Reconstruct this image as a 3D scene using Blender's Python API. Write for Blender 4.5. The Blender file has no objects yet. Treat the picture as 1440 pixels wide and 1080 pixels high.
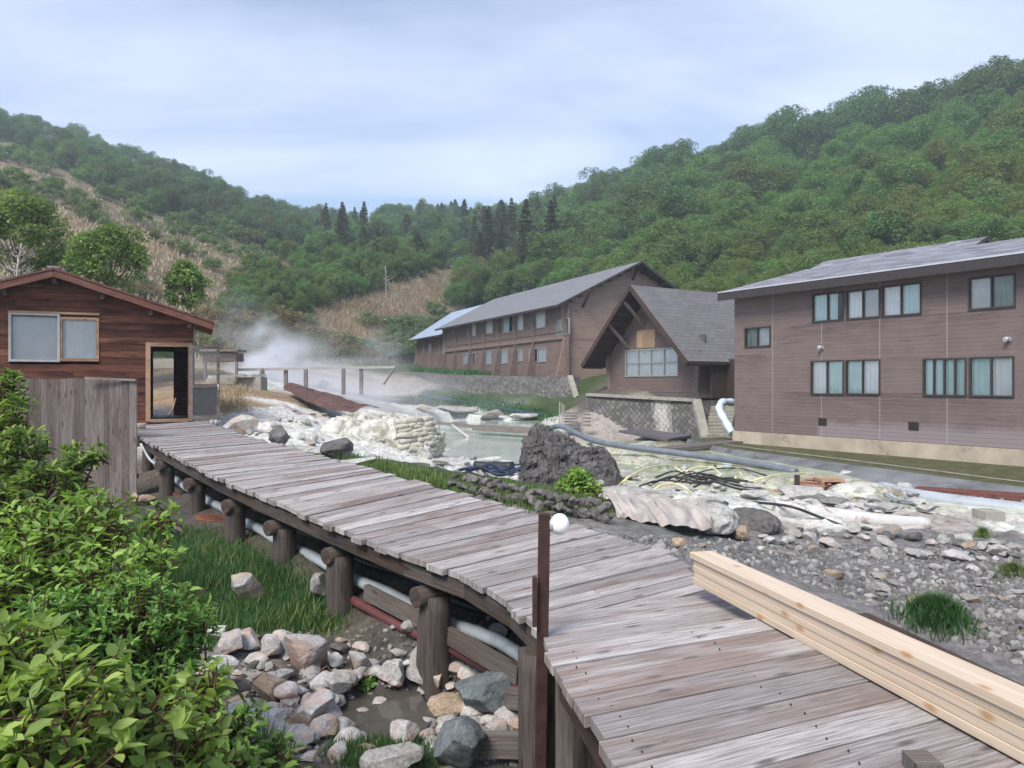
HAZE = .0008
EXPO = .48
import bpy, bmesh, math, random
import numpy as np
from mathutils import Vector, Matrix
R = math.radians
C = bpy.context.scene.collection
rnd = random.Random(7)
CZ = 1.5            # camera height above the near deck
FP = 1080.0         # focal length in photo pixels

def P(px, py, Y):
    """world point that the photo shows at (px, py) when it stands Y metres away"""
    return Vector(((px - 720) / FP * Y, Y, CZ - (py - 540) / FP * Y))

# ---------------------------------------------------------------- noise
def _h(ix, iy, iz, seed):
    n = (ix * 374761393 + iy * 668265263 + iz * 1274126177 + seed * 974634777) & 0xFFFFFFFF
    n = ((n ^ (n >> 13)) * 1274126177) & 0xFFFFFFFF
    n = (n ^ (n >> 16)) & 0xFFFFFFFF
    return n / 4294967295.0

def vnoise(p, seed=0):
    p = np.asarray(p, float)
    i = np.floor(p).astype(np.int64); f = p - i
    f = f * f * (3 - 2 * f)
    r = 0
    for dx in (0, 1):
        wx = f[..., 0] if dx else 1 - f[..., 0]
        for dy in (0, 1):
            wy = f[..., 1] if dy else 1 - f[..., 1]
            for dz in (0, 1):
                wz = f[..., 2] if dz else 1 - f[..., 2]
                r = r + wx * wy * wz * _h(i[..., 0] + dx, i[..., 1] + dy, i[..., 2] + dz, seed)
    return r * 2 - 1

def fbm(p, octv=4, seed=0, gain=.5):
    a, s, t = 1.0, 0, 0
    p = np.asarray(p, float)
    for k in range(octv):
        s = s + a * vnoise(p, seed + k * 17); t += a
        a *= gain; p = p * 2.03 + 5.1
    return s / t

# ---------------------------------------------------------------- objects
def link(o, parent=None):
    C.objects.link(o)
    if parent is not None: o.parent = parent
    return o

def tag(o, label=None, cat=None, group=None, kind=None):
    if label: o['label'] = label
    if cat: o['category'] = cat
    if group: o['group'] = group
    if kind: o['kind'] = kind
    return o

def empty(name, loc=(0, 0, 0), rz=0, label=None, cat=None, group=None):
    o = bpy.data.objects.new(name, None); o.empty_display_size = .3
    o.location = loc; o.rotation_euler = (0, 0, rz)
    link(o); return tag(o, label, cat, group)

def dup(root, loc=None, rz=None, scale=None, label=None, group=None):
    r = root.copy(); C.objects.link(r)
    if loc is not None: r.location = loc
    if rz is not None: r.rotation_euler = (0, 0, rz) if not hasattr(rz, '__len__') else rz
    if scale is not None: r.scale = scale if hasattr(scale, '__len__') else (scale,) * 3
    if label: r['label'] = label
    if group: r['group'] = group
    for ch in KIDS.get(root.name, ()):
        c = ch.copy(); C.objects.link(c); c.parent = r
        for g in KIDS.get(ch.name, ()):
            d = g.copy(); C.objects.link(d); d.parent = c
    return r
KIDS = {}

def np_obj(name, V, F, mats, parent=None, col=None, smooth=False, midx=None, uv=None):
    """one mesh object from numpy arrays (F: n x k, k constant)"""
    V = np.asarray(V, np.float32).reshape(-1, 3); F = np.asarray(F, np.int32); k = F.shape[1]
    me = bpy.data.meshes.new(name)
    me.vertices.add(len(V)); me.vertices.foreach_set('co', V.ravel())
    me.loops.add(F.size); me.loops.foreach_set('vertex_index', F.ravel())
    me.polygons.add(len(F))
    me.polygons.foreach_set('loop_start', np.arange(0, F.size, k, dtype=np.int32))
    if midx is not None: me.polygons.foreach_set('material_index', np.asarray(midx, np.int32))
    if smooth: me.polygons.foreach_set('use_smooth', np.ones(len(F), bool))
    if uv is not None:
        l = me.uv_layers.new(name='UVMap'); l.data.foreach_set('uv', np.asarray(uv, np.float32).ravel())
    me.update(calc_edges=True)
    if col is not None:
        a = me.color_attributes.new('cover', 'FLOAT_COLOR', 'POINT')
        c4 = np.ones((len(V), 4), np.float32); c4[:, :col.shape[1]] = col
        a.data.foreach_set('color', c4.ravel())
    for m in (mats if isinstance(mats, (list, tuple)) else [mats]): me.materials.append(m)
    o = bpy.data.objects.new(name, me)
    link(o, parent)
    if parent is not None: KIDS.setdefault(parent.name, []).append(o)
    return o

class MB:
    """collects faces (with uv in metres) and links them as ONE mesh object"""
    def __init__(s): s.v = []; s.f = []; s.uv = []; s.m = []; s.sm = []
    def face(s, pts, uv=None, m=0, sm=False):
        i = len(s.v); s.v += [tuple(p) for p in pts]; s.f.append(list(range(i, i + len(pts))))
        s.uv.append(uv or [(p[0], p[2]) for p in pts]); s.m.append(m); s.sm.append(sm)
    def idx(s, pts):
        i = len(s.v); s.v += [tuple(p) for p in pts]; return i
    def beam(s, a, b, w, h, up=(0, 0, 1), m=0, w2=None, h2=None, u0=None, roll=0):
        """box from a to b; w across, h along up (centred)"""
        a = Vector(a); b = Vector(b); d = (b - a); L = d.length
        if L < 1e-6: return
        d /= L; up = Vector(up)
        sd = d.cross(up)
        if sd.length < 1e-4: sd = d.cross(Vector((1, 0, 0)))
        sd.normalize(); u = sd.cross(d).normalized()
        if roll:
            q = Matrix.Rotation(roll, 3, d); sd = q @ sd; u = q @ u
        w2 = w if w2 is None else w2; h2 = h if h2 is None else h2
        A = [a + sd * x * w / 2 + u * y * h / 2 for x, y in ((-1, -1), (1, -1), (1, 1), (-1, 1))]
        B = [b + sd * x * w2 / 2 + u * y * h2 / 2 for x, y in ((-1, -1), (1, -1), (1, 1), (-1, 1))]
        i = s.idx(A + B); u0 = rnd.random() * 9 if u0 is None else u0
        per = [0, w, w + h, 2 * w + h, 2 * w + 2 * h]
        for k in range(4):
            n = (k + 1) % 4
            s.f.append([i + k, i + 4 + k, i + 4 + n, i + n])
            s.uv.append([(u0, per[k]), (u0 + L, per[k]), (u0 + L, per[k + 1]), (u0, per[k + 1])]); s.m.append(m); s.sm.append(False)
        s.f.append([i, i + 1, i + 2, i + 3]); s.uv.append([(0, 0), (w * .05, 0), (w * .05, h), (0, h)]); s.m.append(m); s.sm.append(False)
        s.f.append([i + 7, i + 6, i + 5, i + 4]); s.uv.append([(0, 0), (w * .05, 0), (w * .05, h), (0, h)]); s.m.append(m); s.sm.append(False)
    def box(s, x0, x1, y0, y1, z0, z1, m=0):
        cy, cz = (y0 + y1) / 2, (z0 + z1) / 2
        s.beam((x0, cy, cz), (x1, cy, cz), y1 - y0, z1 - z0, m=m)
    def prism(s, poly, dvec, m=0):
        """extrude a planar polygon (3-D points) along dvec"""
        n = len(poly); A = [Vector(p) for p in poly]; B = [p + Vector(dvec) for p in A]
        i = s.idx(A + B)
        L = Vector(dvec).length; acc = 0
        for k in range(n):
            q = (k + 1) % n; e = (A[q] - A[k]).length
            s.f.append([i + k, i + q, i + n + q, i + n + k]); s.uv.append([(acc, 0), (acc + e, 0), (acc + e, L), (acc, L)]); acc += e
            s.m.append(m); s.sm.append(False)
        ax = (A[1] - A[0]).normalized(); nn = ax.cross(A[2] - A[0]).normalized(); ay = nn.cross(ax)
        uv = [((p - A[0]).dot(ax), (p - A[0]).dot(ay)) for p in A]
        s.f.append([i + k for k in range(n)][::-1]); s.uv.append(uv[::-1]); s.m.append(m); s.sm.append(False)
        s.f.append([i + n + k for k in range(n)]); s.uv.append(uv); s.m.append(m); s.sm.append(False)
    def tube(s, pts, r, n=8, m=0, cap=True, sm=True, jit=0):
        pts = [Vector(p) for p in pts]; k = len(pts)
        rr = [r] * k if not hasattr(r, '__len__') else list(r)
        t = (pts[1] - pts[0]).normalized(); ref = Vector((0, 0, 1)) if abs(t.z) < .9 else Vector((1, 0, 0))
        a = t.cross(ref).normalized(); i0 = len(s.v); acc = 0; ls = []
        for j, p in enumerate(pts):
            if j: acc += (p - pts[j - 1]).length
            ls.append(acc)
            t = (pts[min(j + 1, k - 1)] - pts[max(j - 1, 0)])
            if t.length > 1e-9: t.normalize()
            a = (a - t * a.dot(t)).normalized(); b = t.cross(a)
            for q in range(n):
                th = 2 * math.pi * q / n
                x = rr[j] * (1 + (rnd.uniform(-jit, jit) if jit else 0))
                s.v.append(tuple(p + a * math.cos(th) * x + b * math.sin(th) * x))
        per = 2 * math.pi * max(rr)
        for j in range(k - 1):
            for q in range(n):
                w = (q + 1) % n
                s.f.append([i0 + j * n + q, i0 + j * n + w, i0 + (j + 1) * n + w, i0 + (j + 1) * n + q])
                s.uv.append([(ls[j], per * q / n), (ls[j], per * (q + 1) / n), (ls[j + 1], per * (q + 1) / n), (ls[j + 1], per * q / n)])
                s.m.append(m); s.sm.append(sm)
        if cap:
            for base, rev in ((i0, True), (i0 + (k - 1) * n, False)):
                l = [base + q for q in range(n)]
                s.f.append(l[::-1] if rev else l); s.uv.append([(.02 * math.cos(6.28 * q / n), .02 * math.sin(6.28 * q / n)) for q in range(n)]); s.m.append(m); s.sm.append(False)
    def obj(s, name, mats, parent=None, bevel=0):
        me = bpy.data.meshes.new(name)
        me.from_pydata(s.v, [], s.f)
        l = me.uv_layers.new(name='UVMap')
        l.data.foreach_set('uv', np.array([c for f in s.uv for c in f], np.float32).ravel())
        me.polygons.foreach_set('material_index', np.array(s.m, np.int32))
        me.polygons.foreach_set('use_smooth', np.array(s.sm, bool))
        for m in (mats if isinstance(mats, (list, tuple)) else [mats]): me.materials.append(m)
        me.update()
        o = bpy.data.objects.new(name, me); link(o, parent)
        if parent is not None: KIDS.setdefault(parent.name, []).append(o)
        if bevel:
            b = o.modifiers.new('bevel', 'BEVEL'); b.width = bevel; b.segments = 1; b.limit_method = 'ANGLE'; b.angle_limit = R(40)
        return o

def spline(ctrl, n=8):
    """Catmull-Rom through control points"""
    c = [Vector(p) for p in ctrl]
    if len(c) < 3: return [c[0].lerp(c[-1], i / n) for i in range(n + 1)]
    c = [c[0] * 2 - c[1]] + c + [c[-1] * 2 - c[-2]]
    out = []
    for i in range(1, len(c) - 2):
        p0, p1, p2, p3 = c[i - 1:i + 3]
        for k in range(n):
            t = k / n
            out.append(.5 * ((2 * p1) + (p2 - p0) * t + (2 * p0 - 5 * p1 + 4 * p2 - p3) * t * t + (3 * p1 - p0 - 3 * p2 + p3) * t ** 3))
    out.append(c[-2]); return out

def interp(x, xs, ys): return np.interp(x, xs, ys)
# ---------------------------------------------------------------- materials
class NT:
    def __init__(s, name, world=False):
        s.m = bpy.data.materials.new(name); s.m.use_nodes = True
        s.t = s.m.node_tree; s.t.nodes.clear()
        s.out = s.t.nodes.new('ShaderNodeOutputMaterial')
    def n(s, typ, ins=None, **props):
        nd = s.t.nodes.new('ShaderNode' + typ)
        for k, v in props.items(): setattr(nd, k, v)
        for k, v in (ins or {}).items():
            if isinstance(v, bpy.types.NodeSocket): s.t.links.new(v, nd.inputs[k])
            elif v is not None:
                sk = nd.inputs[k]
                if sk.type == 'RGBA' and len(v) == 3: v = (*v, 1)
                sk.default_value = v
        return nd
    def uv(s): return s.n('TexCoord').outputs['UV']
    def objc(s): return s.n('TexCoord').outputs['Object']
    def pos(s): return s.n('NewGeometry').outputs['Position']
    def isl(s): return s.n('NewGeometry').outputs['Random Per Island']
    def orand(s): return s.n('ObjectInfo').outputs['Random']
    def map(s, v, scale=(1, 1, 1), loc=(0, 0, 0), rot=(0, 0, 0)):
        return s.n('Mapping', {'Vector': v, 'Scale': scale, 'Location': loc, 'Rotation': rot}).outputs[0]
    def noise(s, v, scale=5, detail=4, rough=.55, dist=0):
        return s.n('TexNoise', {'Vector': v, 'Scale': scale, 'Detail': detail, 'Roughness': rough, 'Distortion': dist}).outputs['Fac']
    def voro(s, v, scale=5, feature='F1', out='Distance', rnd_=1, dim='3D'):
        return s.n('TexVoronoi', {'Vector': v, 'Scale': scale, 'Randomness': rnd_}, feature=feature, voronoi_dimensions=dim).outputs[out]
    def ramp(s, f, stops, interp_='LINEAR'):
        r = s.n('ValToRGB', {'Fac': f}); cr = r.color_ramp; cr.interpolation = interp_
        while len(cr.elements) < len(stops): cr.elements.new(.5)
        for e, (p, c) in zip(cr.elements, stops):
            e.position = p; e.color = (c, c, c, 1) if not hasattr(c, '__len__') else (*c, 1)
        return r.outputs['Color']
    def mix(s, f, a, b, blend='MIX'):
        nd = s.t.nodes.new('ShaderNodeMix'); nd.data_type = 'RGBA'; nd.blend_type = blend
        for i, v in ((0, f), (6, a), (7, b)):
            if isinstance(v, bpy.types.NodeSocket): s.t.links.new(v, nd.inputs[i])
            else: nd.inputs[i].default_value = v if i == 0 else (*v, 1) if len(v) == 3 else v
        return nd.outputs[2]
    def math(s, op, a, b=0, c=None):
        ins = {0: a, 1: b}
        if c is not None: ins[2] = c
        return s.n('Math', ins, operation=op).outputs[0]
    def vadd(s, a, b): return s.n('VectorMath', {0: a, 1: b}, operation='ADD').outputs[0]
    def comb(s, x=0, y=0, z=0): return s.n('CombineXYZ', {0: x, 1: y, 2: z}).outputs[0]
    def sep(s, v): return s.n('SeparateXYZ', {0: v}).outputs
    def bump(s, h, st=.3, d=.02, nrm=None):
        return s.n('Bump', {'Height': h, 'Strength': st, 'Distance': d, 'Normal': nrm}).outputs[0]
    def pbr(s, col, rough=.8, normal=None, spec=.3, metal=0, **k):
        ins = {'Base Color': col, 'Roughness': rough, 'Specular IOR Level': spec, 'Metallic': metal, 'Normal': normal}
        ins.update(k)
        b = s.n('BsdfPrincipled', ins)
        s.t.links.new(b.outputs[0], s.out.inputs[0]); return b
    def surf(s, sk): s.t.links.new(sk, s.out.inputs[0])

def wood(name, c1, c2, dark, stain=None, rough=.85, bump=.35, gs=1.0, var=.35, knots=True, cracks=.5):
    """plank or log with grain along u; each board (mesh island) gets its own tone"""
    t = NT(name); i = t.isl(); v = t.vadd(t.uv(), t.comb(t.math('MULTIPLY', i, 53.7), t.math('MULTIPLY', i, 31.3), i))
    g1 = t.noise(t.map(v, (1.0 * gs, 26 * gs, 1)), 3, 8, .68, .5)
    g2 = t.noise(t.map(v, (.7 * gs, 110 * gs, 1)), 2.5, 6, .75, .3)
    big = t.noise(t.map(v, (.7, 3, 1)), 1.4, 3, .5)
    base = t.mix(t.ramp(i, [(.15, 0), (.85, 1)]), c1, c2)
    if stain: base = t.mix(t.ramp(t.math('ADD', t.math('MULTIPLY', big, .8), t.math('MULTIPLY', t.math('FRACT', t.math('MULTIPLY', i, 7.31)), .22)), [(.50, 0), (.68, 1)]), base, stain)
    base = t.mix(t.ramp(g1, [(.36, .75), (.62, 0)]), base, dark)
    fac = t.ramp(g2, [(.36, cracks + .3 if cracks < .7 else 1), (.46, 0)])
    base = t.mix(fac, base, dark)
    if knots:
        kv = t.voro(t.map(t.vadd(v, t.comb(t.math('MULTIPLY', g1, .04), t.math('MULTIPLY', g1, .02))), (1.3 if knots is True else 1.9, 4.0, 1)), 1.0, dim='2D')
        base = t.mix(t.ramp(kv, [(.035, .85), (.10, 0)]), base, dark if knots is True else (.36, .20, .09))
    ck = t.math('ABSOLUTE', t.math('SUBTRACT', t.noise(t.map(v, (.45, 30, 1)), 1.3, 2, .4, .2), .5))
    base = t.mix(t.ramp(ck, [(.0, cracks * 1.6 if cracks < .6 else .95), (.012, 0)]), base, tuple(x * .5 for x in dark))
    val = t.math('MULTIPLY_ADD', t.math('FRACT', t.math('MULTIPLY', i, 13.7)), var, 1 - var * .5)
    base = t.mix(1.0, base, t.n('CombineColor', {0: val, 1: val, 2: val}).outputs[0], 'MULTIPLY')
    h = t.math('ADD', t.math('MULTIPLY', g1, .6), t.math('MULTIPLY', g2, .6))
    t.pbr(base, rough, t.bump(h, bump, .01), .25)
    return t.m

def plain(name, col, rough=.6, metal=0, spec=.4, nz=.18, scale=6, bump=.1, dirt=None, dirtf=(.55, .75), coord='objc'):
    t = NT(name); v = getattr(t, coord)()
    n = t.noise(v, scale, 6, .6); n2 = t.noise(v, scale * 4.3, 4, .6)
    base = t.mix(t.ramp(n, [(.3, 0), (.7, 1)]), tuple(c * (1 - nz) for c in col), tuple(min(1, c * (1 + nz)) for c in col))
    if dirt: base = t.mix(t.ramp(t.noise(v, scale * .7, 7, .7, .5), [(dirtf[0], 0), (dirtf[1], 1)]), base, dirt)
    t.pbr(base, rough, t.bump(n2, bump, .02), spec, metal)
    return t.m

def rockmat(name, cols, scale=2.0, moss=None, stain=None, bump=.7, rough=.9, warm=None):
    t = NT(name); v = t.vadd(t.objc(), t.comb(t.math('MULTIPLY', t.orand(), 40), 0, 0))
    n = t.noise(v, scale, 8, .65, .3); n2 = t.noise(v, scale * 5, 7, .7); vo = t.voro(t.vadd(v, t.n('VectorMath', {0: t.n('TexNoise', {'Vector': v, 'Scale': scale * 2}).outputs['Color'], 3: .25}, operation='SCALE').outputs[0]), scale * 1.6, 'DISTANCE_TO_EDGE')
    base = t.ramp(n, [(.3, cols[0]), (.5, cols[1]), (.7, cols[2])])
    base = t.mix(t.ramp(n2, [(.35, .55), (.55, 0)]), base, tuple(c * .45 for c in cols[0]))
    base = t.mix(t.ramp(t.noise(v, scale * 14, 4, .7), [(.54, 0), (.64, .6)]), base, cols[2])
    base = t.mix(t.ramp(t.noise(v, scale * 9, 5, .8, .8), [(.36, .6), (.44, 0)]), base, tuple(c * .35 for c in cols[0]))
    r = t.orand()
    if warm: base = t.mix(t.math('MULTIPLY', t.ramp(t.noise(v, scale * .7, 4, .6), [(.45, 0), (.6, 1)]), t.ramp(r, [(.35, .12), (.8, .9)])), base, warm)
    if stain:
        z = t.sep(t.objc())[2]
        base = t.mix(t.math('MULTIPLY', t.ramp(t.math('ADD', z, t.math('MULTIPLY', n, .5)), [(-.0, 1), (.25, 0)]), .7), base, stain)
    if moss: base = t.mix(t.ramp(t.noise(v, scale * 1.3, 5, .6), [(.55, 0), (.62, .85)]), base, moss)
    val = t.math('MULTIPLY_ADD', t.math('FRACT', t.math('MULTIPLY', r, 7.7)), .5, .75)
    base = t.mix(1.0, base, t.n('CombineColor', {0: val, 1: val, 2: val}).outputs[0], 'MULTIPLY')
    h = t.math('ADD', t.math('MULTIPLY', n2, .6), t.math('MULTIPLY', t.ramp(vo, [(0, 0), (.08, 1)]), .05))
    t.pbr(base, rough, t.bump(h, bump, .04), .3)
    return t.m

def leafmat(name, c1, c2, c3, trans=.35, rough=.5, spec=.35, objvar=.3):
    """c1 dark, c2 mid, c3 light; each leaf its own tone, each plant its own shift"""
    t = NT(name); i = t.isl(); r = t.orand()
    base = t.ramp(i, [(.05, c1), (.5, c2), (.95, c3)])
    cl = t.noise(t.pos(), .9, 3, .5)
    base = t.mix(t.ramp(cl, [(.35, .45), (.6, 0)]), base, c1)
    val = t.math('MULTIPLY_ADD', r, objvar, 1 - objvar / 2)
    base = t.mix(1.0, base, t.n('CombineColor', {0: t.math('MULTIPLY_ADD', t.math('FRACT', t.math('MULTIPLY', r, 5.3)), objvar, 1 - objvar / 2), 1: val, 2: val}).outputs[0], 'MULTIPLY')
    b = t.n('BsdfPrincipled', {'Base Color': base, 'Roughness': rough, 'Specular IOR Level': spec})
    tr = t.n('BsdfTranslucent', {'Color': t.mix(1.0, base, (1.25, 1.3, .7), 'MULTIPLY')})
    t.surf(t.n('MixShader', {0: trans, 1: b.outputs[0], 2: tr.outputs[0]}).outputs[0])
    return t.m

def siding(name, c, board=.165, c2=None, vert=(), stain=(.05, .035, .035), low=None, runs=()):
    """lapped boards: uv in metres, v upwards"""
    t = NT(name); uv = t.uv(); u, v, _ = t.sep(uv)
    f = t.math('FRACT', t.math('DIVIDE', v, board)); row = t.math('FLOOR', t.math('DIVIDE', v, board))
    rt = t.n('TexWhiteNoise', {'Vector': t.comb(row, t.math('FLOOR', t.math('DIVIDE', u, 2.73)), 0)}).outputs['Value']
    n = t.noise(uv, 1.3, 6, .6); st = t.noise(t.map(uv, (.35, 5, 1)), 1.6, 6, .65, .3); fine = t.noise(t.map(uv, (2, 40, 1)), 3, 4, .6)
    base = t.mix(t.ramp(n, [(.35, 0), (.65, 1)]), c, c2 or tuple(x * .8 for x in c))
    base = t.mix(t.math('MULTIPLY', rt, .25), base, tuple(x * 1.35 for x in c))
    base = t.mix(t.ramp(st, [(.58, 0), (.72, .75)]), base, stain)
    base = t.mix(t.ramp(fine, [(.3, .3), (.5, 0)]), base, stain)
    if low:
        base = t.mix(t.math('MULTIPLY', t.ramp(t.math('ADD', v, t.math('MULTIPLY', n, .5)), [(.62, .8), (.9, 0)]), t.ramp(t.math('DIVIDE', u, 10), [(.39, 0), (.41, 1)])), base, low)
    for ua, ub, vb in runs:      # soot and damp under the windows
        m = t.math('MULTIPLY', t.ramp(t.math('DIVIDE', t.math('SUBTRACT', t.math('ABSOLUTE', t.math('SUBTRACT', u, (ua + ub) / 2)), (ub - ua) / 2), .9), [(0, 1), (1, 0)]), t.math('MULTIPLY', t.ramp(t.math('DIVIDE', t.math('SUBTRACT', vb, v), .8), [(0, 1), (1, 0)]), t.math('LESS_THAN', v, vb)))
        base = t.mix(t.math('MULTIPLY', m, t.ramp(t.noise(t.map(uv, (.5, 9, 1), (ua, 0, 0)), 1.5, 5, .7, .2), [(.38, 0), (.6, .8)])), base, tuple(x * 1.3 for x in stain))
    line = t.ramp(f, [(.0, 1), (.07, 0)])
    base = t.mix(t.math('MULTIPLY', line, .65), base, tuple(x * .3 for x in c))
    for x in vert:
        l = t.math('LESS_THAN', t.math('ABSOLUTE', t.math('SUBTRACT', u, x)), .015)
        base = t.mix(t.math('MULTIPLY', l, .38), base, (.42, .4, .4))
    t.pbr(base, .75, t.bump(t.math('ADD', t.math('MULTIPLY', f, -.8), t.math('MULTIPLY', fine, .2)), .5, .02), .25)
    return t.m

def shingle(name, c1, c2, bw=.33, rh=.2, mortar=(.05, .05, .055), stain=None, rough=.8, spec=.3):
    t = NT(name); uv = t.uv()
    b = t.n('TexBrick', {'Vector': uv, 'Color1': c1, 'Color2': c2, 'Mortar': mortar, 'Scale': 1, 'Mortar Size': .012, 'Mortar Smooth': .2, 'Bias': 0, 'Brick Width': bw, 'Row Height': rh})
    n = t.noise(uv, .6, 6, .6); f = t.noise(uv, 40, 3, .6)
    base = t.mix(t.ramp(n, [(.35, .35), (.65, 0)]), b.outputs[0], stain or tuple(x * .6 for x in c1))
    base = t.mix(t.ramp(f, [(.4, .3), (.6, 0)]), base, tuple(x * .5 for x in c1))
    fr = t.math('FRACT', t.math('DIVIDE', t.sep(uv)[1], rh))
    t.pbr(base, rough, t.bump(t.math('ADD', t.math('MULTIPLY', fr, -.6), t.math('MULTIPLY', b.outputs['Fac'], -.4)), .6, .02), spec)
    return t.m

M = {}
def materials():
    M['deck'] = wood('weathered_deck', (.36, .335, .33), (.45, .428, .425), (.10, .085, .078), (.26, .20, .178), .8, .5, 1, .36, True, .4)
    M['deckedge'] = wood('weathered_beam', (.115, .10, .093), (.165, .148, .14), (.05, .04, .035), (.12, .085, .065))
    M['log'] = wood('dark_log', (.068, .058, .053), (.105, .09, .083), (.02, .016, .014), (.075, .05, .036), .9, .6, .8, .4)
    M['fence'] = wood('fence_wood', (.165, .14, .13), (.245, .215, .205), (.055, .043, .038), (.13, .10, .088), var=.45)
    M['pine'] = wood('new_pine', (.50, .41, .315), (.55, .455, .36), (.41, .32, .23), None, .6, .06, .35, .12, 2, .0)
    M['hutwood'] = wood('hut_wood', (.15, .054, .032), (.255, .105, .064), (.018, .009, .007), (.06, .024, .016), .8, .5, .7, .75, True, .6)
    M['huttrim'] = wood('hut_trim', (.35, .22, .14), (.44, .30, .20), (.16, .09, .055), (.26, .15, .09), .7, .2)
    M['hutroof'] = plain('hut_roof', (.20, .155, .15), .5, 0, .5, .25, 4, .1, (.10, .07, .07))
    M['barge'] = wood('barge_board', (.14, .06, .045), (.19, .085, .06), (.04, .018, .013), (.2, .12, .1))
    M['darkwood'] = wood('dark_wood', (.05, .032, .026), (.075, .05, .042), (.018, .012, .01), None)
    M['rust'] = plain('rusty_steel', (.055, .03, .025), .75, .3, .3, .35, 9, .2, (.10, .045, .03))
    M['globe'] = plain('white_globe', (.80, .80, .78), .35, 0, .5, .04, 3, 0, (.6, .58, .52), (.6, .8))
    M['pvc'] = plain('pale_pipe', (.42, .47, .50), .45, 0, .4, .12, 4, .05, (.2, .2, .2))
    M['redpipe'] = plain('maroon_pipe', (.10, .035, .035), .5, 0, .4, .2)
    M['black'] = plain('black_rubber', (.018, .018, .02), .5, 0, .4, .3)
    M['bluehose'] = plain('navy_hose', (.03, .045, .09), .5, 0, .4, .3)
    M['yellow'] = plain('yellow_hose', (.66, .60, .33), .5, 0, .4, .2)
    M['grey'] = plain('grey_pipe', (.30, .33, .36), .5, 0, .4, .2, 2, .1, (.15, .15, .15))
    M['slate'] = plain('slate_pipe', (.13, .15, .18), .45, 0, .4, .2, 2, .1)
    M['redsteel'] = plain('red_oxide_steel', (.13, .045, .035), .8, 0, .3, .4, 5, .2, (.05, .03, .028))
    M['wrap'] = plain('foil_wrap', (.60, .70, .82), .35, .2, .6, .15, 5, .3)
    M['birch'] = plain('white_log', (.47, .455, .44), .8, 0, .3, .12, 5, .4, (.22, .17, .16), (.56, .66))
    M['sand'] = plain('sandbag_cloth', (.46, .448, .40), .9, 0, .2, .2, 5, .8, (.30, .265, .18), (.44, .64))
    M['crust'] = plain('sulphur_crust', (.52, .52, .48), .9, 0, .2, .25, 3.5, 1, (.22, .215, .165), (.44, .60))
    M['cloth'] = plain('net_cloth', (.36, .325, .305), .9, 0, .2, .2, 3, .4, (.24, .2, .18))
    M['concrete'] = plain('concrete', (.38, .33, .26), .9, 0, .2, .2, 1.3, .3, (.12, .12, .10), (.55, .75), 'pos')
    M['darkconc'] = plain('wet_concrete', (.14, .143, .15), .8, 0, .3, .3, 1.2, .4, (.05, .05, .05), (.5, .7), 'pos')
    M['moss'] = plain('mossy_ledge', (.085, .08, .045), .95, 0, .2, .4, 3, .7, (.05, .07, .02), (.48, .6), 'pos')
    M['paleconc'] = plain('pale_concrete', (.30, .285, .25), .9, 0, .2, .2, 3, .3, (.2, .18, .15), (.5, .7), 'pos')
    M['brown_sheet'] = plain('rust_sheet', (.08, .038, .03), .8, 0, .3, .35, 2, .3, (.2, .12, .1), (.55, .7))
    M['greysheet'] = plain('slate_sheet', (.10, .09, .10), .7, 0, .3, .3, 2, .3)
    M['side_right'] = siding('siding_mauve', (.155, .118, .113), .135, (.128, .097, .093), (1.93, 4.15, 6.45, 8.75), low=(.23, .20, .21), runs=[(3.0, 6.3, 1.62), (7.0, 9.8, 1.62), (3.0, 6.6, 4.15), (8.3, 10.2, 4.2), (.3, 1.5, 3.1)])
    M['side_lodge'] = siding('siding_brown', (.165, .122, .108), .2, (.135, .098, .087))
    M['side_gable_lit'] = siding('siding_gable_lit', (.265, .195, .16), .2, (.22, .158, .13))  # lodge siding made lighter: light on the gable end put into its colour
    M['side_chalet'] = siding('siding_chalet', (.15, .113, .104), .2, (.122, .09, .083))
    M['fin'] = wood('fin_wood', (.19, .145, .13), (.25, .195, .175), (.06, .04, .033), None)
    M['roof_right'] = shingle('roof_shingle_grey', (.30, .305, .345), (.085, .088, .105), .6, .27)
    M['roof_lodge'] = shingle('roof_lodge_grey', (.205, .21, .225), (.18, .185, .2), .6, .3)
    M['roof_annex'] = shingle('roof_annex_blue', (.36, .44, .55), (.31, .39, .5), .8, .35, (.15, .18, .22), None, .5, .5)
    M['roof_chalet'] = shingle('roof_chalet_slate', (.165, .16, .165), (.125, .12, .125), .6, .28)
    M['fascia'] = plain('dark_fascia', (.035, .028, .028), .6, 0, .4, .3)
    M['gutter'] = plain('pale_flashing', (.5, .52, .56), .4, .3, .5, .1)
    M['frame_dark'] = plain('bronze_frame', (.045, .036, .034), .5, .2, .4, .2)
    M['frame_lite'] = plain('alu_frame', (.38, .38, .37), .4, .4, .5, .1)
    M['curtain_teal'] = plain('curtain_teal', (.60, .74, .72), .95, 0, .1, .1, 2, .1)
    M['curtain_white'] = plain('curtain_white', (.80, .82, .81), .95, 0, .1, .08, 2, .1)
    M['dim_room_tone'] = plain('dim_room_tone', (.26, .31, .285), .9, 0, .1, .2, 2, .1)  # dimness of the room behind the glass put into a sheet's colour
    M['screenp'] = plain('insect_screen', (.58, .59, .59), .8, 0, .2, .1, 3, .05)
    M['board_patch'] = wood('patch_board', (.34, .235, .15), (.42, .31, .21), (.16, .10, .06), None)
    M['doorpanel'] = plain('door_panel', (.05, .052, .055), .6, 0, .3, .2)
    M['interior'] = plain('dim_interior', (.10, .085, .075), .9)
    t = NT('window_glass'); fr = t.n('Fresnel', {'IOR': 1.5}).outputs[0]
    g = t.n('BsdfGlossy', {'Color': (.9, .95, 1), 'Roughness': .02}); tr = t.n('BsdfTransparent', {'Color': (.94, .95, .95)})
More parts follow.
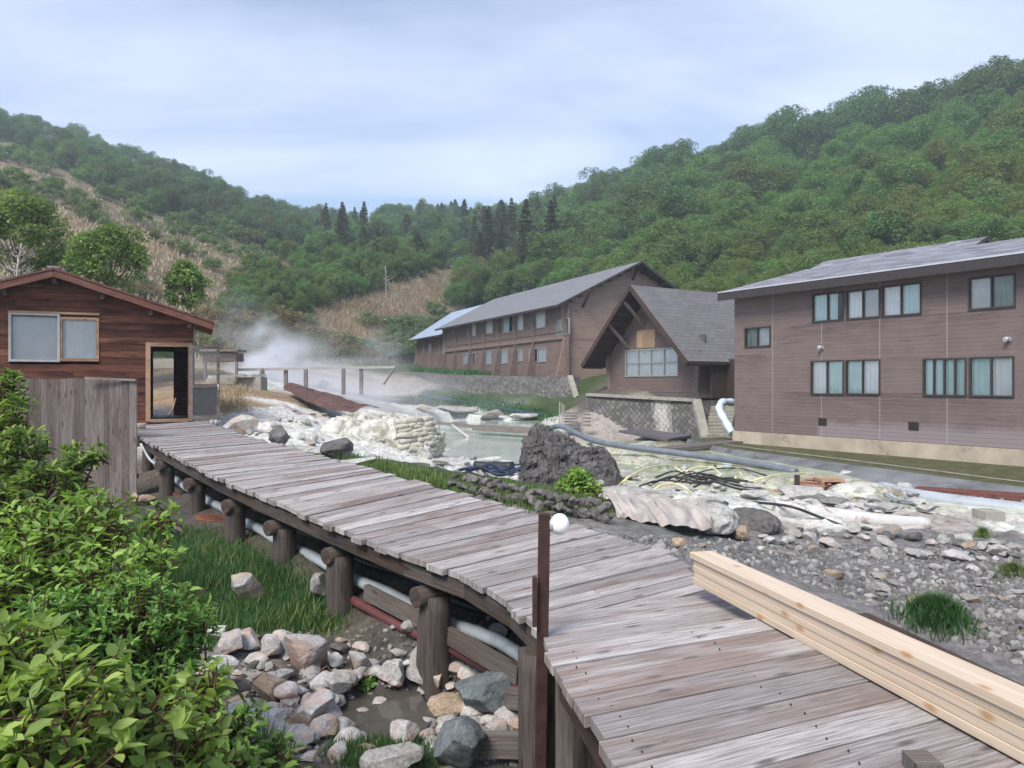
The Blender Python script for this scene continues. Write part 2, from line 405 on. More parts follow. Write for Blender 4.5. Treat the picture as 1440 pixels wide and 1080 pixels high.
    t.surf(t.n('MixShader', {0: t.math('MULTIPLY_ADD', fr, .9, .02), 1: tr.outputs[0], 2: g.outputs[0]}).outputs[0]); M['glass'] = t.m
    t = NT('lamp_tube'); t.surf(t.n('Emission', {'Color': (.95, 1, 1), 'Strength': 6}).outputs[0]); M['tube'] = t.m
    # masonry of diagonal stones
    def masonry(name, run=None):
     t = NT(name); uv = t.map(t.uv(), (1, 1, 1), (0, 0, 0), (0, 0, R(45)))
     jig = t.vadd(uv, t.n('VectorMath', {0: t.n('TexNoise', {'Vector': uv, 'Scale': 3}).outputs['Color'], 3: .26}, operation='SCALE').outputs[0])
     b = t.n('TexBrick', {'Vector': jig, 'Color1': (.20, .195, .185), 'Color2': (.075, .073, .07), 'Mortar': (.085, .08, .075), 'Scale': 1, 'Mortar Size': .022, 'Mortar Smooth': .6, 'Brick Width': .27, 'Row Height': .27}, offset=0)
     n = t.noise(t.uv(), 1.1, 6, .6); n2 = t.noise(t.uv(), 14, 5, .6)
     base = t.mix(t.ramp(n, [(.5, 0), (.68, .7)]), b.outputs[0], (.09, .095, .07))
     base = t.mix(t.ramp(n2, [(.4, .35), (.6, 0)]), base, (.06, .06, .055))
     if run is not None:
      u_ = t.sep(t.uv())[0]; d_ = t.math('ABSOLUTE', t.math('SUBTRACT', u_, run)); st_ = t.noise(t.map(t.uv(), (3.2, .5, 1)), 2, 5, .65)
      base = t.mix(t.ramp(t.math('ADD', d_, t.math('MULTIPLY_ADD', st_, 2.2, -1.1)), [(.1, .75), (.75, 0)]), base, (.50, .49, .45))
     t.pbr(base, .9, t.bump(t.math('ADD', t.math('MULTIPLY', b.outputs['Fac'], -1), t.math('MULTIPLY', n2, .4)), .9, .07), .25);
     return t.m
    M['masonry'] = masonry('diagonal_masonry'); M['masonry_run'] = masonry('diagonal_masonry_white_run', 5.6)
    # rocks
    M['rock_grey'] = rockmat('rock_grey', ((.19, .185, .18), (.33, .325, .315), (.50, .49, .475)), 2.2, warm=(.37, .29, .22))
    M['rock_creek'] = rockmat('rock_creek', ((.27, .265, .26), (.43, .425, .42), (.62, .61, .60)), 1.7, stain=(.40, .25, .19), warm=(.46, .33, .27))
    M['rock_dark'] = rockmat('rock_dark', ((.05, .047, .046), (.125, .118, .115), (.24, .23, .222)), 2.6, bump=1)
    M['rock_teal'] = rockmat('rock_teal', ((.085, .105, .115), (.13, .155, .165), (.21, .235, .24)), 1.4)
    M['rock_ochre'] = rockmat('rock_ochre', ((.26, .19, .13), (.38, .29, .20), (.52, .44, .36)), 2.5)
    M['rock_white'] = rockmat('rock_white', ((.23, .225, .21), (.40, .395, .37), (.56, .55, .52)), 2.0)
    M['rock_stone'] = rockmat('wall_stone', ((.085, .08, .075), (.15, .14, .132), (.24, .23, .215)), 2.2)
    # leaves
    M['leaf_fg'] = leafmat('leaf_bright', (.115, .20, .042), (.25, .40, .08), (.40, .55, .15), .45)
    M['leaf_fg2'] = leafmat('leaf_deep', (.08, .165, .038), (.175, .315, .066), (.30, .47, .115), .4)
    M['leaf_rhodo'] = leafmat('leaf_rhododendron', (.06, .135, .035), (.13, .265, .06), (.30, .48, .12), .45, .45)
    M['leaf_tree'] = leafmat('leaf_tree', (.07, .145, .03), (.15, .275, .06), (.25, .40, .10), .45)
    M['leaf_hill'] = leafmat('leaf_hill', (.08, .125, .043), (.15, .225, .075), (.225, .31, .108), .4, .6, .2, .3)
    M['leaf_hill_dark'] = leafmat('leaf_hill_dark', (.058, .095, .04), (.108, .163, .063), (.165, .225, .09), .35, .6, .2, .3)
    M['leaf_hill_lite'] = leafmat('leaf_hill_light', (.08, .135, .038), (.16, .24, .065), (.24, .33, .10), .45, .6, .2, .3)
    M['needle'] = leafmat('needles', (.06, .095, .045), (.108, .16, .07), (.16, .21, .10), .2, .6, .2, .3)
    M['needle_brown'] = leafmat('needles_brownish', (.05, .066, .032), (.09, .108, .052), (.135, .145, .075), .2, .6, .2, .4)
    M['drygrass'] = leafmat('dry_grass', (.25, .21, .15), (.38, .32, .235), (.50, .43, .33), .25, .8, .1, .3)
    M['olive'] = leafmat('olive_brush', (.09, .10, .04), (.19, .185, .08), (.34, .29, .16), .25, .7, .1, .5)
    M['grass'] = leafmat('grass_blade', (.03, .09, .03), (.058, .145, .045), (.10, .21, .065), .35, .6)
    M['grass2'] = leafmat('grass_blade_mixed', (.06, .12, .03), (.12, .19, .05), (.24, .25, .10), .35, .6)
    M['purple'] = leafmat('purple_leaf', (.03, .012, .022), (.06, .02, .04), (.11, .05, .07), .2)
    M['bark'] = plain('bark', (.13, .10, .08), .95, 0, .1, .3, 6, .6)
    M['twig'] = plain('twig', (.10, .06, .04), .9, 0, .1, .3, 9, .2)
    M['deadwood'] = plain('dead_wood', (.42, .39, .36), .95, 0, .1, .2, 6, .3)
    # water
    def water(name, deep, pale, froth, rough=.08, wave=3, fr=(.58, .7)):
        t = NT(name); v = t.pos(); n = t.noise(t.map(v, (1, 1, .1)), .55, 5, .6, .6); w = t.noise(v, wave, 4, .55)
        base = t.mix(t.ramp(n, [(.35, 0), (.62, 1)]), deep, pale)
        base = t.mix(t.ramp(t.noise(t.map(v, (1, .8, 1)), 1.7, 8, .7, .8), [(fr[0], 0), (fr[1], 1)]), base, froth)
        t.pbr(base, rough, t.bump(w, .25, .03), .5); return t.m
    M['water_green'] = water('milky_green_water', (.30, .34, .19), (.43, .46, .30), (.60, .60, .53), fr=(.50, .6))
    M['water_blue'] = water('milky_blue_water', (.33, .41, .37), (.47, .53, .47), (.6, .61, .57))
    M['water_creek'] = water('creek_water', (.06, .055, .045), (.10, .095, .085), (.13, .12, .11), .06, 5, (.7, .9))
    M['water_white'] = water('white_sinter_stream', (.36, .38, .36), (.53, .545, .52), (.68, .68, .65), .25, 6, (.5, .62))
    # ground: albedo of each patch comes from the mesh attribute, broken up here
    t = NT('ground'); v = t.pos(); c = t.n('Attribute', attribute_name='cover').outputs['Color']
    n = t.noise(v, 1.2, 8, .7, .3); n2 = t.noise(v, 9, 7, .7); vo = t.voro(v, 7, 'DISTANCE_TO_EDGE'); vc = t.voro(v, 7, 'F1', 'Color')
    base = t.mix(t.ramp(n, [(.35, .55), (.6, 0)]), c, t.mix(1.0, c, (.5, .46, .42), 'MULTIPLY'))
    base = t.mix(t.ramp(n2, [(.38, .65), (.55, 0)]), base, t.mix(1.0, c, (.38, .37, .36), 'MULTIPLY'))
    base = t.mix(.35, base, t.mix(1.0, base, t.n('HueSaturation', {'Saturation': .15, 'Value': 1.5, 'Color': vc}).outputs[0], 'MULTIPLY'))
    base = t.mix(t.ramp(vo, [(0, .16), (.04, 0)]), base, t.mix(1.0, base, (.4, .4, .4), 'MULTIPLY'))
    base = t.mix(t.ramp(t.noise(v, .5, 5, .6, .6), [(.6, 0), (.7, .4)]), base, t.mix(.5, c, (.36, .22, .14)))
    h = t.math('ADD', t.math('ADD', n2, t.math('MULTIPLY', n, .8)), t.math('MULTIPLY', t.ramp(vo, [(0, 0), (.15, 1)]), .08))
    t.pbr(base, .92, t.bump(h, .9, .06), .2); M['ground'] = t.m
    # hills
    t = NT('hillside'); v = t.pos(); c = t.n('Attribute', attribute_name='cover').outputs['Color']
    n = t.noise(v, .12, 8, .7, .4); n2 = t.noise(v, .9, 7, .75)
    base = t.mix(t.ramp(n, [(.42, .7), (.58, 0)]), c, t.mix(.5, c, (.06, .10, .035)))
    base = t.mix(t.ramp(n2, [(.4, .6), (.56, 0)]), base, t.mix(1.0, c, (.45, .5, .4), 'MULTIPLY'))
    t.pbr(base, .95, t.bump(n2, 1, .8), .1); M['hill'] = t.m
materials()
# ---------------------------------------------------------------- ground, hills, water
KIND_COL = {'W': (.66, .66, .62), 'S': (.13, .11, .095), 'G': (.215, .21, .205), 'M': (.055, .085, .03), 'Y': (.52, .52, .41),
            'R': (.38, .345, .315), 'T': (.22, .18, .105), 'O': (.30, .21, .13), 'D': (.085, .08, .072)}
CTRL = [  # photo x, photo y, distance, kind of ground; under the deck D paints its shade
    (-500, 1080, 4.5, 'S'), (0, 1080, 4.5, 'S'), (200, 1080, 4.8, 'S'), (400, 1080, 5, 'S'), (650, 1080, 5.2, 'R'), (800, 1080, 5.3, 'D'), (1100, 1200, 4.6, 'D'),
    (1500, 1150, 4.3, 'G'), (550, 1000, 6.2, 'R'), (450, 920, 7, 'R'), (350, 850, 7.8, 'M'),  (690, 1010, 6.3, 'D'), (611, 1002, 6.6, 'D'), (478, 893, 7.65, 'S'), (400, 823, 8.5, 'M'), (331, 773, 9.55, 'S'), (277, 753, 10.6, 'S'), (660, 940, 6.9, 'D'), (540, 905, 7.2, 'D'),
    (250, 785, 9.3, 'M'), (300, 775, 9.6, 'M'),  (150, 722, 12.5, 'M'), (200, 700, 14.2, 'S'), (0, 750, 10.5, 'S'), (-400, 760, 10, 'S'), (0, 650, 20, 'S'), (-500, 640, 22, 'S'),
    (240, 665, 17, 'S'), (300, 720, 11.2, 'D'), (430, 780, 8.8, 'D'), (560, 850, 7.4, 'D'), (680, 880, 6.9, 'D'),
    (480, 640, 14.3, 'M'), (540, 658, 12.2, 'M'), (620, 679, 10.6, 'M'), (720, 692, 10.2, 'M'), (820, 700, 10.1, 'M'), (700, 722, 9.0, 'G'), (850, 745, 8.5, 'G'),
    (900, 765, 8.3, 'G'), (965, 800, 7.0, 'G'), (1100, 790, 9, 'G'), (1200, 850, 7, 'G'), (1440, 920, 6, 'G'), (1440, 800, 9, 'G'), (1700, 850, 8, 'G'),
    (1000, 755, 10.6, 'G'), (1100, 748, 11.4, 'G'), (1300, 765, 10.8, 'G'), (1440, 770, 10.5, 'G'), (1000, 720, 11.8, 'W'), (1100, 720, 12.4, 'W'), (1300, 738, 12.2, 'R'), (1440, 745, 12.5, 'W'),
    (900, 700, 13.5, 'W'), (1000, 700, 14.5, 'W'), (1150, 712, 14.2, 'W'), (1000, 690, 17, 'Y'), (1200, 702, 17, 'Y'), (1200, 690, 18.3, 'Y'), (1000, 660, 24, 'Y'), (1250, 698, 19.5, 'Y'), (1440, 715, 17.5, 'Y'), (1100, 652, 27, 'Y'),
    (1020, 634, 32, 'D'), (1440, 674, 22.3, 'D'), (1700, 690, 20, 'D'), (930, 640, 28, 'Y'), (980, 620, 36, 'D'),
    (760, 690, 14.5, 'G'), (860, 690, 14.2, 'G'), (640, 655, 19, 'W'), (700, 663, 17.6, 'W'), (900, 655, 21, 'W'), (870, 625, 31, 'Y'),
    (650, 632, 28, 'Y'), (700, 617, 34, 'Y'), (620, 603, 38, 'Y'), (730, 605, 40, 'W'), (800, 600, 42, 'R'), (560, 590, 38, 'W'),
    (480, 560, 40, 'R'), (400, 548, 40, 'W'), (440, 580, 30, 'W'), (390, 578, 25, 'W'), (340, 592, 22, 'W'), (330, 610, 18, 'W'), (400, 612, 17, 'W'), (450, 622, 17, 'W'), (530, 645, 16.5, 'W'), (560, 650, 17, 'W'), (610, 650, 18.5, 'W'), (560, 618, 24, 'W'),
    (330, 565, 26, 'O'), (330, 545, 33, 'O'), (300, 560, 27, 'O'), (300, 520, 40, 'T'), (200, 540, 36, 'S'), (0, 550, 40, 'S'), (-500, 540, 40, 'S'),
    (640, 563, 55, 'M'), (780, 580, 48, 'M'), (640, 580, 47, 'W'), (720, 590, 45, 'W'), (560, 565, 52, 'D'), (500, 545, 60, 'R'),
    (700, 523, 66, 'M'), (810, 528, 54, 'M'), (640, 521, 74, 'M'), (500, 512, 76, 'M'), (400, 512, 62, 'T'), (900, 532, 60, 'S'), (850, 552, 46, 'S'), (1000, 552, 42.5, 'S'), (1000, 530, 55, 'S'), (880, 612, 40.5, 'R'), (980, 612, 39.5, 'R'),
    (1200, 585, 45, 'S'), (1440, 600, 35, 'S'), (1700, 600, 32, 'S'), (1200, 560, 60, 'S'), (1440, 570, 50, 'S'), (1800, 570, 45, 'S'),
    (-2500, 1400, 2, 'S'), (720, 2600, 1, 'D'), (3500, 1800, 2, 'G'), (-3000, 900, 8, 'S'),
]
CP = np.array([tuple(P(x, y, d)) for x, y, d, _ in CTRL])
CK = np.array([KIND_COL[k] for *_, k in CTRL])
# thin-plate spline in a distance-compressed plane
def warp(x, y):
    yy = np.maximum(y, -15) + 20
    return np.stack([x / np.maximum(yy, 4) * 25, np.log(yy / 4) * 25], -1)
WP = warp(CP[:, 0], CP[:, 1])
def _tps(r2): return .5 * r2 * np.log(np.maximum(r2, 1e-12))
_n = len(WP)
_K = _tps(((WP[:, None] - WP[None]) ** 2).sum(-1)) + np.eye(_n) * .12
_Pm = np.c_[np.ones(_n), WP]
_A = np.zeros((_n + 3, _n + 3)); _A[:_n, :_n] = _K; _A[:_n, _n:] = _Pm; _A[_n:, :_n] = _Pm.T
_W = np.linalg.solve(_A, np.r_[CP[:, 2], 0, 0, 0])
def tps(x, y):
    q = warp(x, y); out = np.zeros(q.shape[:-1]).ravel(); q = q.reshape(-1, 2)
    for i in range(0, len(q), 20000):
        b = q[i:i + 20000]
        out[i:i + 20000] = _tps(((b[:, None] - WP[None]) ** 2).sum(-1)) @ _W[:_n] + np.c_[np.ones(len(b)), b] @ _W[_n:]
    return out.reshape(np.shape(x))

# hills: per bearing (photo column) the foot and the ridge
HX = [-900, -300, 0, 100, 200, 300, 380, 435, 480, 520, 560, 620, 680, 740, 800, 860, 950, 1050, 1150, 1250, 1350, 1440, 1700, 2400]
HRY = [20, 110, 178, 205, 238, 272, 305, 318, 320, 316, 312, 308, 312, 312, 300, 272, 245, 226, 212, 186, 168, 140, 80, 0]      # ridge of the ground itself
HRD = [200, 250, 270, 280, 290, 305, 320, 330, 330, 320, 300, 290, 285, 280, 270, 260, 245, 230, 215, 200, 185, 175, 150, 130]
HFD = [42, 44, 46, 48, 52, 60, 66, 72, 76, 80, 84, 92, 96, 92, 84, 76, 70, 66, 62, 58, 54, 52, 50, 48]
def hill_zone(x, y):
    px = 720 + FP * x / np.maximum(y, 6)
    return px, interp(px, HX, HFD), interp(px, HX, HRD), interp(px, HX, HRY)
_fx = np.linspace(-1000, 2500, 400)
_fd = interp(_fx, HX, HFD)
_fz = tps((_fx - 720) / FP * _fd, _fd)
_fz = np.clip(_fz, CZ - .5, CZ + 4)
_fz = np.convolve(np.pad(_fz, 12, 'edge'), np.ones(25) / 25, 'valid')
def base_z(x, y, rough=True):
    """height of the ground; also 0..1 hill fraction"""
    x = np.asarray(x, float); y = np.asarray(y, float)
    px, fd, rd, ry = hill_zone(x, y)
    fz = interp(px, _fx, _fz)
    zr = CZ + (540 - ry) / FP * rd
    s = (y - fd) / (rd - fd)
    sc = np.clip(s, 0, 1)
    hz = fz + (zr - fz) * (sc ** .92)
    hz = hz - np.clip(s - 1, 0, 9) * 30
    # a grassy knoll in front of the middle hill
    kx = x - (-13); ky = y - 112
    hz = hz + 5.5 * np.exp(-(kx / 22) ** 2 - (ky / 22) ** 2) * np.clip(s * 8, 0, 1)
    hz = hz + fbm(np.stack([x / 30, y / 30, np.zeros_like(x)], -1), 4, 3) * 5 * np.clip(s * 5, 0, 1) * np.clip(1.2 - s, .25, 1)
    yc = np.minimum(y, fd)
    n = tps(x, yc)
    w = np.clip((y - (fd - 10)) / 10, 0, 1); w = w * w * (3 - 2 * w)
    n = np.clip(n, -3.5, CZ + 6)
    z = np.where(y > fd, hz, n * (1 - w) + fz * w)
    return z, sc
def hit_plane(px, py, z):
    Y = (CZ - z) * FP / (py - 540); return P(px, py, Y)

# one sheet, finer towards the camera
_rows = [-14, -9, -5.5, -3, -1, .3, 1.3]; 
while _rows[-1] < 430: _rows.append(_rows[-1] + max(.075, _rows[-1] * .0115))
_rows = np.array(_rows); _cols = np.linspace(-1.55, 1.55, 430)
def _halfw(y): return np.maximum(5, .8 * y + 5)
GY = np.repeat(_rows[:, None], len(_cols), 1); GX = _cols[None] * _halfw(GY)
GZ, GS = base_z(GX, GY)
# kind of ground by nearest control points
q = warp(GX, GY).reshape(-1, 2)
nz = np.stack([fbm(np.stack([GX * .6, GY * .6, GX * 0], -1), 4, 5), fbm(np.stack([GX * .6, GY * .6, GX * 0 + 9], -1), 4, 6)], -1).reshape(-1, 2)
q = q + nz * 1.1
GC = np.zeros((len(q), 3))
for i in range(0, len(q), 20000):
    d2 = ((q[i:i + 20000, None] - WP[None]) ** 2).sum(-1); w = 1 / (d2 + .05) ** 2.5
    GC[i:i + 20000] = (w @ CK) / w.sum(1, keepdims=True)
GC = GC.reshape(*GX.shape, 3)
# tan meadows on the hills
def inpoly(px, py, poly):
    r = np.zeros(px.shape, bool); n = len(poly)
    for k in range(n):
        x0, y0 = poly[k]; x1, y1 = poly[(k + 1) % n]
        c = ((y0 > py) != (y1 > py)) & (px < (x1 - x0) * (py - y0) / (y1 - y0 + 1e-9) + x0); r ^= c
    return r
TAN = [[(-300, 150), (0, 196), (45, 212), (130, 262), (200, 300), (270, 318), (330, 340), (400, 365), (415, 385), (330, 400), (310, 440), (-300, 440)],
       [(425, 450), (470, 425), (560, 402), (600, 385), (645, 375), (655, 420), (600, 470), (560, 505), (300, 515), (300, 480), (400, 470)]]
def proj(x, y, z): y = np.maximum(y, .5); return 720 + FP * x / y, 540 - FP * (z - CZ) / y
def tan_at(px, py):
    j = fbm(np.stack([px / 30, py / 14, px * 0], -1), 4, 11)
    return inpoly(px + j * 30, py + j * 16, TAN[0]), inpoly(px + j * 18, py + j * 9, TAN[1])
gpx, gpy = proj(GX, GY, GZ)
hillm = GY > hill_zone(GX, GY)[1]
hc = np.zeros(GX.shape + (3,)); hc[:] = (.035, .06, .022)
hc[(gpx > 740)] = (.04, .075, .024)
t0, t1 = tan_at(gpx, gpy)
patch = fbm(np.stack([GX / 9, GY / 14, GZ / 9], -1), 5, 21)
hc[t0] = (.30, .245, .18); hc[t0 & (patch > .1)] = (.135, .145, .07); hc[t0 & (patch < -.33)] = (.36, .25, .17)
hc[t1] = (.40, .335, .25); hc[t1 & (patch > .22)] = (.17, .16, .075)
GC[hillm] = hc[hillm]
# small relief: rubble near, crust in the spring
amp = np.where(hillm, 0, .05 + .06 * np.clip(GC.mean(-1) * 2 - .4, 0, 1)) * np.clip(GY / 6, .6, 2.2)
pp = np.stack([GX, GY, GZ], -1)
rel = fbm(pp * 1.4, 5, 31, .6) + .5 * np.abs(fbm(pp * 3.1, 4, 37, .6))
GZ = GZ + amp * rel * 1.25
POOLS = []
def dig(poly, z, bump):
    '''ground dips below the water inside this outline, with a few bars left standing'''
    global GZ
    zz = np.full_like(GZ, z); qx, qy = proj(GX, GY, zz); m = inpoly(qx, qy, poly) & (GY > 2)
    GZ = np.where(m, np.minimum(GZ, z - .07 + bump * fbm(pp * .9 + 3, 4, 61)), GZ)
PG = [(850, 690), (830, 640), (860, 618), (960, 622), (1035, 640), (1160, 660), (1250, 685), (1440, 704), (1700, 730), (1750, 770), (1440, 742), (1320, 712), (1150, 704), (1000, 690)]
PB = [(600, 650), (560, 615), (580, 597), (640, 590), (760, 592), (800, 612), (800, 640), (740, 664), (660, 652)]
PC = [(470, 990), (520, 968), (590, 972), (610, 1010), (590, 1035), (530, 1045), (470, 1030)]
dig(PG, CZ - 2.62, .42); dig(PB, CZ - 2.18, .24); dig(PC, CZ - 2.66, .10)
def ground(x, y):
    """height of the finished sheet (bilinear)"""
    x = np.asarray(x, float); y = np.asarray(y, float)
    r = np.interp(y, _rows, np.arange(len(_rows))); i = np.clip(r.astype(int), 0, len(_rows) - 2); fr = r - i
    c = np.clip((x / _halfw(y) + 1.55) / 3.1 * (len(_cols) - 1), 0, len(_cols) - 1.001); j = c.astype(int); fc = c - j
    return (GZ[i, j] * (1 - fr) + GZ[i + 1, j] * fr) * (1 - fc) + (GZ[i, j + 1] * (1 - fr) + GZ[i + 1, j + 1] * fr) * fc
def gz(x, y): return float(ground(np.array([x]), np.array([y]))[0])
_ys = np.concatenate([np.arange(3, 40, .1), np.arange(40, 420, .8)])
def hit(px, py):
    """where the ray through (px, py) first meets the ground; Vector or None"""
    xs = (px - 720) / FP * _ys; zs = CZ - (py - 540) / FP * _ys
    b = np.nonzero(zs < ground(xs, _ys))[0]
    if not len(b): return None
    return Vector((xs[b[0]], _ys[b[0]], float(ground(xs[b[:1]], _ys[b[:1]])[0])))

nr, nc = GX.shape
ii = np.arange(nr * nc).reshape(nr, nc)
quads = np.stack([ii[:-1, :-1], ii[:-1, 1:], ii[1:, 1:], ii[1:, :-1]], -1).reshape(-1, 4)
hm = (hillm[:-1, :-1] & hillm[1:, 1:]).reshape(-1)
g = np_obj('ground', np.stack([GX, GY, GZ], -1).reshape(-1, 3), quads, [M['ground'], M['hill']], None, GC.reshape(-1, 3), True, hm.astype(int))
tag(g, kind='structure')

def pool(name, poly, z, m, wav=.0):
    """water surface: a flat sheet whose outline is given in photo pixels on the plane z"""
    pts = [hit_plane(x, y, z) for x, y in poly]
    mb = MB(); mb.face([(p.x, p.y, z) for p in pts], [(p.x, p.y) for p in pts]); o = mb.obj(name, M[m]); return tag(o, kind='structure')
pool('hot_spring_pool', PG, CZ - 2.62, 'water_green')
pool('blue_spring_pool', PB, CZ - 2.18, 'water_blue')
pool('creek_water', PC, CZ - 2.66, 'water_creek')
# ---------------------------------------------------------------- boardwalk
def lvl(px, py, d): Y = d * FP / (py - 540); return P(px, py, Y)
WALK_L = spline([lvl(*a) for a in [(762, 893, 1.62), (700, 838, 1.60), (640, 806, 1.565), (560, 778, 1.50), (430, 725, 1.38), (300, 668, 1.19), (196, 613, .985), (196, 598, .96)]], 10)
WALK_R = spline([lvl(*a) for a in [(1000, 826, 1.62), (975, 800, 1.60), (930, 775, 1.565), (850, 749, 1.50), (720, 714, 1.38), (560, 670, 1.22), (312, 602, .985), (309, 591, .96)]], 10)
def by_len(pts, n):
    acc = [0]
    for i in range(1, len(pts)): acc.append(acc[-1] + (pts[i] - pts[i - 1]).length)
    out = []
    for k in range(n + 1):
        t = acc[-1] * k / n
        i = max(j for j in range(len(acc)) if acc[j] <= t + 1e-9); i = min(i, len(pts) - 2)
        f = (t - acc[i]) / max(1e-9, acc[i + 1] - acc[i]); out.append(pts[i].lerp(pts[i + 1], f))
    return out
NPL = 84
WL = by_len(WALK_L, NPL); WR = by_len(WALK_R, NPL)
def plank(mb, a0, a1, b0, b1, th, m=0, seg=1):
    """board whose left end is a0..a1 and right end is b0..b1 (its two long edges)"""
    u0 = rnd.random() * 20; w = (a1 - a0).length
    up = Vector((0, 0, 1)); top = [a0, b0, b1, a1]; L = (b0 - a0).length
    i = mb.idx([p for p in top] + [p - up * th for p in top])
    def f(ids, uv): mb.f.append([i + k for k in ids]); mb.uv.append(uv); mb.m.append(m); mb.sm.append(False)
    f([0, 1, 2, 3], [(u0, 0), (u0 + L, 0), (u0 + L, w), (u0, w)])
    f([7, 6, 5, 4], [(u0, w), (u0 + L, w), (u0 + L, 0), (u0, 0)])
    f([0, 4, 5, 1], [(u0, 0), (u0, -th), (u0 + L, -th), (u0 + L, 0)])
    f([2, 6, 7, 3], [(u0 + L, w), (u0 + L, w + th), (u0, w + th), (u0, w)])
    f([3, 7, 4, 0], [(u0, w), (u0 + th * .2, w), (u0 + th * .2, 0), (u0, 0)])
    f([1, 5, 6, 2], [(u0 + L, 0), (u0 + L - th * .2, 0), (u0 + L - th * .2, w), (u0 + L, w)])
walk = empty('boardwalk', WL[0].lerp(WR[0], .5), 0, 'long weathered grey plank boardwalk on dark log posts curving to the brown hut', 'boardwalk')
def loc(o, p): return Vector(p) - o.location
mb = MB()
for k in range(NPL):
    a0, a1, b0, b1 = WL[k].copy(), WL[k + 1].copy(), WR[k].copy(), WR[k + 1].copy()
    gap = rnd.uniform(.03, .075)
    a1 = a1.lerp(a0, gap); b1 = b1.lerp(b0, rnd.uniform(.03, .09))
    dv = (b0 - a0).normalized(); e = rnd.uniform(-.035, .03) if k < NPL - 3 else 0; e2 = rnd.uniform(-.05, .09)
    dz = rnd.uniform(-.008, .008); dz2 = rnd.uniform(-.010, .010); ti = rnd.uniform(-.006, .006)
    a0 -= dv * e; a1 -= dv * e; b0 += dv * e2; b1 += dv * e2
    a0.z += dz; a1.z += dz + ti; b0.z += dz2; b1.z += dz2 + ti
    if rnd.random() < .16:      # a butt joint part way across
        f = rnd.uniform(.3, .7); c0 = a0.lerp(b0, f); c1 = a1.lerp(b1, f)
        plank(mb, loc(walk, a0), loc(walk, a1), loc(walk, c0 - dv * .004), loc(walk, c1 - dv * .004), .05)
        plank(mb, loc(walk, c0 + dv * .004), loc(walk, c1 + dv * .004), loc(walk, b0), loc(walk, b1), .05)
    else: plank(mb, loc(walk, a0), loc(walk, a1), loc(walk, b0), loc(walk, b1), .05)
mb.obj('plank_deck', M['deck'], walk)
# edge stringers and joists
for side, pts in ((0, WL), (1, WR)):
    mb = MB(); oth = WR if side == 0 else WL
    for k in range(0, NPL - 3, 4):
        ins = lambda q: pts[q].lerp(oth[q], .045) - Vector((0, 0, .145))
        mb.beam(loc(walk, ins(k)), loc(walk, ins(min(k + 4, NPL))), .07, .13)
    mb.obj('edge_beam', M['log'], walk)
mb = MB()
for f in (.3, .5, .72):
    for k in range(0, NPL - 3, 6):
        q = lambda i: WL[i].lerp(WR[i], f) - Vector((0, 0, .15))
        mb.beam(loc(walk, q(k)), loc(walk, q(min(k + 6, NPL))), .08, .18)
mb.obj('joist', M['darkwood'], walk)
def log(parent, base, top, r0, r1, mat, name):
    mb = MB(); n = 8
    pts = [base.lerp(top, i / n) + Vector((rnd.uniform(-.008, .008), rnd.uniform(-.008, .008), 0)) for i in range(n + 1)]
    mb.tube([loc(parent, p) for p in pts], [(r0 + (r1 - r0) * i / n) * rnd.uniform(.97, 1.03) for i in range(n + 1)], 14, jit=.02)
    return mb.obj(name, M[mat], parent)
# posts: photo column, photo rows of top and foot
POSTS = [(235, 632, 710, .14), (208, 625, 700, .14), (277, 664, 745, .14), (331, 686, 763, .145), (400, 722, 812, .15), (478, 758, 882, .155), (611, 822, 992, .165)]
for px, y0, y1, r in POSTS:
    best = min(range(NPL + 1), key=lambda k: abs(720 + FP * WL[k].lerp(WR[k], .10).x / WL[k].lerp(WR[k], .10).y - px))
    c = WL[best].lerp(WR[best], .10); Y = c.y
    zt = c.z - .36; foot = P(px, y1 + 12, Y); foot.z = min(foot.z, gz(foot.x, foot.y)) - .1
    top = P(px, y0, Y); top.z = zt
    r *= .92
    log(walk, foot, top, r * 1.05, r * .95, 'log', 'support_post')
    # cap log lying across the walk on the post
    a = WL[best].lerp(WR[best], .012); b = WL[best].lerp(WR[best], 1.0)
    for q in (a, b): q.z -= .345
    log(walk, a, b, .088, .085, 'log', 'cap_log')
    # the far side post of each pair
    c2 = WL[best].lerp(WR[best], .9); f2 = c2.copy(); f2.z = gz(c2.x, c2.y) - .3; t2 = c2.copy(); t2.z -= .45
    if f2.z < t2.z - .1: log(walk, f2, t2, .14, .13, 'log', 'support_post')
# thin rails nailed along the posts
def rail(pts, w, h, mat='deckedge', name='brace'):
    mb = MB()
    for a, b in zip(pts[:-1], pts[1:]): mb.beam(loc(walk, a), loc(walk, b), w, h)
    return mb.obj(name, M[mat], walk)
rail([P(515, 832, 7.7), P(612, 882, 6.9), P(730, 950, 6.1)], .06, .15)
rail([P(277, 728, 11), P(330, 730, 10.6)], .05, .12, 'hutwood')
rail([P(230, 706, 13), P(277, 708, 12.2)], .05, .12)
rail([P(560, 880, 7.9), P(440, 800, 9.2), P(330, 745, 10.8)], .05, .14)
rail([P(700, 980, 6.3), P(760, 985, 5.6)], .06, .16)

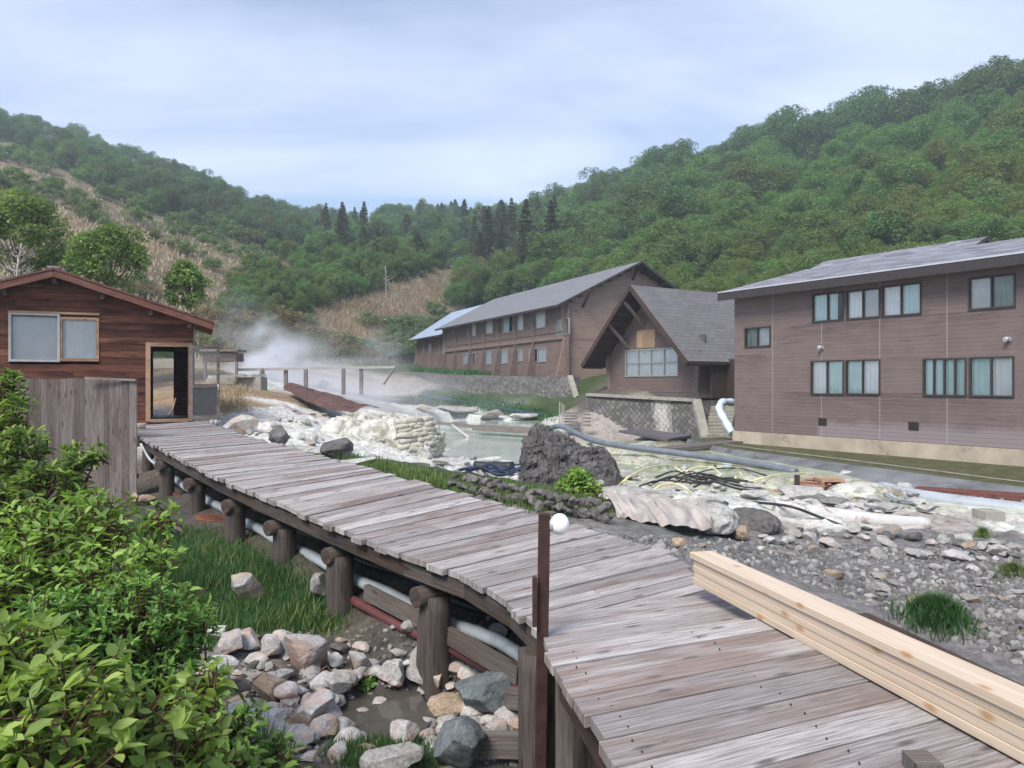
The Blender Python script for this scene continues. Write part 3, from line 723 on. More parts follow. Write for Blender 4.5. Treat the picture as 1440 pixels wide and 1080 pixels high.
# ---- near platform, one step above the walk
D0 = CZ - 0.0
PL_L = [lvl(*a) for a in [(768, 918, 1.5), (870, 1080, 1.5)]]
u = (PL_L[1] - PL_L[0]); u.normalize()
pdir = Vector((1.54, .70, 0)).normalized()          # the way the boards run
plat = empty('plank_platform', PL_L[0], 0, 'near plank platform of wide grey boards one step above the boardwalk', 'platform')
mb = MB(); c = PL_L[0].copy(); y = 0; k = 0
wid = [.215, .20, .205, .20, .22, .215, .23, .2, .21, .22, .2, .21, .2, .22, .2]
perp = Vector((-pdir.y, pdir.x, 0))
for k, wd in enumerate(wid):
    step = wd / abs(perp.dot(u))            # length along the platform's edge
    a0 = c + u * step * .95; a1 = c.copy(); c = c + u * step
    j = rnd.uniform(-.02, .02); L = rnd.uniform(1.90, 1.96)
    dz = rnd.uniform(-.006, .006); dz2 = rnd.uniform(-.006, .006)
    a0 = a0 - pdir * j; a1 = a1 - pdir * j; a0.z += dz; a1.z += dz
    b0 = a0 + pdir * (L + k * .012); b1 = a1 + pdir * (L + k * .012); b0.z += dz2; b1.z += dz2
    plank(mb, loc(plat, a0), loc(plat, a1), loc(plat, b0), loc(plat, b1), .055)
c = PL_L[0].copy()
for wd in wid:
    step = wd / abs(perp.dot(u)); m_ = c + u * step * .5
    for f in (.13, 1.0, 1.75):
        for s_ in (-.24, .22):
            q = m_ + pdir * (f + rnd.uniform(-.03, .03)) + u * step * s_; q.z += .008; mb.tube([loc(plat, q - Vector((0, 0, .01))), loc(plat, q)], .005, 7, m=1)
    c = c + u * step
mb.obj('plank_deck', [M['deck'], M['rust']], plat, .003)
mb = MB()
for f in (.12, 1.2, 2.4):
    a = PL_L[0] + pdir * f - u * -.05 - Vector((0, 0, .16)); mb.beam(loc(plat, a), loc(plat, a + u * 3.4), .09, .2)
mb.obj('joist', M['darkwood'], plat)
# two lower boards at the step, between walk and platform
mb = MB()
s0 = PL_L[0] - u * .02 - Vector((0, 0, .075))
for k in range(4):
    a1 = s0 - u * .24 * (k + .95) - pdir * rnd.uniform(.02, .07); a0 = s0 - u * .24 * k - pdir * rnd.uniform(.02, .05)
    a0.z -= .012 * k; a1.z -= .012 * k; a0 += pdir * (.06 * k + .05); a1 += pdir * (.06 * k + .11)
    plank(mb, loc(plat, a0), loc(plat, a1), loc(plat, a0 + pdir * (2.15 - .1 * k)), loc(plat, a1 + pdir * (2.15 - .12 * k)), .05)
mb.obj('step_board', M['deck'], plat)
# posts of the platform, thick log beside the steel post
def plog(px, y0, y1, Y, r, mat='log', name='support_post'):
    return log(plat, P(px, y1, Y), P(px, y0, Y), r * 1.05, r, mat, name)
plog(757, 915, 1130, 5.05, .135)
plog(838, 985, 1250, 4.9, .17)
mb = MB(); mb.beam(loc(plat, P(793, 948, 4.55)), loc(plat, P(793, 1180, 4.55)), .035, .10, up=(1, 0, 0)); mb.obj('slat', M['deckedge'], plat)
mb = MB(); mb.beam(loc(plat, P(672, 1047, 5.3)), loc(plat, P(800, 1047, 5.25)), .08, .16); mb.obj('brace', M['deckedge'], plat)
mb = MB(); mb.beam(loc(plat, P(800, 1010, 5.4)), loc(plat, P(1100, 1010, 6.5)), .3, .3); mb.obj('bearer', M['darkwood'], plat)
# a stub of post standing proud of the boards at the very front
t = MB(); q = lvl(1297, 1085, 1.5); t.beam(loc(plat, q - Vector((0, 0, .05))), loc(plat, q + Vector((0, 0, .055))), .1, .12, up=(0, 1, 0)); t.obj('post_stub', M['deckedge'], plat)

# ---- rusty steel post with a round white lamp
lp = empty('lamp_post', P(762, 1000, 4.85), 0, 'rusty brown square steel post with a round white globe lamp beside the plank step', 'lamp post')
mb = MB(); mb.beam(loc(lp, P(760, 1080, 4.85)), loc(lp, P(765.5, 722, 4.85)), .072, .072, up=(0, 1, 0)); mb.obj('post', M['rust'], lp, .004)
mb = MB(); mb.beam(loc(lp, P(752, 880, 4.80)), loc(lp, P(752, 812, 4.80)), .03, .06, up=(0, 1, 0)); mb.obj('mounting_plate', M['rust'], lp)
bm = bmesh.new(); bmesh.ops.create_uvsphere(bm, u_segments=28, v_segments=18, radius=.066); me = bpy.data.meshes.new('globe')
for f in bm.faces: f.smooth = True
bm.to_mesh(me); bm.free(); me.materials.append(M['globe']); go = bpy.data.objects.new('globe', me); link(go, lp); go.location = loc(lp, P(787, 737, 4.85)); go.scale = (.92, 1, 1.02)
mb = MB(); cc = P(777, 737, 4.85); mb.tube([loc(lp, cc - Vector((.02, 0, 0))), loc(lp, cc + Vector((.018, 0, 0)))], [.045, .05], 14); mb.obj('lamp_holder', M['gutter'], lp)

# ---- new pine boards stacked on the platform
l0 = lvl(968, 822, 1.62); l1 = lvl(1440, 1045, 1.5)
ldir = (l1 - l0).normalized(); L0 = l0.copy(); L0.z = CZ - 1.5 + .03
ld = Vector((ldir.x, ldir.y, 0)).normalized(); lw = Vector((-ld.y, ld.x, 0))
lw = lw if lw.x > 0 else -lw
names = ['lowest new pine board of the pile, flat on the grey planks', 'second pine board from the bottom of the pile', 'middle new pine board of the pile', 'fourth pine board, just under the topmost one', 'topmost wide pale pine board with knots, overhanging the pile']
L0 = lvl(972, 822, 1.5)
zc = CZ - 1.5 + .01
for k in range(5):
    th = .045; o0 = [0, .012, 0, .008, -.03][k]; wdt = [.155, .15, .155, .15, .185][k]; off = [.012, .018, .014, .017, .0][k]
    a = L0 + ld * o0 + lw * (wdt / 2 + off); a.z = zc + th / 2; b = a + ld * 3.9
    mb = MB(); mb.beam((0, 0, 0), b - a, wdt, th); o = mb.obj('pine_board', M['pine'], None, .003); o.location = a
    tag(o, names[k], 'board', 'new pine boards piled on the platform'); zc += th + .001

# ---- pipes carried under the walk
def under(k0, k1, f, dz, r, mat, name, label, cat, sag=.02, grp=None):
    pts = []
    for k in range(k0, k1, 4):
        p = WL[k].lerp(WR[k], f); p.z -= dz + (sag if (k // 4) % 2 else 0); pts.append(p)
    mb = MB(); mb.tube(spline(pts, 3), r, 10); o = mb.obj(name, M[mat]); return tag(o, label, cat, grp)
under(0, 76, .22, .66, .062, 'pvc', 'water_pipe', 'thick pale grey blue pipe slung under the boardwalk', 'pipe', .03)
under(2, 60, .15, .82, .05, 'redpipe', 'maroon_pipe', 'maroon pipe running below the pale pipe under the boardwalk', 'pipe', .02)
under(0, 70, .32, .52, .04, 'black', 'black_hose', 'black hose hung highest under the boardwalk planks', 'hose', .05)
under(0, 70, .40, .60, .045, 'black', 'black_hose', 'black hose behind the pale pipe under the boardwalk', 'hose', .04)
under(0, 66, .50, .72, .05, 'black', 'black_hose', 'innermost black hose low under the boardwalk', 'hose', .05)
q = [P(198, 624, 14.3), P(215, 650, 14.1), P(245, 657, 13.2), P(285, 658, 12.0)]
mb = MB(); mb.tube(spline(q, 8), .022, 8); tag(mb.obj('white_hose', M['pvc']), 'thin white hose sagging along the deck edge by the fence', 'hose')
# ---------------------------------------------------------------- buildings
class Bld:
    """local frame: x along the wall, y inward, z up; origin on the wall line"""
    def __init__(s, name, o, ux, label, cat='building', group=None):
        s.o = Vector(o); s.a = math.atan2(ux[1], ux[0]); s.root = empty(name, s.o, s.a, label, cat, group)
        s.ux = Vector((math.cos(s.a), math.sin(s.a), 0)); s.uy = Vector((-math.sin(s.a), math.cos(s.a), 0))
    def to(s, p): d = Vector(p) - s.o; return Vector((d.dot(s.ux), d.dot(s.uy), d.z))
    def at(s, px, py, y=0):
        """local (x, z) of the ray through the photo point where it meets the plane local-y = y"""
        r = Vector(((px - 720) / FP, 1, -(py - 540) / FP)); c = Vector((0, 0, CZ)); o = s.o + s.uy * y
        t = (o - c).dot(s.uy) / r.dot(s.uy); q = s.to(c + r * t); return q.x, q.z
    def rect(s, x0, y0, x1, y1, y=0):
        a = s.at(x0, y0, y); b = s.at(x1, y1, y); c = s.at(x0, y1, y); d = s.at(x1, y0, y)
        return min(a[0], b[0]), max(a[0], b[0]), (c[1] + b[1]) / 2, (a[1] + d[1]) / 2

def holed(mb, x0, x1, z0, z1, holes, y=0, th=.14, m=0):
    xs = sorted({x0, x1, *[h[0] for h in holes], *[h[1] for h in holes]}); zs = sorted({z0, z1, *[h[2] for h in holes], *[h[3] for h in holes]})
    for a, b in zip(xs, xs[1:]):
        for c, d in zip(zs, zs[1:]):
            mx, mz = (a + b) / 2, (c + d) / 2
            if any(h[0] < mx < h[1] and h[2] < mz < h[3] for h in holes): continue
            mb.face([(a, y, c), (b, y, c), (b, y, d), (a, y, d)], [(a, c), (b, c), (b, d), (a, d)], m)
    for h in holes:
        a, b, c, d = h[:4]
        for p in ([(a, y, c), (a, y, d), (a, y + th, d), (a, y + th, c)], [(b, y, d), (b, y, c), (b, y + th, c), (b, y + th, d)], [(a, y, d), (b, y, d), (b, y + th, d), (a, y + th, d)], [(b, y, c), (a, y, c), (a, y + th, c), (b, y + th, c)]):
            mb.face(p, None, m)

def window(root, r, mat='frame_dark', sash=2, curtains=('w', 'w'), fw=.045, y=0, rows=1, proud=.03, seed=0):
    """frame part with pane and curtain sub-parts in the opening r = x0,x1,z0,z1"""
    x0, x1, z0, z1 = r; mb = MB(); e = .004
    ya, yb = y - proud, y + .07
    mb.box(x0 - fw * .6, x1 + fw * .6, ya, yb, z1 - fw * .4, z1 + fw * .7); mb.box(x0 - fw * .6, x1 + fw * .6, ya - .015, yb, z0 - fw * .7, z0 + fw * .4)
    mb.box(x0 - fw * .6, x0 + fw * .5, ya, yb, z0 + fw * .4, z1 - fw * .4); mb.box(x1 - fw * .5, x1 + fw * .6, ya, yb, z0 + fw * .4, z1 - fw * .4)
    for k in range(1, sash):
        x = x0 + (x1 - x0) * k / sash; mb.box(x - fw * .45, x + fw * .45, ya + .006, yb - .01, z0 + fw * .4, z1 - fw * .4)
    for k in range(1, rows):
        z = z0 + (z1 - z0) * k / rows; mb.box(x0 + fw * .5, x1 - fw * .5, ya + .01, yb - .015, z - fw * .4, z + fw * .4)
    w = mb.obj('window', M[mat], root)
    mb = MB(); mb.face([(x0, y + .05, z0), (x1, y + .05, z0), (x1, y + .05, z1), (x0, y + .05, z1)]); mb.obj('pane', M['glass'], w)
    n = len(curtains)
    for k, c in enumerate(curtains):
        a = x0 + (x1 - x0) * k / n; b = x0 + (x1 - x0) * (k + 1) / n
        if c == '.': continue
        mb = MB(); zz0 = z0
        if c in 'WT': a, b = a, a + (b - a) * .55
        if c == 'h': zz0 = z0 + (z1 - z0) * .42
        m = max(4, int((b - a) / .05))
        for q in range(m):
            xa = a + (b - a) * q / m; xb = a + (b - a) * (q + 1) / m
            fa = .018 * math.sin(q * 2.1) if c not in 'sh' else 0; fb = .018 * math.sin((q + 1) * 2.1) if c not in 'sh' else 0
            mb.face([(xa, y + .085 + fa, zz0), (xb, y + .085 + fb, zz0), (xb, y + .085 + fb, z1), (xa, y + .085 + fa, z1)])
        mb.obj('curtain' if c not in 's' else 'insect_screen', M[{'w': 'curtain_white', 'W': 'curtain_white', 't': 'curtain_teal', 'T': 'curtain_teal', 's': 'screenp', 'd': 'dim_room_tone', 'h': 'curtain_white'}[c]], w)  # the 'd' sheets only carry the dim room's tone
    return w
def slab(mb, a, b, c, d, th, m=0):
    """roof slab: a-b eave edge, d-c ridge edge, thickness downwards (uv: u along the eave, v up the slope)"""
    a, b, c, d = map(Vector, (a, b, c, d)); L = (b - a).length; H = (d - a).length; dn = Vector((0, 0, -th))
    mb.face([a, b, c, d], [(0, 0), (L, 0), ((c - d).length, H), (0, H)], m)
    lo = [p + dn for p in (a, b, c, d)]
    mb.face(lo[::-1], [(0, 0)] * 4, m + 1)
    for p, q, r_, s_ in ((a, b, lo[1], lo[0]), (b, c, lo[2], lo[1]), (c, d, lo[3], lo[2]), (d, a, lo[0], lo[3])):
        mb.face([s_, r_, q, p], [(0, 0), (1, 0), (1, th), (0, th)], m + 1)

# ---- right building
B = Bld('mauve_lodge', (9.27, 32.0, CZ - 1.93), (.533, -.846), 'large two storey mauve brown lodge with grey shingle roof at the right')
r = B.root; LEN = 17.5; H = 5.55; DEP = 10.0
wins = [('frame_dark', (1048, 461, 1083, 487), 2, 'ds'), ('frame_dark', (1143, 413, 1186, 451), 2, 'tT'), ('frame_dark', (1191, 408, 1237, 447), 2, 'ws'), ('frame_dark', (1241, 401, 1295, 443), 2, 'wt'),
        ('frame_dark', (1363, 389, 1427, 433), 2, 'sd'), ('frame_dark', (1141, 508, 1186, 554), 2, 'wt'), ('frame_dark', (1190, 507, 1237, 554), 2, 'tw'),
        ('frame_dark', (1299, 505, 1358, 556), 4, 'tttt'), ('frame_dark', (1364, 503, 1425, 557), 2, 'tw')]
rects = [B.rect(*w[1]) for w in wins]
mb = MB(); holed(mb, 0, LEN, 0, H, rects)
mb.face([(0, DEP, 0), (0, 0, 0), (0, 0, H), (0, DEP / 2, H + 1.2), (0, DEP, H)], [(DEP, 0), (0, 0), (0, H), (DEP / 2, H + 1.2), (DEP, H)])
mb.face([(LEN, 0, 0), (LEN, DEP, 0), (LEN, DEP, H), (LEN, 0, H)], [(0, 0), (DEP, 0), (DEP, H), (0, H)])
mb.face([(LEN, DEP, 0), (0, DEP, 0), (0, DEP, H), (LEN, DEP, H)], [(0, 0), (LEN, 0), (LEN, H), (0, H)])
mb.obj('wall', M['side_right'], r)
mb = MB(); mb.box(-.06, LEN + .06, -.05, DEP, -1.2, -.012); mb.obj('foundation', M['concrete'], r)
for w, q in zip(wins, rects): window(r, q, w[0], w[2], w[3], .05)
mb = MB(); mb.box(0, LEN, .9, 1.0, 0, H)
mb.face([(0, .9, H / 2 + .0), (LEN, .9, H / 2), (LEN, .16, H / 2), (0, .16, H / 2)]); mb.obj('inner_partition', M['interior'], r)
x, z = B.at(1281, 410, .6); mb = MB(); mb.box(x - .28, x + .28, .6, .66, z - .03, z + .03); mb.obj('ceiling_lamp', M['tube'], r)
ov = .6; rise = 1.24; half = 5.0
mb = MB(); zE = H + .16; sl_ = rise / half
slab(mb, (-.3, -ov, zE - ov * sl_ + .18), (LEN + .8, -ov, zE - ov * sl_ + .18), (LEN + .8, half, zE + rise + .18), (-.3, half, zE + rise + .18), .16)
slab(mb, (LEN + .8, half * 2 + ov, zE - ov * sl_ + .18), (-.3, half * 2 + ov, zE - ov * sl_ + .18), (-.3, half, zE + rise + .181), (LEN + .8, half, zE + rise + .181), .16)
mb.obj('roof', [M['roof_right'], M['fascia']], r)
mb = MB(); ze = zE - ov * sl_ + .02; mb.box(-.32, LEN + .82, -ov - .06, -ov + .0, ze - .2, ze + .14); mb.obj('fascia', M['fascia'], r)
mb = MB(); mb.box(-.32, LEN + .82, -ov - .075, -ov - .062, ze + .12, ze + .165); mb.obj('flashing', M['gutter'], r)
# second roof piece higher up the slope
mb = MB(); xa = B.at(1385, 333, half + 1.2)[0]; zr_ = B.at(1385, 333, half + 1.2)[1]; zl_ = zE + rise - .12
slab(mb, (-.25, half - .5, zl_), (xa + .1, half - .5, zl_), (xa + .1, half + 1.2, zr_), (-.25, half + 1.2, zr_), .14)
slab(mb, (xa + .1, half + 3.4, zl_ - .2), (-.25, half + 3.4, zl_ - .2), (-.25, half + 1.2, zr_ + .001), (xa + .1, half + 1.2, zr_ + .001), .14)
mb.obj('ridge_roof', [M['roof_right'], M['fascia']], r)
mb = MB(); mb.face([(xa, half - .4, zl_ - .3), (xa, half + 3.2, zl_ - .3), (xa, half + 1.2, zr_ - .1)]); mb.obj('gable_panel', M['darkwood'], r)
for px, py in ((1157, 488), (1420, 476)):
    x, z = B.at(px, py); mb = MB(); mb.box(x - .05, x + .05, -.06, 0, z - .08, z + .04); mb.tube([(x, -.06, z), (x - .05, -.2, z - .03)], [.05, .075], 12)
    mb.obj('floodlight', M['gutter'], r)
for px, py in ((1157, 593), (1285, 599)):
    x, z = B.at(px, py); mb = MB(); mb.box(x - .17, x + .17, -.03, .02, z - .13, z + .13); v = mb.obj('vent', M['frame_dark'], r)
    mb = MB()
    for q in range(5): mb.beam((x - .15, -.036, z - .1 + q * .05), (x + .15, -.036, z - .1 + q * .05), .02, .012)
    mb.obj('louvre', M['darkwood'], v)
BR = B

# ---- timber hut on the left
HW = 3.09; HU = Vector((.925, .38, 0)).normalized(); HR = P(272, 540, 20)
hz0 = CZ - .96
B = Bld('timber_hut', (HR.x - HU.x * 2 * HW, HR.y - HU.y * 2 * HW, hz0), HU, 'reddish brown timber plank hut with open screen door at the boardwalk end', 'hut'); r = B.root
DEPH = 3.6; eave = B.at(272, 452)[1]; apex = B.at(80, 388)[1]; W2 = HW * 2
win = B.rect(13, 443, 139, 507); door = B.rect(211, 487, 265, 589)
door = (door[0], door[1], -.02, door[3])
mb = MB(); ph = .175; z = -1.0; row = 0
holes = [win, door]
while z < apex:
    z1 = z + ph - .006
    zm = (z + z1) / 2
    def lim(zz):
        if zz <= eave: return 0, W2
        t = (zz - eave) / (apex - eave); return HW * t, W2 - HW * t
    cuts = sorted({c for h in holes if h[2] - .0 < z1 and h[3] > z for c in h[:2]})
    l0, r0 = lim(z); l1, r1 = lim(min(z1, apex))
    xs = [None] + cuts + [None]
    segs = []
    for a, b in zip(xs[:-1], xs[1:]):
        am = (a if a is not None else 0); bm_ = (b if b is not None else W2); mid = (am + bm_) / 2
        if any(h[0] < mid < h[1] and h[2] < z1 and h[3] > z for h in holes if a is not None or b is not None) and cuts: continue
        segs.append((a, b))
    for a, b in segs:
        # random butt joints
        A0 = a if a is not None else l0; B0 = b if b is not None else r0; A1 = a if a is not None else l1; B1 = b if b is not None else r1
        js = sorted(rnd.uniform(A0 + .6, B0 - .6) for _ in range(1 if B0 - A0 > 2.4 else 0)) if B0 - A0 > 2.4 else []
        e = [None] + js + [None]
        for p, q in zip(e[:-1], e[1:]):
            x0 = A0 if p is None else p + .003; x1 = B0 if q is None else q - .003; x0t = A1 if p is None else x0; x1t = B1 if q is None else x1
            if x1t <= x0t: x0t = x1t = (x0t + x1t) / 2
            y = rnd.uniform(-.012, .006)
            u0 = rnd.random() * 20
            poly = [(x0, y, z), (x1, y, z), (x1t, y, z1), (x0t, y, z1)]
            i = mb.idx(poly + [(px_, .05, pz_) for px_, _, pz_ in poly])
            mb.f.append([i, i + 1, i + 2, i + 3]); mb.uv.append([(u0 + x0, 0), (u0 + x1, 0), (u0 + x1t, ph), (u0 + x0t, ph)]); mb.m.append(0); mb.sm.append(False)
            for k in range(4):
                n = (k + 1) % 4; mb.f.append([i + k, i + 4 + k, i + 4 + n, i + n]); mb.uv.append([(u0, 0), (u0 + .05, 0), (u0 + .05, .05), (u0, .05)]); mb.m.append(0); mb.sm.append(False)
    z += ph
mb.obj('front_wall', M['hutwood'], r)
# other walls, and the passage behind the door (open again at the back)
pr = door[1] - .0
mb = MB(); bdoor = (door[0] - .1, door[0] + .46, -.02, door[3])
mb.face([(0, DEPH, -1), (0, .06, -1), (0, .06, eave), (0, DEPH, eave)]); mb.face([(W2, .06, -1), (W2, DEPH, -1), (W2, DEPH, eave), (W2, .06, eave)], [(0, 0), (3.6, 0), (3.6, 2), (0, 2)])
holed(mb, 0, W2, -1, eave, [bdoor, (.6, 1.6, .7, 1.7)], DEPH, .08)
mb.face([(0, DEPH, eave), (W2, DEPH, eave), (HW, DEPH, apex)])
mb.face([(0, .055, eave), (W2, .055, eave), (HW, .055, apex)])
mb.obj('wall', M['hutwood'], r)
mb = MB(); mb.box(door[0] - .5, door[0] - .42, .5, DEPH - .02, -.02, eave)
mb.obj('inner_wall', M['darkwood'], r); mb = MB()
n = 9
for k in range(n): mb.box(door[1] - .0, door[1] + .05, .08 + k * (DEPH - .3) / n, .08 + (k + .96) * (DEPH - .3) / n, 0, eave)
mb.obj('inner_wall', M['darkwood'], r)
mb = MB(); mb.box(.05, W2 - .05, .06, DEPH - .01, -.12, -.03); mb.obj('floor', M['deckedge'], r)
# door frame and timber trims
mb = MB(); x0, x1, z0, z1 = door
mb.box(x0 - .1, x0 + .01, -.05, .06, 0, z1 + .09); mb.box(x1 - .01, x1 + .1, -.05, .06, 0, z1 + .09); mb.box(x0 + .01, x1 - .01, -.05, .06, z1 - .01, z1 + .09); mb.box(x0 + .01, x1 - .01, -.06, .1, -.015, .06)
mb.box(W2 - .005, W2 + .03, -.03, .06, -.9, eave - .05)
mb.obj('door_frame', M['huttrim'], r)
# open screen door lying back past the corner
q0 = door[1] + .03; q1 = B.at(309, 540, -.12)[0]; zt = z1 + .02
mb = MB(); y0, y1 = -.14, -.10; f = .075
mb.box(q0, q0 + f, y0, y1, .02, zt); mb.box(q1 - f, q1, y0, y1, .02, zt); mb.box(q0 + f, q1 - f, y0, y1, zt - f, zt); mb.box(q0 + f, q1 - f, y0, y1, .02, .02 + .13); mb.box(q0 + f, q1 - f, y0, y1, .86, .96)
dr = mb.obj('screen_door', M['fence'], r)
mb = MB(); mb.box(q0 + f, q1 - f, y0 + .012, y1 - .012, .15, .86); mb.obj('lower_panel', M['doorpanel'], dr)
mb = MB(); mb.face([(q0 + f, -.12, .96), (q1 - f, -.12, .96), (q1 - f, -.12, zt - f), (q0 + f, -.12, zt - f)]); mb.obj('pane', M['glass'], dr)
mb = MB(); mb.tube([(q1 - .04, -.19, .95), (q1 - .04, -.19, .80)], .012, 8); mb.box(q1 - .06, q1 - .02, -.19, -.14, .92, .94); mb.obj('handle', M['gutter'], dr)
# window: two sashes, left grey screen, right blind
xm = B.at(84, 475)[0]
window(r, (win[0] + .02, xm - .02, win[2] + .0, win[3]), 'frame_lite', 1, 's', .05, 0, 1, .05)
wo = window(r, (xm + .03, win[1] - .03, win[2] + .03, win[3] - .08), 'huttrim', 1, 'w', .06, 0, 1, .03)  # white sheet added behind the blind so that it looks bright
mb = MB(); a, b = xm + .06, win[1] - .06
for k in range(22): zz = win[2] + .06 + k * (win[3] - win[2] - .2) / 21; mb.beam((a, .064, zz), (b, .064, zz), .02, .006, up=(0, .3, 1))
mb.obj('blind', M['curtain_white'], wo)
mb = MB(); mb.box(win[0] - .02, win[1] + .02, -.06, .08, win[3] + .02, win[3] + .075); mb.obj('window_head', M['huttrim'], r)
mb = MB(); mb.box(.1, door[0] - .5, 1.5, 1.56, 0, eave); mb.obj('back_partition', M['interior'], r)
# roof: two slopes of brown sheet with barge boards and batten ends
rz = .1; oh = .45; so_ = (apex - eave) / HW
mb = MB(); ex = .5
ez = eave - ex * so_ + rz
slab(mb, (W2 + ex, -oh, ez), (W2 + ex, DEPH + .3, ez), (HW, DEPH + .3, apex + rz), (HW, -oh, apex + rz), .05)
slab(mb, (-ex, DEPH + .3, ez), (-ex, -oh, ez), (HW, -oh, apex + rz + .001), (HW, DEPH + .3, apex + rz + .001), .05)
ro = mb.obj('roof', [M['hutroof'], M['barge']], r)
for sgn, xe in ((1, W2 + ex), (-1, -ex)):
    mb = MB(); mb.beam((HW, -oh - .022, apex + rz - .10), (xe, -oh - .022, ez - .10), .04, .15); mb.beam((HW, -oh - .03, apex + rz + .015), (xe, -oh - .03, ez + .015), .06, .045)
    mb.obj('barge_board', M['barge'], r)
mb = MB()
for k in range(9):
    for s_ in (-1, 1):
        t = (k + .5) / 9; x = HW + s_ * (HW + ex) * t; zz = apex + rz + (ez - apex - rz) * t; mb.beam((x, -oh - .03, zz + .06), (x, DEPH, zz + .06), .07, .05)
mb.box(HW - .14, HW + .14, -oh - .04, DEPH, apex + rz + .02, apex + rz + .08)
mb.obj('roof_batten', M['hutroof'], ro)
for t in (.0, .33, .68, .97):
    for s_ in ((-1, 1) if t else (1,)):
        mb = MB(); x = HW + s_ * HW * t; zz = apex - so_ * HW * t - .16; mb.beam((x, -oh + .03, zz), (x, .0, zz), .10, .14); mb.obj('purlin_end', M['darkwood'], r)

# ---- board fence at the hut end of the boardwalk
F0 = P(192, 693, 14.25); F1 = P(20, 700, 14.6)
fn = empty('board_fence', F0, 0, 'grey vertical board fence beside the deck corner below the hut window', 'fence')
mb = MB(); d = (F1 - F0); d.z = 0; L = d.length; d.normalize(); x = 0
ztop = P(192, 533, 14.25).z; zb = min(P(192, 694, 14.25).z, gz(F0.x, F0.y)) - .05
while x < L:
    wv = rnd.uniform(.10, .17); c = F0 + d * (x + wv / 2); c.y += rnd.uniform(-.012, .012); t = rnd.uniform(-.02, .015)
    if x > 1.3: t -= .0
    mb.beam(loc(fn, Vector((c.x, c.y, zb))), loc(fn, Vector((c.x, c.y, ztop + t))), wv - .008, .025, up=(0, 1, 0)); x += wv
mb.obj('board', M['fence'], fn)
mb = MB(); mb.beam(loc(fn, Vector((F0.x - .0, F0.y - .025, ztop - .02))), loc(fn, Vector((F0.x + d.x * .95, F0.y - .03, ztop + .02))), .03, .045); mb.obj('rail', M['fence'], fn); mb = MB(); mb.beam(loc(fn, Vector((F0.x, F0.y + .05, zb + .5))), loc(fn, Vector((F1.x, F1.y + .05, zb + .5))), .05, .09); mb.beam(loc(fn, Vector((F0.x, F0.y + .05, ztop - .3))), loc(fn, Vector((F1.x, F1.y + .05, ztop - .3))), .05, .09); mb.obj('rail', M['fence'], fn)

# ---- long lodge and its annex
DL = Vector((-9.0, 20, 0)).normalized(); LZ = CZ + .70
O = Vector((3.66, 52, LZ))
# local x runs from the far left end to the near right corner so that y is inward
LL = 24.5
def long_block(name, start, length, base, eaveh, depth, rise, label, wall, roof, wins, gable, fins, ovg=1.2, ove=.9):
    o = start + DL * length
    B = Bld(name, (o.x, o.y, base), (-DL.x, -DL.y), label); r = B.root
    rects = [B.rect(*w[0]) for w in wins]
    mb = MB(); holed(mb, 0, length, -1.5, eaveh, rects)
    mb.face([(0, depth, -1.5), (0, 0, -1.5), (0, 0, eaveh), (0, depth / 2, eaveh + rise), (0, depth, eaveh)], [(0, 0), (depth, 0), (depth, eaveh), (depth / 2, eaveh + rise), (0, eaveh)])
    mb.face([(length, depth, -1.5), (0, depth, -1.5), (0, depth, eaveh), (length, depth, eaveh)])
    mb.obj('wall', M[wall], r)
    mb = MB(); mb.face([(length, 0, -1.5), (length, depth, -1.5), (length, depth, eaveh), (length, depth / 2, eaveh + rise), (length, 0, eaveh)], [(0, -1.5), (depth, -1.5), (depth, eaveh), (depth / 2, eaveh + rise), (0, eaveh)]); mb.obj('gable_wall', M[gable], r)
    for w, q in zip(wins, rects): window(r, q, 'frame_lite', w[1], w[2], .05)
    mb = MB(); mb.box(.2, length - .2, .7, .8, -1.4, eaveh); mb.obj('inner_partition', M['interior'], r)
    half = depth / 2; s_ = rise / half; mb = MB(); e = eaveh + .12
    slab(mb, (-.7, -ove, e - ove * s_), (length + ovg * .35, -ove, e - ove * s_), (length + ovg, half, e + rise), (-.7, half, e + rise), .16)
    slab(mb, (length + ovg * .35, depth + ove, e - ove * s_), (-.7, depth + ove, e - ove * s_), (-.7, half, e + rise + .001), (length + ovg, half, e + rise + .001), .16)
    mb.obj('roof', [M[roof], M['fascia']], r)
    for x in fins:
        mb = MB(); th = .11; mid = eaveh * .50
        if eaveh > 4:
            mb.prism([(x, 0, mid + .05), (x, -.16, mid + .05), (x, -.42, eaveh - .12), (x, 0, eaveh - .02)], (th, 0, 0))
        mb.prism([(x, 0, -.9), (x, -.85 if eaveh > 4 else -.7, -.9), (x, -.14, mid + .04 if eaveh > 4 else eaveh - .15), (x, 0, mid + .04 if eaveh > 4 else eaveh - .12)], (th, 0, 0))
        mb.obj('buttress', M['fin'], r)
    if eaveh > 4:
        mb = MB(); mb.box(.1, length - .1, -.13, -.003, eaveh * .5 - .1, eaveh * .5 + .14); mb.box(.1, length - .1, -.05, -.003, eaveh * .58, eaveh * .6); mb.obj('belt_board', M['fin'], r)
    return B
wl = [((657, 451, 669, 473), 1, 'w'), ((681, 449, 693, 469), 1, 'w'), ((707, 444, 736, 466), 2, 'Tw'), ((751, 438, 767, 461), 1, 'w'), ((783, 449, 800, 470), 2, 'sd'),
      ((652, 497, 668, 512), 2, 'wW'), ((681, 494, 691, 512), 1, 'w'), ((702, 493, 714, 511), 1, 'w'), ((722, 492, 735, 508), 2, '.w'), ((744, 490, 768, 509), 2, 'Ww')]
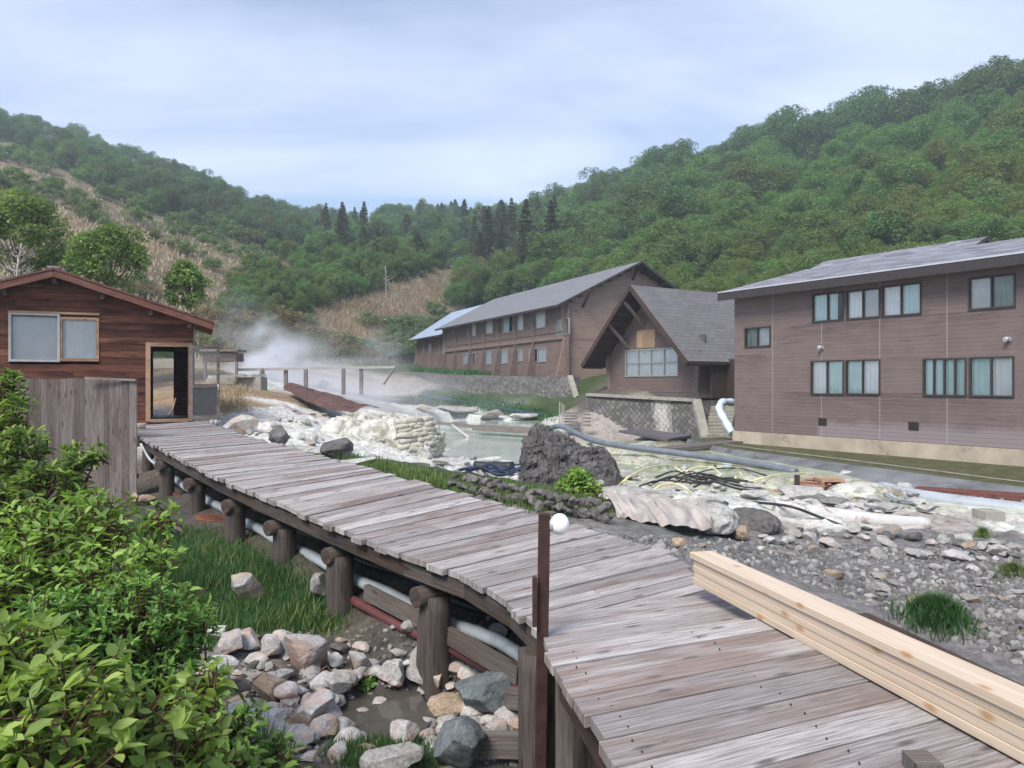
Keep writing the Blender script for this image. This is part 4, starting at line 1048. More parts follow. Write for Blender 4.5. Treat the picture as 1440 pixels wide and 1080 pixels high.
B = long_block('long_lodge', O, LL, LZ, 4.95, 10.6, 2.75, 'long two storey brown lodge with slanted buttresses above the stone retaining wall', 'side_lodge', 'roof_lodge', wl, 'side_gable_lit', [0.02, 3.0, 6.8, 10.0, 13.2, 16.4, 19.6, 24.36])
r = B.root
# bracing under the gable overhang, edge board of the end wall
for fy in (.12, .5, .88):
    yy = 10.6 * fy; zz = 4.95 + 2.75 * (1 - abs(fy - .5) * 2) - .05
    mb = MB(); mb.beam((LL + .02, yy, zz - 1.0), (LL + 1.0, yy, zz), .12, .14); mb.obj('brace', M['darkwood'], r)
for fy in np.linspace(.02, .98, 15):
    mb = MB(); yy = 10.6 * fy; zz = 4.95 + 2.75 * (1 - abs(fy - .5) * 2) - .16; mb.beam((LL + .01, yy, zz), (LL + .95, yy, zz), .08, .12); mb.obj('purlin_end', M['darkwood'], r)
mb = MB(); mb.prism([(LL - .02, -.02, -.9), (LL - .02, -.95, -.9), (LL - .02, -.15, 2.45), (LL - .02, -.02, 2.45)], (.1, 0, 0)); mb.obj('corner_board', M['side_gable_lit'], r); mb = MB(); mb.beam((LL + .005, 5.3, 2.4), (LL + .005, .1, 2.4), .03, .14); mb.obj('belt_board', M['side_gable_lit'], r)
x = LL + .0
B2s = O + DL * (LL + .4) + Vector((.93, .41, 0)) * .6
wa = [((622, 481, 630, 497), 1, 'w'), ((603, 484, 608, 495), 1, 'w')]
B2 = long_block('lodge_annex', B2s, 10.5, CZ + 1.3, 4.0, 8.4, 2.7, 'smaller brown annex with pale blue roof at the far end of the long lodge', 'side_lodge', 'roof_annex', wa, 'side_lodge', [.02, 2.6, 5.2, 7.8, 10.3])

# ---- steep roofed chalet
Rr = Vector((9.95, 41, CZ - .47)); fd = Vector((-.53, .85, 0)).normalized(); FW = 7.45
o = Rr + fd * FW
B = Bld('steep_roofed_chalet', o, -fd, 'steep roofed brown chalet with eight pane window and boarded patch in its gable'); r = B.root
H0 = 2.15; RH = 5.9; mid = FW / 2; DEPC = 9.0
wr = B.rect(880, 491.5, 953, 528.5)
H1 = wr[3] + .06
sl2 = (RH - H0) / (mid + .1)
xl = lambda z: max(0, (z - H0) / sl2 - .1)
mb = MB(); holed(mb, xl(H1), FW - xl(H1), 0, H1, [wr])
mb.face([(0, 0, 0), (xl(H1), 0, 0), (xl(H1), 0, H1), (0, 0, H0)]); mb.face([(FW - xl(H1), 0, 0), (FW, 0, 0), (FW, 0, H0), (FW - xl(H1), 0, H1)])
mb.face([(xl(H1), 0, H1), (FW - xl(H1), 0, H1), (mid, 0, RH - .1)])
mb.face([(FW, 0, 0), (FW, DEPC, 0), (FW, DEPC, H0), (FW, 0, H0)], [(0, 0), (DEPC, 0), (DEPC, H0), (0, H0)]); mb.face([(0, DEPC, 0), (0, 0, 0), (0, 0, H0), (0, DEPC, H0)])
mb.face([(FW, DEPC, 0), (0, DEPC, 0), (0, DEPC, H0), (mid, DEPC, RH), (FW, DEPC, H0)])
mb.obj('wall', M['side_chalet'], r)
window(r, wr, 'frame_lite', 4, 'wwww', .06, 0, 2)
mb = MB(); mb.box(.3, FW - .3, .8, .9, 0, H0 + 1); mb.obj('inner_partition', M['interior'], r)
pt = B.rect(896, 464, 922, 492); mb = MB()
for k in range(3): a = pt[0] + (pt[1] - pt[0]) * k / 3; mb.box(a, a + (pt[1] - pt[0]) / 3 - .01, -.035, -.004, pt[2] + .12, pt[3])
mb.obj('boarded_patch', M['board_patch'], r)
ovf = 1.55; ex = .75; ezz = H0 - (ex - .1) * sl2 + .14; rz2 = RH + .16
mb = MB()
slab(mb, (FW + ex, -ovf, ezz), (FW + ex, DEPC + .4, ezz), (mid, DEPC + .4, rz2), (mid, -ovf, rz2), .16)
slab(mb, (-ex, DEPC + .4, ezz), (-ex, -ovf, ezz), (mid, -ovf, rz2 + .001), (mid, DEPC + .4, rz2 + .001), .16)
mb.obj('roof', [M['roof_chalet'], M['darkwood']], r)
for s_, xe in ((1, FW + ex), (-1, -ex)):
    mb = MB(); mb.beam((mid, -ovf - .035, rz2 - .13), (xe, -ovf - .035, ezz - .13), .06, .26); mb.obj('barge_board', M['darkwood'], r)
for t in np.linspace(.06, .98, 9):
    for s_ in (-1, 1):
        mb = MB(); x = mid + s_ * (mid + ex) * t; zz = rz2 - .26 - (rz2 - ezz) * t; mb.beam((x, -ovf + .02, zz), (x, -.01, zz), .10, .14); mb.obj('purlin_end', M['darkwood'], r)
for x, z in ((mid - 1.9, RH - 2.3), (mid + .55, RH - .85), (mid - .5, RH - 1.1)):
    mb = MB(); mb.beam((x, -.01, z - 1.0), (x - .1, -ovf + .1, z + .35), .13, .15); mb.obj('brace', M['fin'], r)
mb = MB(); mb.prism([(FW + .005, 0, 0), (FW - .42, 0, 0), (FW + .02, 0, H0 + .1), (FW + .22, 0, H0 + .1)], (0, -.12, 0)); mb.obj('corner_board', M['fin'], r); mb = MB(); mb.prism([(-.005, 0, 0), (.3, 0, 0), (-.05, 0, H0 + .1), (-.3, 0, H0 + .1)], (0, -.12, 0)); mb.obj('corner_board', M['fin'], r)
mb = MB(); mb.box(-.2, FW + .2, -.16, 3.0, -.28, -.012); mb.obj('sill_beam', M['deckedge'], r)
for k in range(7): mb = MB(); x = 1.4 + k * .85; mb.box(x, x + .09, -.14, -.04, -.85, -.285); mb.obj('stub_post', M['paleconc'], r)
# dark boards that paint the shaded recess under the side eave
mb = MB(); mb.box(FW + .35, FW + .5, .5, DEPC, -.3, 1.45); mb.box(FW + .5, FW + 4, 1.6, 1.75, -.3, 1.8); mb.obj('side_eave_shade', M['darkwood'], r)
BC = B
# ---------------------------------------------------------------- rocks
def rock_mesh(name, seed, sub=3, cuts=12, sq=(1, .85, .7), rough=.06, lump=.18, mat=None, fr=2.2):
    bm = bmesh.new(); bmesh.ops.create_icosphere(bm, subdivisions=sub, radius=1)
    V = np.array([v.co[:] for v in bm.verts]); F = np.array([[v.index for v in f.verts] for f in bm.faces]); bm.free()
    rg = np.random.RandomState(seed)
    V = V * (1 + lump * fbm(V * 1.1 + seed * 3.3, 2, seed)[:, None])
    for _ in range(cuts):
        n = rg.normal(size=3); n /= np.linalg.norm(n); d = rg.uniform(.42, .88)
        V = V - n * np.maximum(0, V @ n - d)[:, None] * rg.uniform(.9, 1.0)
    V = V * (1 + rough * fbm(V * fr + seed, 5, seed + 5, .6) * 1.6)[:, None]
    V = V * np.array(sq)
    me = bpy.data.meshes.new(name); me.from_pydata(V.tolist(), [], F.tolist()); me.update()
    me.polygons.foreach_set('use_smooth', np.ones(len(F), bool))
    me.materials.append(M[mat or 'rock_grey'])
    if hasattr(me, 'set_sharp_from_angle'): me.set_sharp_from_angle(angle=R(32))
    return me
def put_rock(me, name, label, p, s, rz=None, group=None, cat='rock', tilt=.25, sink=.3):
    o = bpy.data.objects.new(name, me); link(o); s3 = s if hasattr(s, '__len__') else (s, s, s)
    o.location = (p[0], p[1], p[2] + s3[2] * (.62 - sink)); o.scale = s3
    o.rotation_euler = (rnd.uniform(-tilt, tilt), rnd.uniform(-tilt, tilt), rnd.uniform(0, 6.28) if rz is None else rz)
    return tag(o, label, cat, group)
def rock_at(me, name, label, px, py, wpx, hpx, Y=None, **k):
    """rock whose foot is seen at (px, py), wpx x hpx photo pixels large"""
    p = hit(px, py) if Y is None else P(px, py, Y)
    if Y is not None: pass
    s = wpx / FP * p.y / 2; h = hpx / FP * p.y / 2 / .7
    return put_rock(me, name, label, p, (s, s, h), sink=.12, **k)
RK = {m: [rock_mesh('stone', i * 7 + j * 31 + 3, 3, 10 + i % 4 * 3, (1, rnd.uniform(.7, .95), rnd.uniform(.55, .8)), .05, .2, m) for i in range(5)] for j, m in enumerate(('rock_grey', 'rock_creek', 'rock_ochre', 'rock_white', 'rock_stone', 'rock_dark'))}
BIG = {m: [rock_mesh('boulder', i * 11 + j * 5 + 1, 5, 18, (1, .9, .7), .07, .2, m, 2.5) for i in range(2)] for j, m in enumerate(('rock_creek', 'rock_teal', 'rock_dark', 'rock_ochre', 'rock_grey', 'rock_white'))}
# the lava-like rock in the spring: two lumps fused into one crag
gx, gy = np.meshgrid(np.linspace(-1.1, 1.1, 190), np.linspace(-.85, .85, 130)); zz = np.zeros_like(gx) - .15
for x0, y0, rx, ry, h in ((-.52, .05, .40, .5, 1.16), (-.30, -.05, .42, .5, 1.02), (-.02, .08, .52, .52, .90), (.46, .05, .5, .52, .80), (.75, .0, .32, .45, .58), (.3, -.35, .7, .4, .52), (-.55, -.4, .42, .32, .42)):
    d = ((np.abs(gx - x0) / rx) ** 2.6 + (np.abs(gy - y0) / ry) ** 2.6); zz = np.maximum(zz, h * np.clip(1 - d, 0, 1) ** .42)
q = np.stack([gx, gy, zz], -1); wt = np.minimum(1, np.maximum(zz, 0) * 5)[..., None]
cell = np.stack([np.floor(fbm(q * 2.2 + k * 7, 3, 70 + k) * 7) / 7 for k in range(3)], -1)
q = q + (np.stack([fbm(q * 3.2 + k * 11, 5, 40 + k, .65) for k in range(3)], -1) * .19 + cell * .10) * wt
q = q + (np.stack([1 - np.abs(fbm(q * 8 + k * 5, 4, 45 + k, .65)) * 2 for k in range(3)], -1)) * .035 * wt
q[..., 2] = np.where(zz < -.1, -.3, q[..., 2])
idx = np.arange(gx.size).reshape(gx.shape); Fq = np.stack([idx[:-1, :-1], idx[:-1, 1:], idx[1:, 1:], idx[1:, :-1]], -1).reshape(-1, 4)
o = np_obj('lava_rock', q.reshape(-1, 3), Fq, M['rock_dark'], None, None, True); p = P(800, 690, 14.6); o.location = (p.x - .02, p.y + .5, p.z - .02)
o.data.set_sharp_from_angle(angle=R(38))
tag(o, 'large craggy dark grey lava rock standing at the edge of the hot spring', 'rock')
G = BIG['rock_grey']; K = BIG['rock_dark']; CR = BIG['rock_creek']; TE = BIG['rock_teal']; OC = BIG['rock_ochre']; WH = BIG['rock_white']
rock_at(K[0], 'boulder', 'rounded dark grey boulder between boardwalk and white sinter, near the hut door', 391, 630, 42, 40)
rock_at(K[1], 'boulder', 'dark boulder in front of the white sandbag mound', 472, 645, 48, 36)
rock_at(G[0], 'boulder', 'broad grey boulder beside the open screen door', 335, 614, 56, 40)
for a in [(CR[0], 'largest pale creek boulder, round topped with a rusty foot', 428, 940, 88, 62), (CR[1], 'pale grey boulder with rusty foot left of the largest creek boulder', 326, 925, 56, 40), (CR[0], 'pale boulder at the water edge under the bright green shrub', 308, 990, 58, 70), (CR[1], 'low pale slab stone between the two rusty footed boulders', 378, 928, 44, 36),
          (OC[0], 'reddish boulder in the middle of the creek bed', 380, 990, 80, 50), (CR[0], 'wide pale rock at the left edge of the dark creek pool', 440, 1028, 84, 64), (CR[1], 'pink grey stone at the front edge of the creek pool', 566, 1052, 56, 44), (OC[1], 'ochre brown boulder leaning against the tallest log post', 634, 1010, 76, 50),
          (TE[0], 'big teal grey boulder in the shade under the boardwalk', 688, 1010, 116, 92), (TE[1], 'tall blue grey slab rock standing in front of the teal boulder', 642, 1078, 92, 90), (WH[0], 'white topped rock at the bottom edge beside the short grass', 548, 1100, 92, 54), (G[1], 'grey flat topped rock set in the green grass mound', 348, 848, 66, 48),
          (CR[1], 'blue grey stone behind the dark creek pool', 556, 968, 56, 46), (CR[0], 'small pale rock left of the blue grey stone', 508, 950, 46, 40), (WH[1], 'cream rock beside the dark purple plant', 470, 985, 50, 38), (G[0], 'dark grey rock in the grass below the fence, left of the mound', 186, 820, 74, 60),
          (OC[1], 'round tan stone at the foot of the fence by the first log post', 209, 712, 30, 20), (OC[0], 'brown rock left of the round tan stone at the fence foot', 190, 712, 28, 26), (G[1], 'grey rock among leaves in front of the second log post', 238, 760, 54, 28), (WH[0], 'pale grey stone wedged beside the fifth log post', 446, 850, 34, 54),
          (OC[0], 'ochre rock lying just beyond the end of the pine boards', 956, 771, 30, 22), (OC[1], 'large yellow brown stone at the foot of the crumpled grey crust', 1038, 758, 50, 30), (G[1], 'dark wet boulder in shade below the thick log post', 742, 1088, 60, 60)]:
    rock_at(a[0], 'boulder', a[1], *a[2:])
# stones lying in the dry bed on the right
rs = np.random.RandomState(5)
def scatter(n, poly, smin, smax, mats, label, group, name='stone', power=2.2, zmax=None, cat='stone', excl=None):
    xs = [p[0] for p in poly]; ys = [p[1] for p in poly]; got = 0; t = 0
    while got < n and t < n * 20:
        t += 1; px = rs.uniform(min(xs), max(xs)); py = rs.uniform(min(ys), max(ys))
        if not inpoly(np.array([px]), np.array([py]), poly)[0]: continue
        h = hit(px, py)
        if h is None: continue
        if excl and excl(h): continue
        s = smin + (smax - smin) * rs.rand() ** power
        m = mats[rs.randint(len(mats))]; put_rock(RK[m][rs.randint(5)], name, label, h, (s, s * rs.uniform(.7, 1), s * rs.uniform(.55, .9)), group=group, sink=.25, cat=cat); got += 1
BED = [(880, 770), (1000, 765), (1440, 775), (1500, 900), (1440, 930), (1080, 790), (960, 790)]
scatter(110, BED, .03, .15, ['rock_grey'] * 7 + ['rock_stone', 'rock_creek', 'rock_ochre'], 'grey angular stone lying loose in the dry stream bed beyond the boards', 'stones of the dry stream bed', 'bed_stone', power=2.6)
scatter(60, [(1060, 752), (1200, 742), (1330, 760), (1440, 765), (1440, 790), (1300, 790), (1050, 775)], .07, .20, ['rock_grey', 'rock_creek', 'rock_stone', 'rock_white'], 'stone of the loose bank below the white log', 'stones of the loose bank', 'bank_stone', power=1.6)
scatter(210, [(300, 900), (480, 890), (620, 900), (760, 880), (780, 1075), (420, 1075), (280, 980)], .04, .17, ['rock_creek'] * 5 + ['rock_ochre', 'rock_grey', 'rock_stone'], 'small pale or rusty stone in the creek bed beside the boardwalk posts', 'creek stones', 'creek_stone', power=2)
scatter(60, [(310, 600), (420, 560), (560, 590), (610, 640), (600, 660), (440, 640)], .06, .22, ['rock_white'] * 4 + ['rock_grey'], 'white crusted stone on the sinter slope behind the boardwalk', 'white sinter stones', 'sinter_stone', power=2)
scatter(60, [(860, 640), (1060, 655), (1250, 700), (1180, 712), (900, 695), (640, 665), (600, 655), (640, 640), (740, 660)], .05, .2, ['rock_white', 'rock_white', 'rock_grey', 'rock_stone'], 'pale stone lying in the milky spring shallows', 'stones in the spring shallows', 'shallows_stone', power=2)
scatter(46, [(560, 900), (640, 890), (760, 900), (770, 1075), (560, 1075), (600, 1000)], .08, .22, ['rock_creek'] * 3 + ['rock_grey', 'rock_stone'], 'broken grey or white rock under and beside the log posts of the boardwalk', 'rocks under the boardwalk', 'creek_rock', power=1.3)
scatter(40, [(290, 910), (470, 900), (520, 960), (440, 1075), (330, 1075)], .08, .2, ['rock_creek'] * 5 + ['rock_ochre', 'rock_white'], 'pale pinkish rock in the creek bed left of the dark pool', 'rocks of the creek bed', 'creek_rock', power=1.3)
# gravel too small to count
def gravel(name, n, poly, smin, smax, mats):
    proto = [np.array([v.co[:] for v in me.vertices]) for me in ()]
    bm = bmesh.new(); bmesh.ops.create_icosphere(bm, subdivisions=1, radius=1); V0 = np.array([v.co[:] for v in bm.verts]); F0 = np.array([[v.index for v in f.verts] for f in bm.faces]); bm.free()
    xs = [p[0] for p in poly]; ys = [p[1] for p in poly]
    W = []
    px = rs.uniform(min(xs), max(xs), n * 3); py = rs.uniform(min(ys), max(ys), n * 3); ok = inpoly(px, py, poly)
    for a, b in list(zip(px[ok], py[ok]))[:n]:
        h = hit(a, b)
        if h is not None: W.append(h[:])
    W = np.array(W); n = len(W); s = smin + (smax - smin) * rs.rand(n) ** 2.5
    V = V0[None] * (1 + rs.uniform(-.28, .28, (n, len(V0), 1))) * s[:, None, None] * rs.uniform(.55, 1.1, (n, 1, 3)) + W[:, None]
    F = (F0[None] + (np.arange(n) * len(V0))[:, None, None]).reshape(-1, 3)
    o = np_obj(name, V.reshape(-1, 3), F, [M[m] for m in mats], None, None, False, np.repeat(rs.randint(0, len(mats), n), len(F0))); return tag(o, kind='stuff')
gv = leafmat('gravel_grains', (.08, .078, .075), (.165, .162, .157), (.31, .305, .295), 0, .9, .2, 0)
M['gravel'] = gv
gravel('gravel', 4200, [(840, 752), (1060, 762), (1440, 775), (1520, 940), (1440, 940), (1080, 800), (960, 790)], .010, .055, ['gravel'])
gravel('gravel', 1800, [(280, 900), (480, 890), (620, 880), (770, 870), (790, 1080), (400, 1080)], .008, .045, ['gravel'])
# low dry-stone wall along the right edge of the walk
k = 0
for row in range(3):
    for t in np.linspace(0, 1, 34):
        if rs.rand() < .1: continue
        px = 640 + 215 * t + rs.uniform(-3, 3); f = P(px, interp(px, [640, 740, 860], [700, 722, 748]), interp(px, [640, 740, 860], [9.6, 9.1, 8.75]))
        s = rs.uniform(.055, .10); put_rock(RK['rock_stone'][rs.randint(5)], 'wall_stone', 'dark stone of the low piled wall beside the boardwalk under the grass strip', (f.x, f.y + row * .05, f.z + row * .115 + rs.uniform(-.03, .02)), (s * 1.2, s, s), group='stones of the low piled wall', sink=.2, cat='stone', tilt=.5)

# ---------------------------------------------------------------- leaves, grass, shrubs
LEAF8 = np.array([(0, 0, 0), (.30, .42, .04), (.66, .36, .03), (1, 0, -.10), (.66, -.36, .03), (.30, -.42, .04), (.33, 0, -.035), (.68, 0, -.055)])
LF = np.array([(0, 6, 1), (6, 7, 2), (6, 2, 1), (7, 3, 2), (0, 5, 6), (6, 5, 4), (6, 4, 7), (7, 4, 3)])
def unit(a): return a / np.maximum(np.linalg.norm(a, axis=-1, keepdims=True), 1e-9)
def leaves(org, d, up, L, Wd, rg):
    """one 8-triangle leaf per row"""
    d = unit(d); s = unit(np.cross(d, up)); u = np.cross(s, d)
    n = len(org); T = LEAF8[None] * np.ones((n, 1, 1))
    droop = rg.uniform(.5, 1.6, (n, 1))
    V = org[:, None] + d[:, None] * (T[..., 0:1] * L[:, None, None]) + s[:, None] * (T[..., 1:2] * Wd[:, None, None]) + u[:, None] * (T[..., 2:3] * (L[:, None, None] * droop[:, None]))
    F = (LF[None] + (np.arange(n) * 8)[:, None, None]).reshape(-1, 3)
    return V.reshape(-1, 3), F
def shrub(name, label, root, blobs, ntw, leafL, leafW, mat, seed, per=7, whorl=4, twl=.3, cat='shrub', group=None, stems=True, up=.35, foliage='foliage'):
    rg = np.random.RandomState(seed)
    o = empty(name, root, 0, label, cat, group); rt = np.array(root)
    B = np.array([(*b[0], b[1]) for b in blobs]); w = B[:, 3] ** 2; w /= w.sum()
    mb = MB()
    for b in B:
        c = b[:3]
        for _ in range(2):
            e = c + rg.normal(size=3) * b[3] * .3; m = rt * .45 + e * .55 + rg.normal(size=3) * .08; m[2] -= .05
            r0 = .010 + .010 * b[3]
            pts = spline([Vector(rt + rg.normal(size=3) * (.12, .12, 0)), Vector(m), Vector(e)], 5); mb.tube([loc(o, p) for p in pts], np.linspace(r0, r0 * .45, len(pts)), 6)
    bi = rg.choice(len(B), ntw, p=w); c = B[bi, :3]; rr = B[bi, 3:4]
    dr = unit(rg.normal(size=(ntw, 3)) + np.array([0, -.15, .35])); f1 = rg.uniform(.72, 1.08, (ntw, 1))
    end = c + dr * rr * f1; grow = unit(dr + np.array([0, 0, up]) + rg.normal(size=(ntw, 3)) * .35)
    tl = twl * rg.uniform(.6, 1.25, (ntw, 1)); st = end - grow * tl
    for k in range(ntw):
        mid = st[k] * .5 + end[k] * .5; mid[2] += .015
        mb.tube([loc(o, st[k]), loc(o, mid), loc(o, end[k])], [.006, .0045, .003], 4, cap=False)
        if k % 3 == 0: mb.tube([loc(o, c[k] + rg.normal(size=3) * .25 * rr[k]), loc(o, st[k])], [.009, .006], 4, cap=False)
    mb.obj('stem', M['twig'], o)
    og, dd, uu, LL_, WW = [], [], [], [], []
    for j in range(per):
        t = .15 + .85 * (j + .5) / per; pos = st + (end - st) * t
        side = unit(np.cross(grow, rg.normal(size=(ntw, 3)) * .3 + np.array([0, 0, 1.]) if j % 2 else np.array([0, 0, 1.]) + rg.normal(size=(ntw, 3)) * .3))
        for s_ in (-1, 1):
            d = unit(side * s_ + grow * rg.uniform(.25, .8, (ntw, 1)) + np.array([0, 0, -.12]) + rg.normal(size=(ntw, 3)) * .15)
            og.append(pos); dd.append(d); uu.append(unit(np.array([0, 0, 1.]) + rg.normal(size=(ntw, 3)) * .3)); LL_.append(leafL * rg.uniform(.4, 1.2, ntw)); WW.append(np.full(ntw, leafW))
    for j in range(whorl):
        a = 6.283 * j / whorl + rg.uniform(0, 6, ntw); ref = unit(np.cross(grow, np.array([.3, .2, 1.]))); r2 = np.cross(grow, ref)
        d = unit(ref * np.cos(a)[:, None] + r2 * np.sin(a)[:, None] + grow * rg.uniform(.35, .9, (ntw, 1)))
        og.append(end); dd.append(d); uu.append(unit(grow + rg.normal(size=(ntw, 3)) * .2 + np.array([0, 0, .4]))); LL_.append(leafL * rg.uniform(.55, 1.05, ntw)); WW.append(np.full(ntw, leafW))
    og = np.concatenate(og); dd = np.concatenate(dd); uu = np.concatenate(uu); L = np.concatenate(LL_); W = np.concatenate(WW) * L / leafL
    keep = rg.rand(len(og)) > .12
    V, F = leaves((og - rt)[keep], dd[keep], uu[keep], L[keep], W[keep], rg)
    np_obj(foliage, V, F, M[mat], o, None, True)
    return o
def bl(px, py, Y, rpx): return (tuple(P(px, py, Y)), rpx / FP * Y)
def root_at(px, Y, dz=0): x = (px - 720) / FP * Y; return (x, Y, gz(x, Y) + dz)
# rhododendron-like bush at the left edge
shrub('rhododendron_bush', 'dark glossy leaved bush at the left edge in front of the grey fence', root_at(20, 7.2), [bl(14, 545, 7.2, 22), bl(24, 585, 7.0, 28), bl(-30, 610, 7.1, 50), bl(30, 640, 6.8, 36), bl(104, 650, 6.9, 24), bl(134, 640, 6.9, 12), bl(62, 690, 6.6, 38), bl(-20, 720, 6.7, 60), bl(110, 690, 6.8, 20), bl(-90, 660, 7, 60)],
      640, .10, .038, 'leaf_rhodo', 1, 4, 6, .22, up=.9)
# bright green shrub in the foreground
shrub('leafy_shrub', 'bright green arching shrub behind the big leaved one, reaching towards the log posts', root_at(60, 4.6), [bl(60, 770, 4.7, 70), bl(150, 740, 4.8, 50), bl(30, 850, 4.4, 90), bl(150, 850, 4.5, 90), bl(225, 730, 5.0, 26), bl(255, 860, 4.7, 40), bl(210, 790, 4.8, 40), bl(-60, 800, 4.5, 90), bl(100, 720, 4.9, 34)],
      520, .078, .036, 'leaf_fg', 2, 4, 3, .28, up=.5)
shrub('spiky_shrub', 'darker small leaved shrub below the arching bright one, at the grass mound edge', root_at(200, 4.3), [bl(190, 880, 4.1, 70), bl(120, 910, 4.0, 80), bl(260, 890, 4.3, 44), bl(220, 960, 4.1, 70), bl(60, 930, 3.9, 90)],
      760, .055, .022, 'leaf_fg2', 3, 5, 5, .18, up=.9)
shrub('big_leaved_shrub', 'big pale green leaved shrub filling the bottom left corner', root_at(20, 2.9), [bl(20, 960, 2.9, 90), bl(100, 1010, 2.8, 100), bl(200, 1040, 3.0, 80), bl(-50, 1040, 2.7, 130), bl(60, 1090, 2.6, 130), bl(270, 1060, 3.2, 50), bl(290, 960, 3.5, 30), bl(-40, 930, 3.0, 80)],
      400, .088, .046, 'leaf_fg', 4, 3, 3, .24, up=.35)
shrub('low_creek_shrub', 'low leafy shrub leaning over the pale creek stones at the bottom', root_at(340, 4.3), [bl(330, 1040, 4.0, 50), bl(390, 1075, 4.1, 36), bl(280, 1000, 3.9, 50), bl(310, 1085, 3.8, 50)],
      170, .07, .035, 'leaf_fg2', 5, 3, 4, .2)
shrub('green_bush', 'light green bush growing beside the craggy lava rock on the grass strip', root_at(815, 10.2), [bl(812, 678, 10.2, 18), bl(832, 688, 10.1, 12), bl(795, 686, 10.2, 12)], 130, .09, .05, 'leaf_fg', 6, 3, 3, .2)
shrub('purple_plant', 'dark purple leaved plant among the creek stones', root_at(452, 6.7), [bl(452, 955, 6.7, 15), bl(468, 968, 6.6, 12)], 90, .05, .022, 'purple', 7, 4, 4, .12)
shrub('small_green_plant', 'small green plant growing between the creek pool stones', root_at(515, 6.7), [bl(516, 962, 6.7, 9)], 40, .05, .025, 'leaf_fg2', 8, 3, 4, .1)
shrub('fence_foot_bush', 'dim green bush under the fence between the dark bush and the first log post', root_at(150, 9.0), [bl(140, 745, 9.2, 40), bl(70, 760, 8.8, 60), bl(185, 770, 9.0, 24), bl(0, 780, 8.6, 70)], 330, .07, .03, 'leaf_fg2', 9, 3, 4, .22)

def grass(name, pts, h0, h1, mat, seed, w=.006, lean=.5, parent=None, label=None, cat=None, kind='stuff', group=None):
    rg = np.random.RandomState(seed); p = np.asarray(pts, float); n = len(p)
    h = rg.uniform(h0, h1, (n, 1)); a = rg.uniform(0, 6.283, n); d = np.stack([np.cos(a), np.sin(a), a * 0], -1); s = np.stack([-np.sin(a), np.cos(a), a * 0], -1)
    b = rg.uniform(.1, lean, (n, 1)) * h; W = w * rg.uniform(.7, 1.3, (n, 1)); up = np.array([0, 0, 1.])
    V = np.stack([p - s * W, p + s * W, p + d * b * .3 + up * h * .55 + s * W * .8, p + d * b * .3 + up * h * .55 - s * W * .8, p + d * b + up * h * .95], 1)
    F = np.array([(0, 1, 2), (0, 2, 3), (3, 2, 4)]); F = (F[None] + (np.arange(n) * 5)[:, None, None]).reshape(-1, 3)
    o = np_obj(name, V.reshape(-1, 3), F, M[mat]); return tag(o, label, cat, group, kind if not label else None)
def gpts(n, poly, rg, jit=0):
    xs = [p[0] for p in poly]; ys = [p[1] for p in poly]; px = rg.uniform(min(xs), max(xs), n * 4); py = rg.uniform(min(ys), max(ys), n * 4)
    ok = inpoly(px, py, poly); px, py = px[ok][:n // 12 + 1], py[ok][:n // 12 + 1]
    out = []
    for a, b in zip(px, py):
        h = hit(a, b)
        if h is None: continue
        q = rg.normal(size=(12, 2)) * (.03 + h.y * .006); x = h.x + q[:, 0]; y = h.y + q[:, 1]; out.append(np.stack([x, y, ground(x, y) - .01], -1))
    return np.concatenate(out)
rg = np.random.RandomState(3)
grass('grass', gpts(42000, [(150, 740), (230, 740), (330, 765), (400, 815), (478, 880), (470, 890), (400, 885), (300, 900), (200, 880), (120, 800)], rg), .05, .13, 'grass', 1, .004)
grass('grass', gpts(3200, [(150, 740), (230, 740), (330, 765), (420, 820), (490, 890), (470, 900), (400, 895), (300, 910), (180, 890), (120, 800)], rg), .07, .24, 'grass2', 21, .004, 1.0)
grass('grass', gpts(9000, [(478, 645), (520, 650), (640, 677), (720, 690), (850, 700), (850, 728), (740, 716), (640, 697), (560, 668), (500, 655)], rg), .06, .16, 'grass2', 2, .006)
grass('grass', gpts(3000, [(470, 1060), (560, 1035), (620, 1050), (610, 1085), (480, 1085)], rg), .05, .12, 'grass', 4, .004)
grass('grass', gpts(4000, [(600, 553), (700, 568), (790, 588), (760, 592), (650, 572), (590, 565)], rg), .12, .3, 'grass', 5, .025)
grass('grass', gpts(3000, [(585, 520), (640, 524), (800, 530), (800, 534), (640, 528), (585, 524)], rg), .15, .5, 'grass', 6, .03)
grass('grass', gpts(2500, [(0, 760), (150, 745), (200, 800), (100, 860), (0, 860)], rg), .08, .2, 'grass', 7, .006)
def tuft(px, py, Y, rad, n, h0, h1, label, mat='grass', w=.005, lean=.9):
    c = P(px, py, Y) if Y else hit(px, py); r = np.abs(rg.normal(size=n)) * rad * .5; a = rg.uniform(0, 6.28, n); x = c.x + r * np.cos(a); y = c.y + r * np.sin(a)
    z = ground(x, y) + np.maximum(0, .14 * (1 - (r / rad) ** 2)) * (rad / .3) - .02
    o = grass('grass_tuft', np.stack([x, y, z], -1), h0, h1, mat, int(px), w, lean, label=label, cat='grass tuft'); return o
tuft(1318, 880, None, .30, 2600, .08, .18, 'dense dark green grass tuft on the grey gravel beyond the pine boards')
tuft(1382, 757, None, .12, 400, .06, .14, 'small green tuft on the far stony bank near the right edge', 'grass2')
tuft(1425, 812, None, .2, 500, .05, .12, 'thin low green patch of grass at the right edge of the gravel', 'grass2')
tuft(370, 1030, 4.6, .16, 240, .25, .45, 'long bladed grass clump hanging over the pale creek stones', 'grass', .006, .8)
tuft(680, 588, None, 1.2, 10, .2, .3, 'sparse grass clump on the terrace below the stone wall', 'grass2', .02)

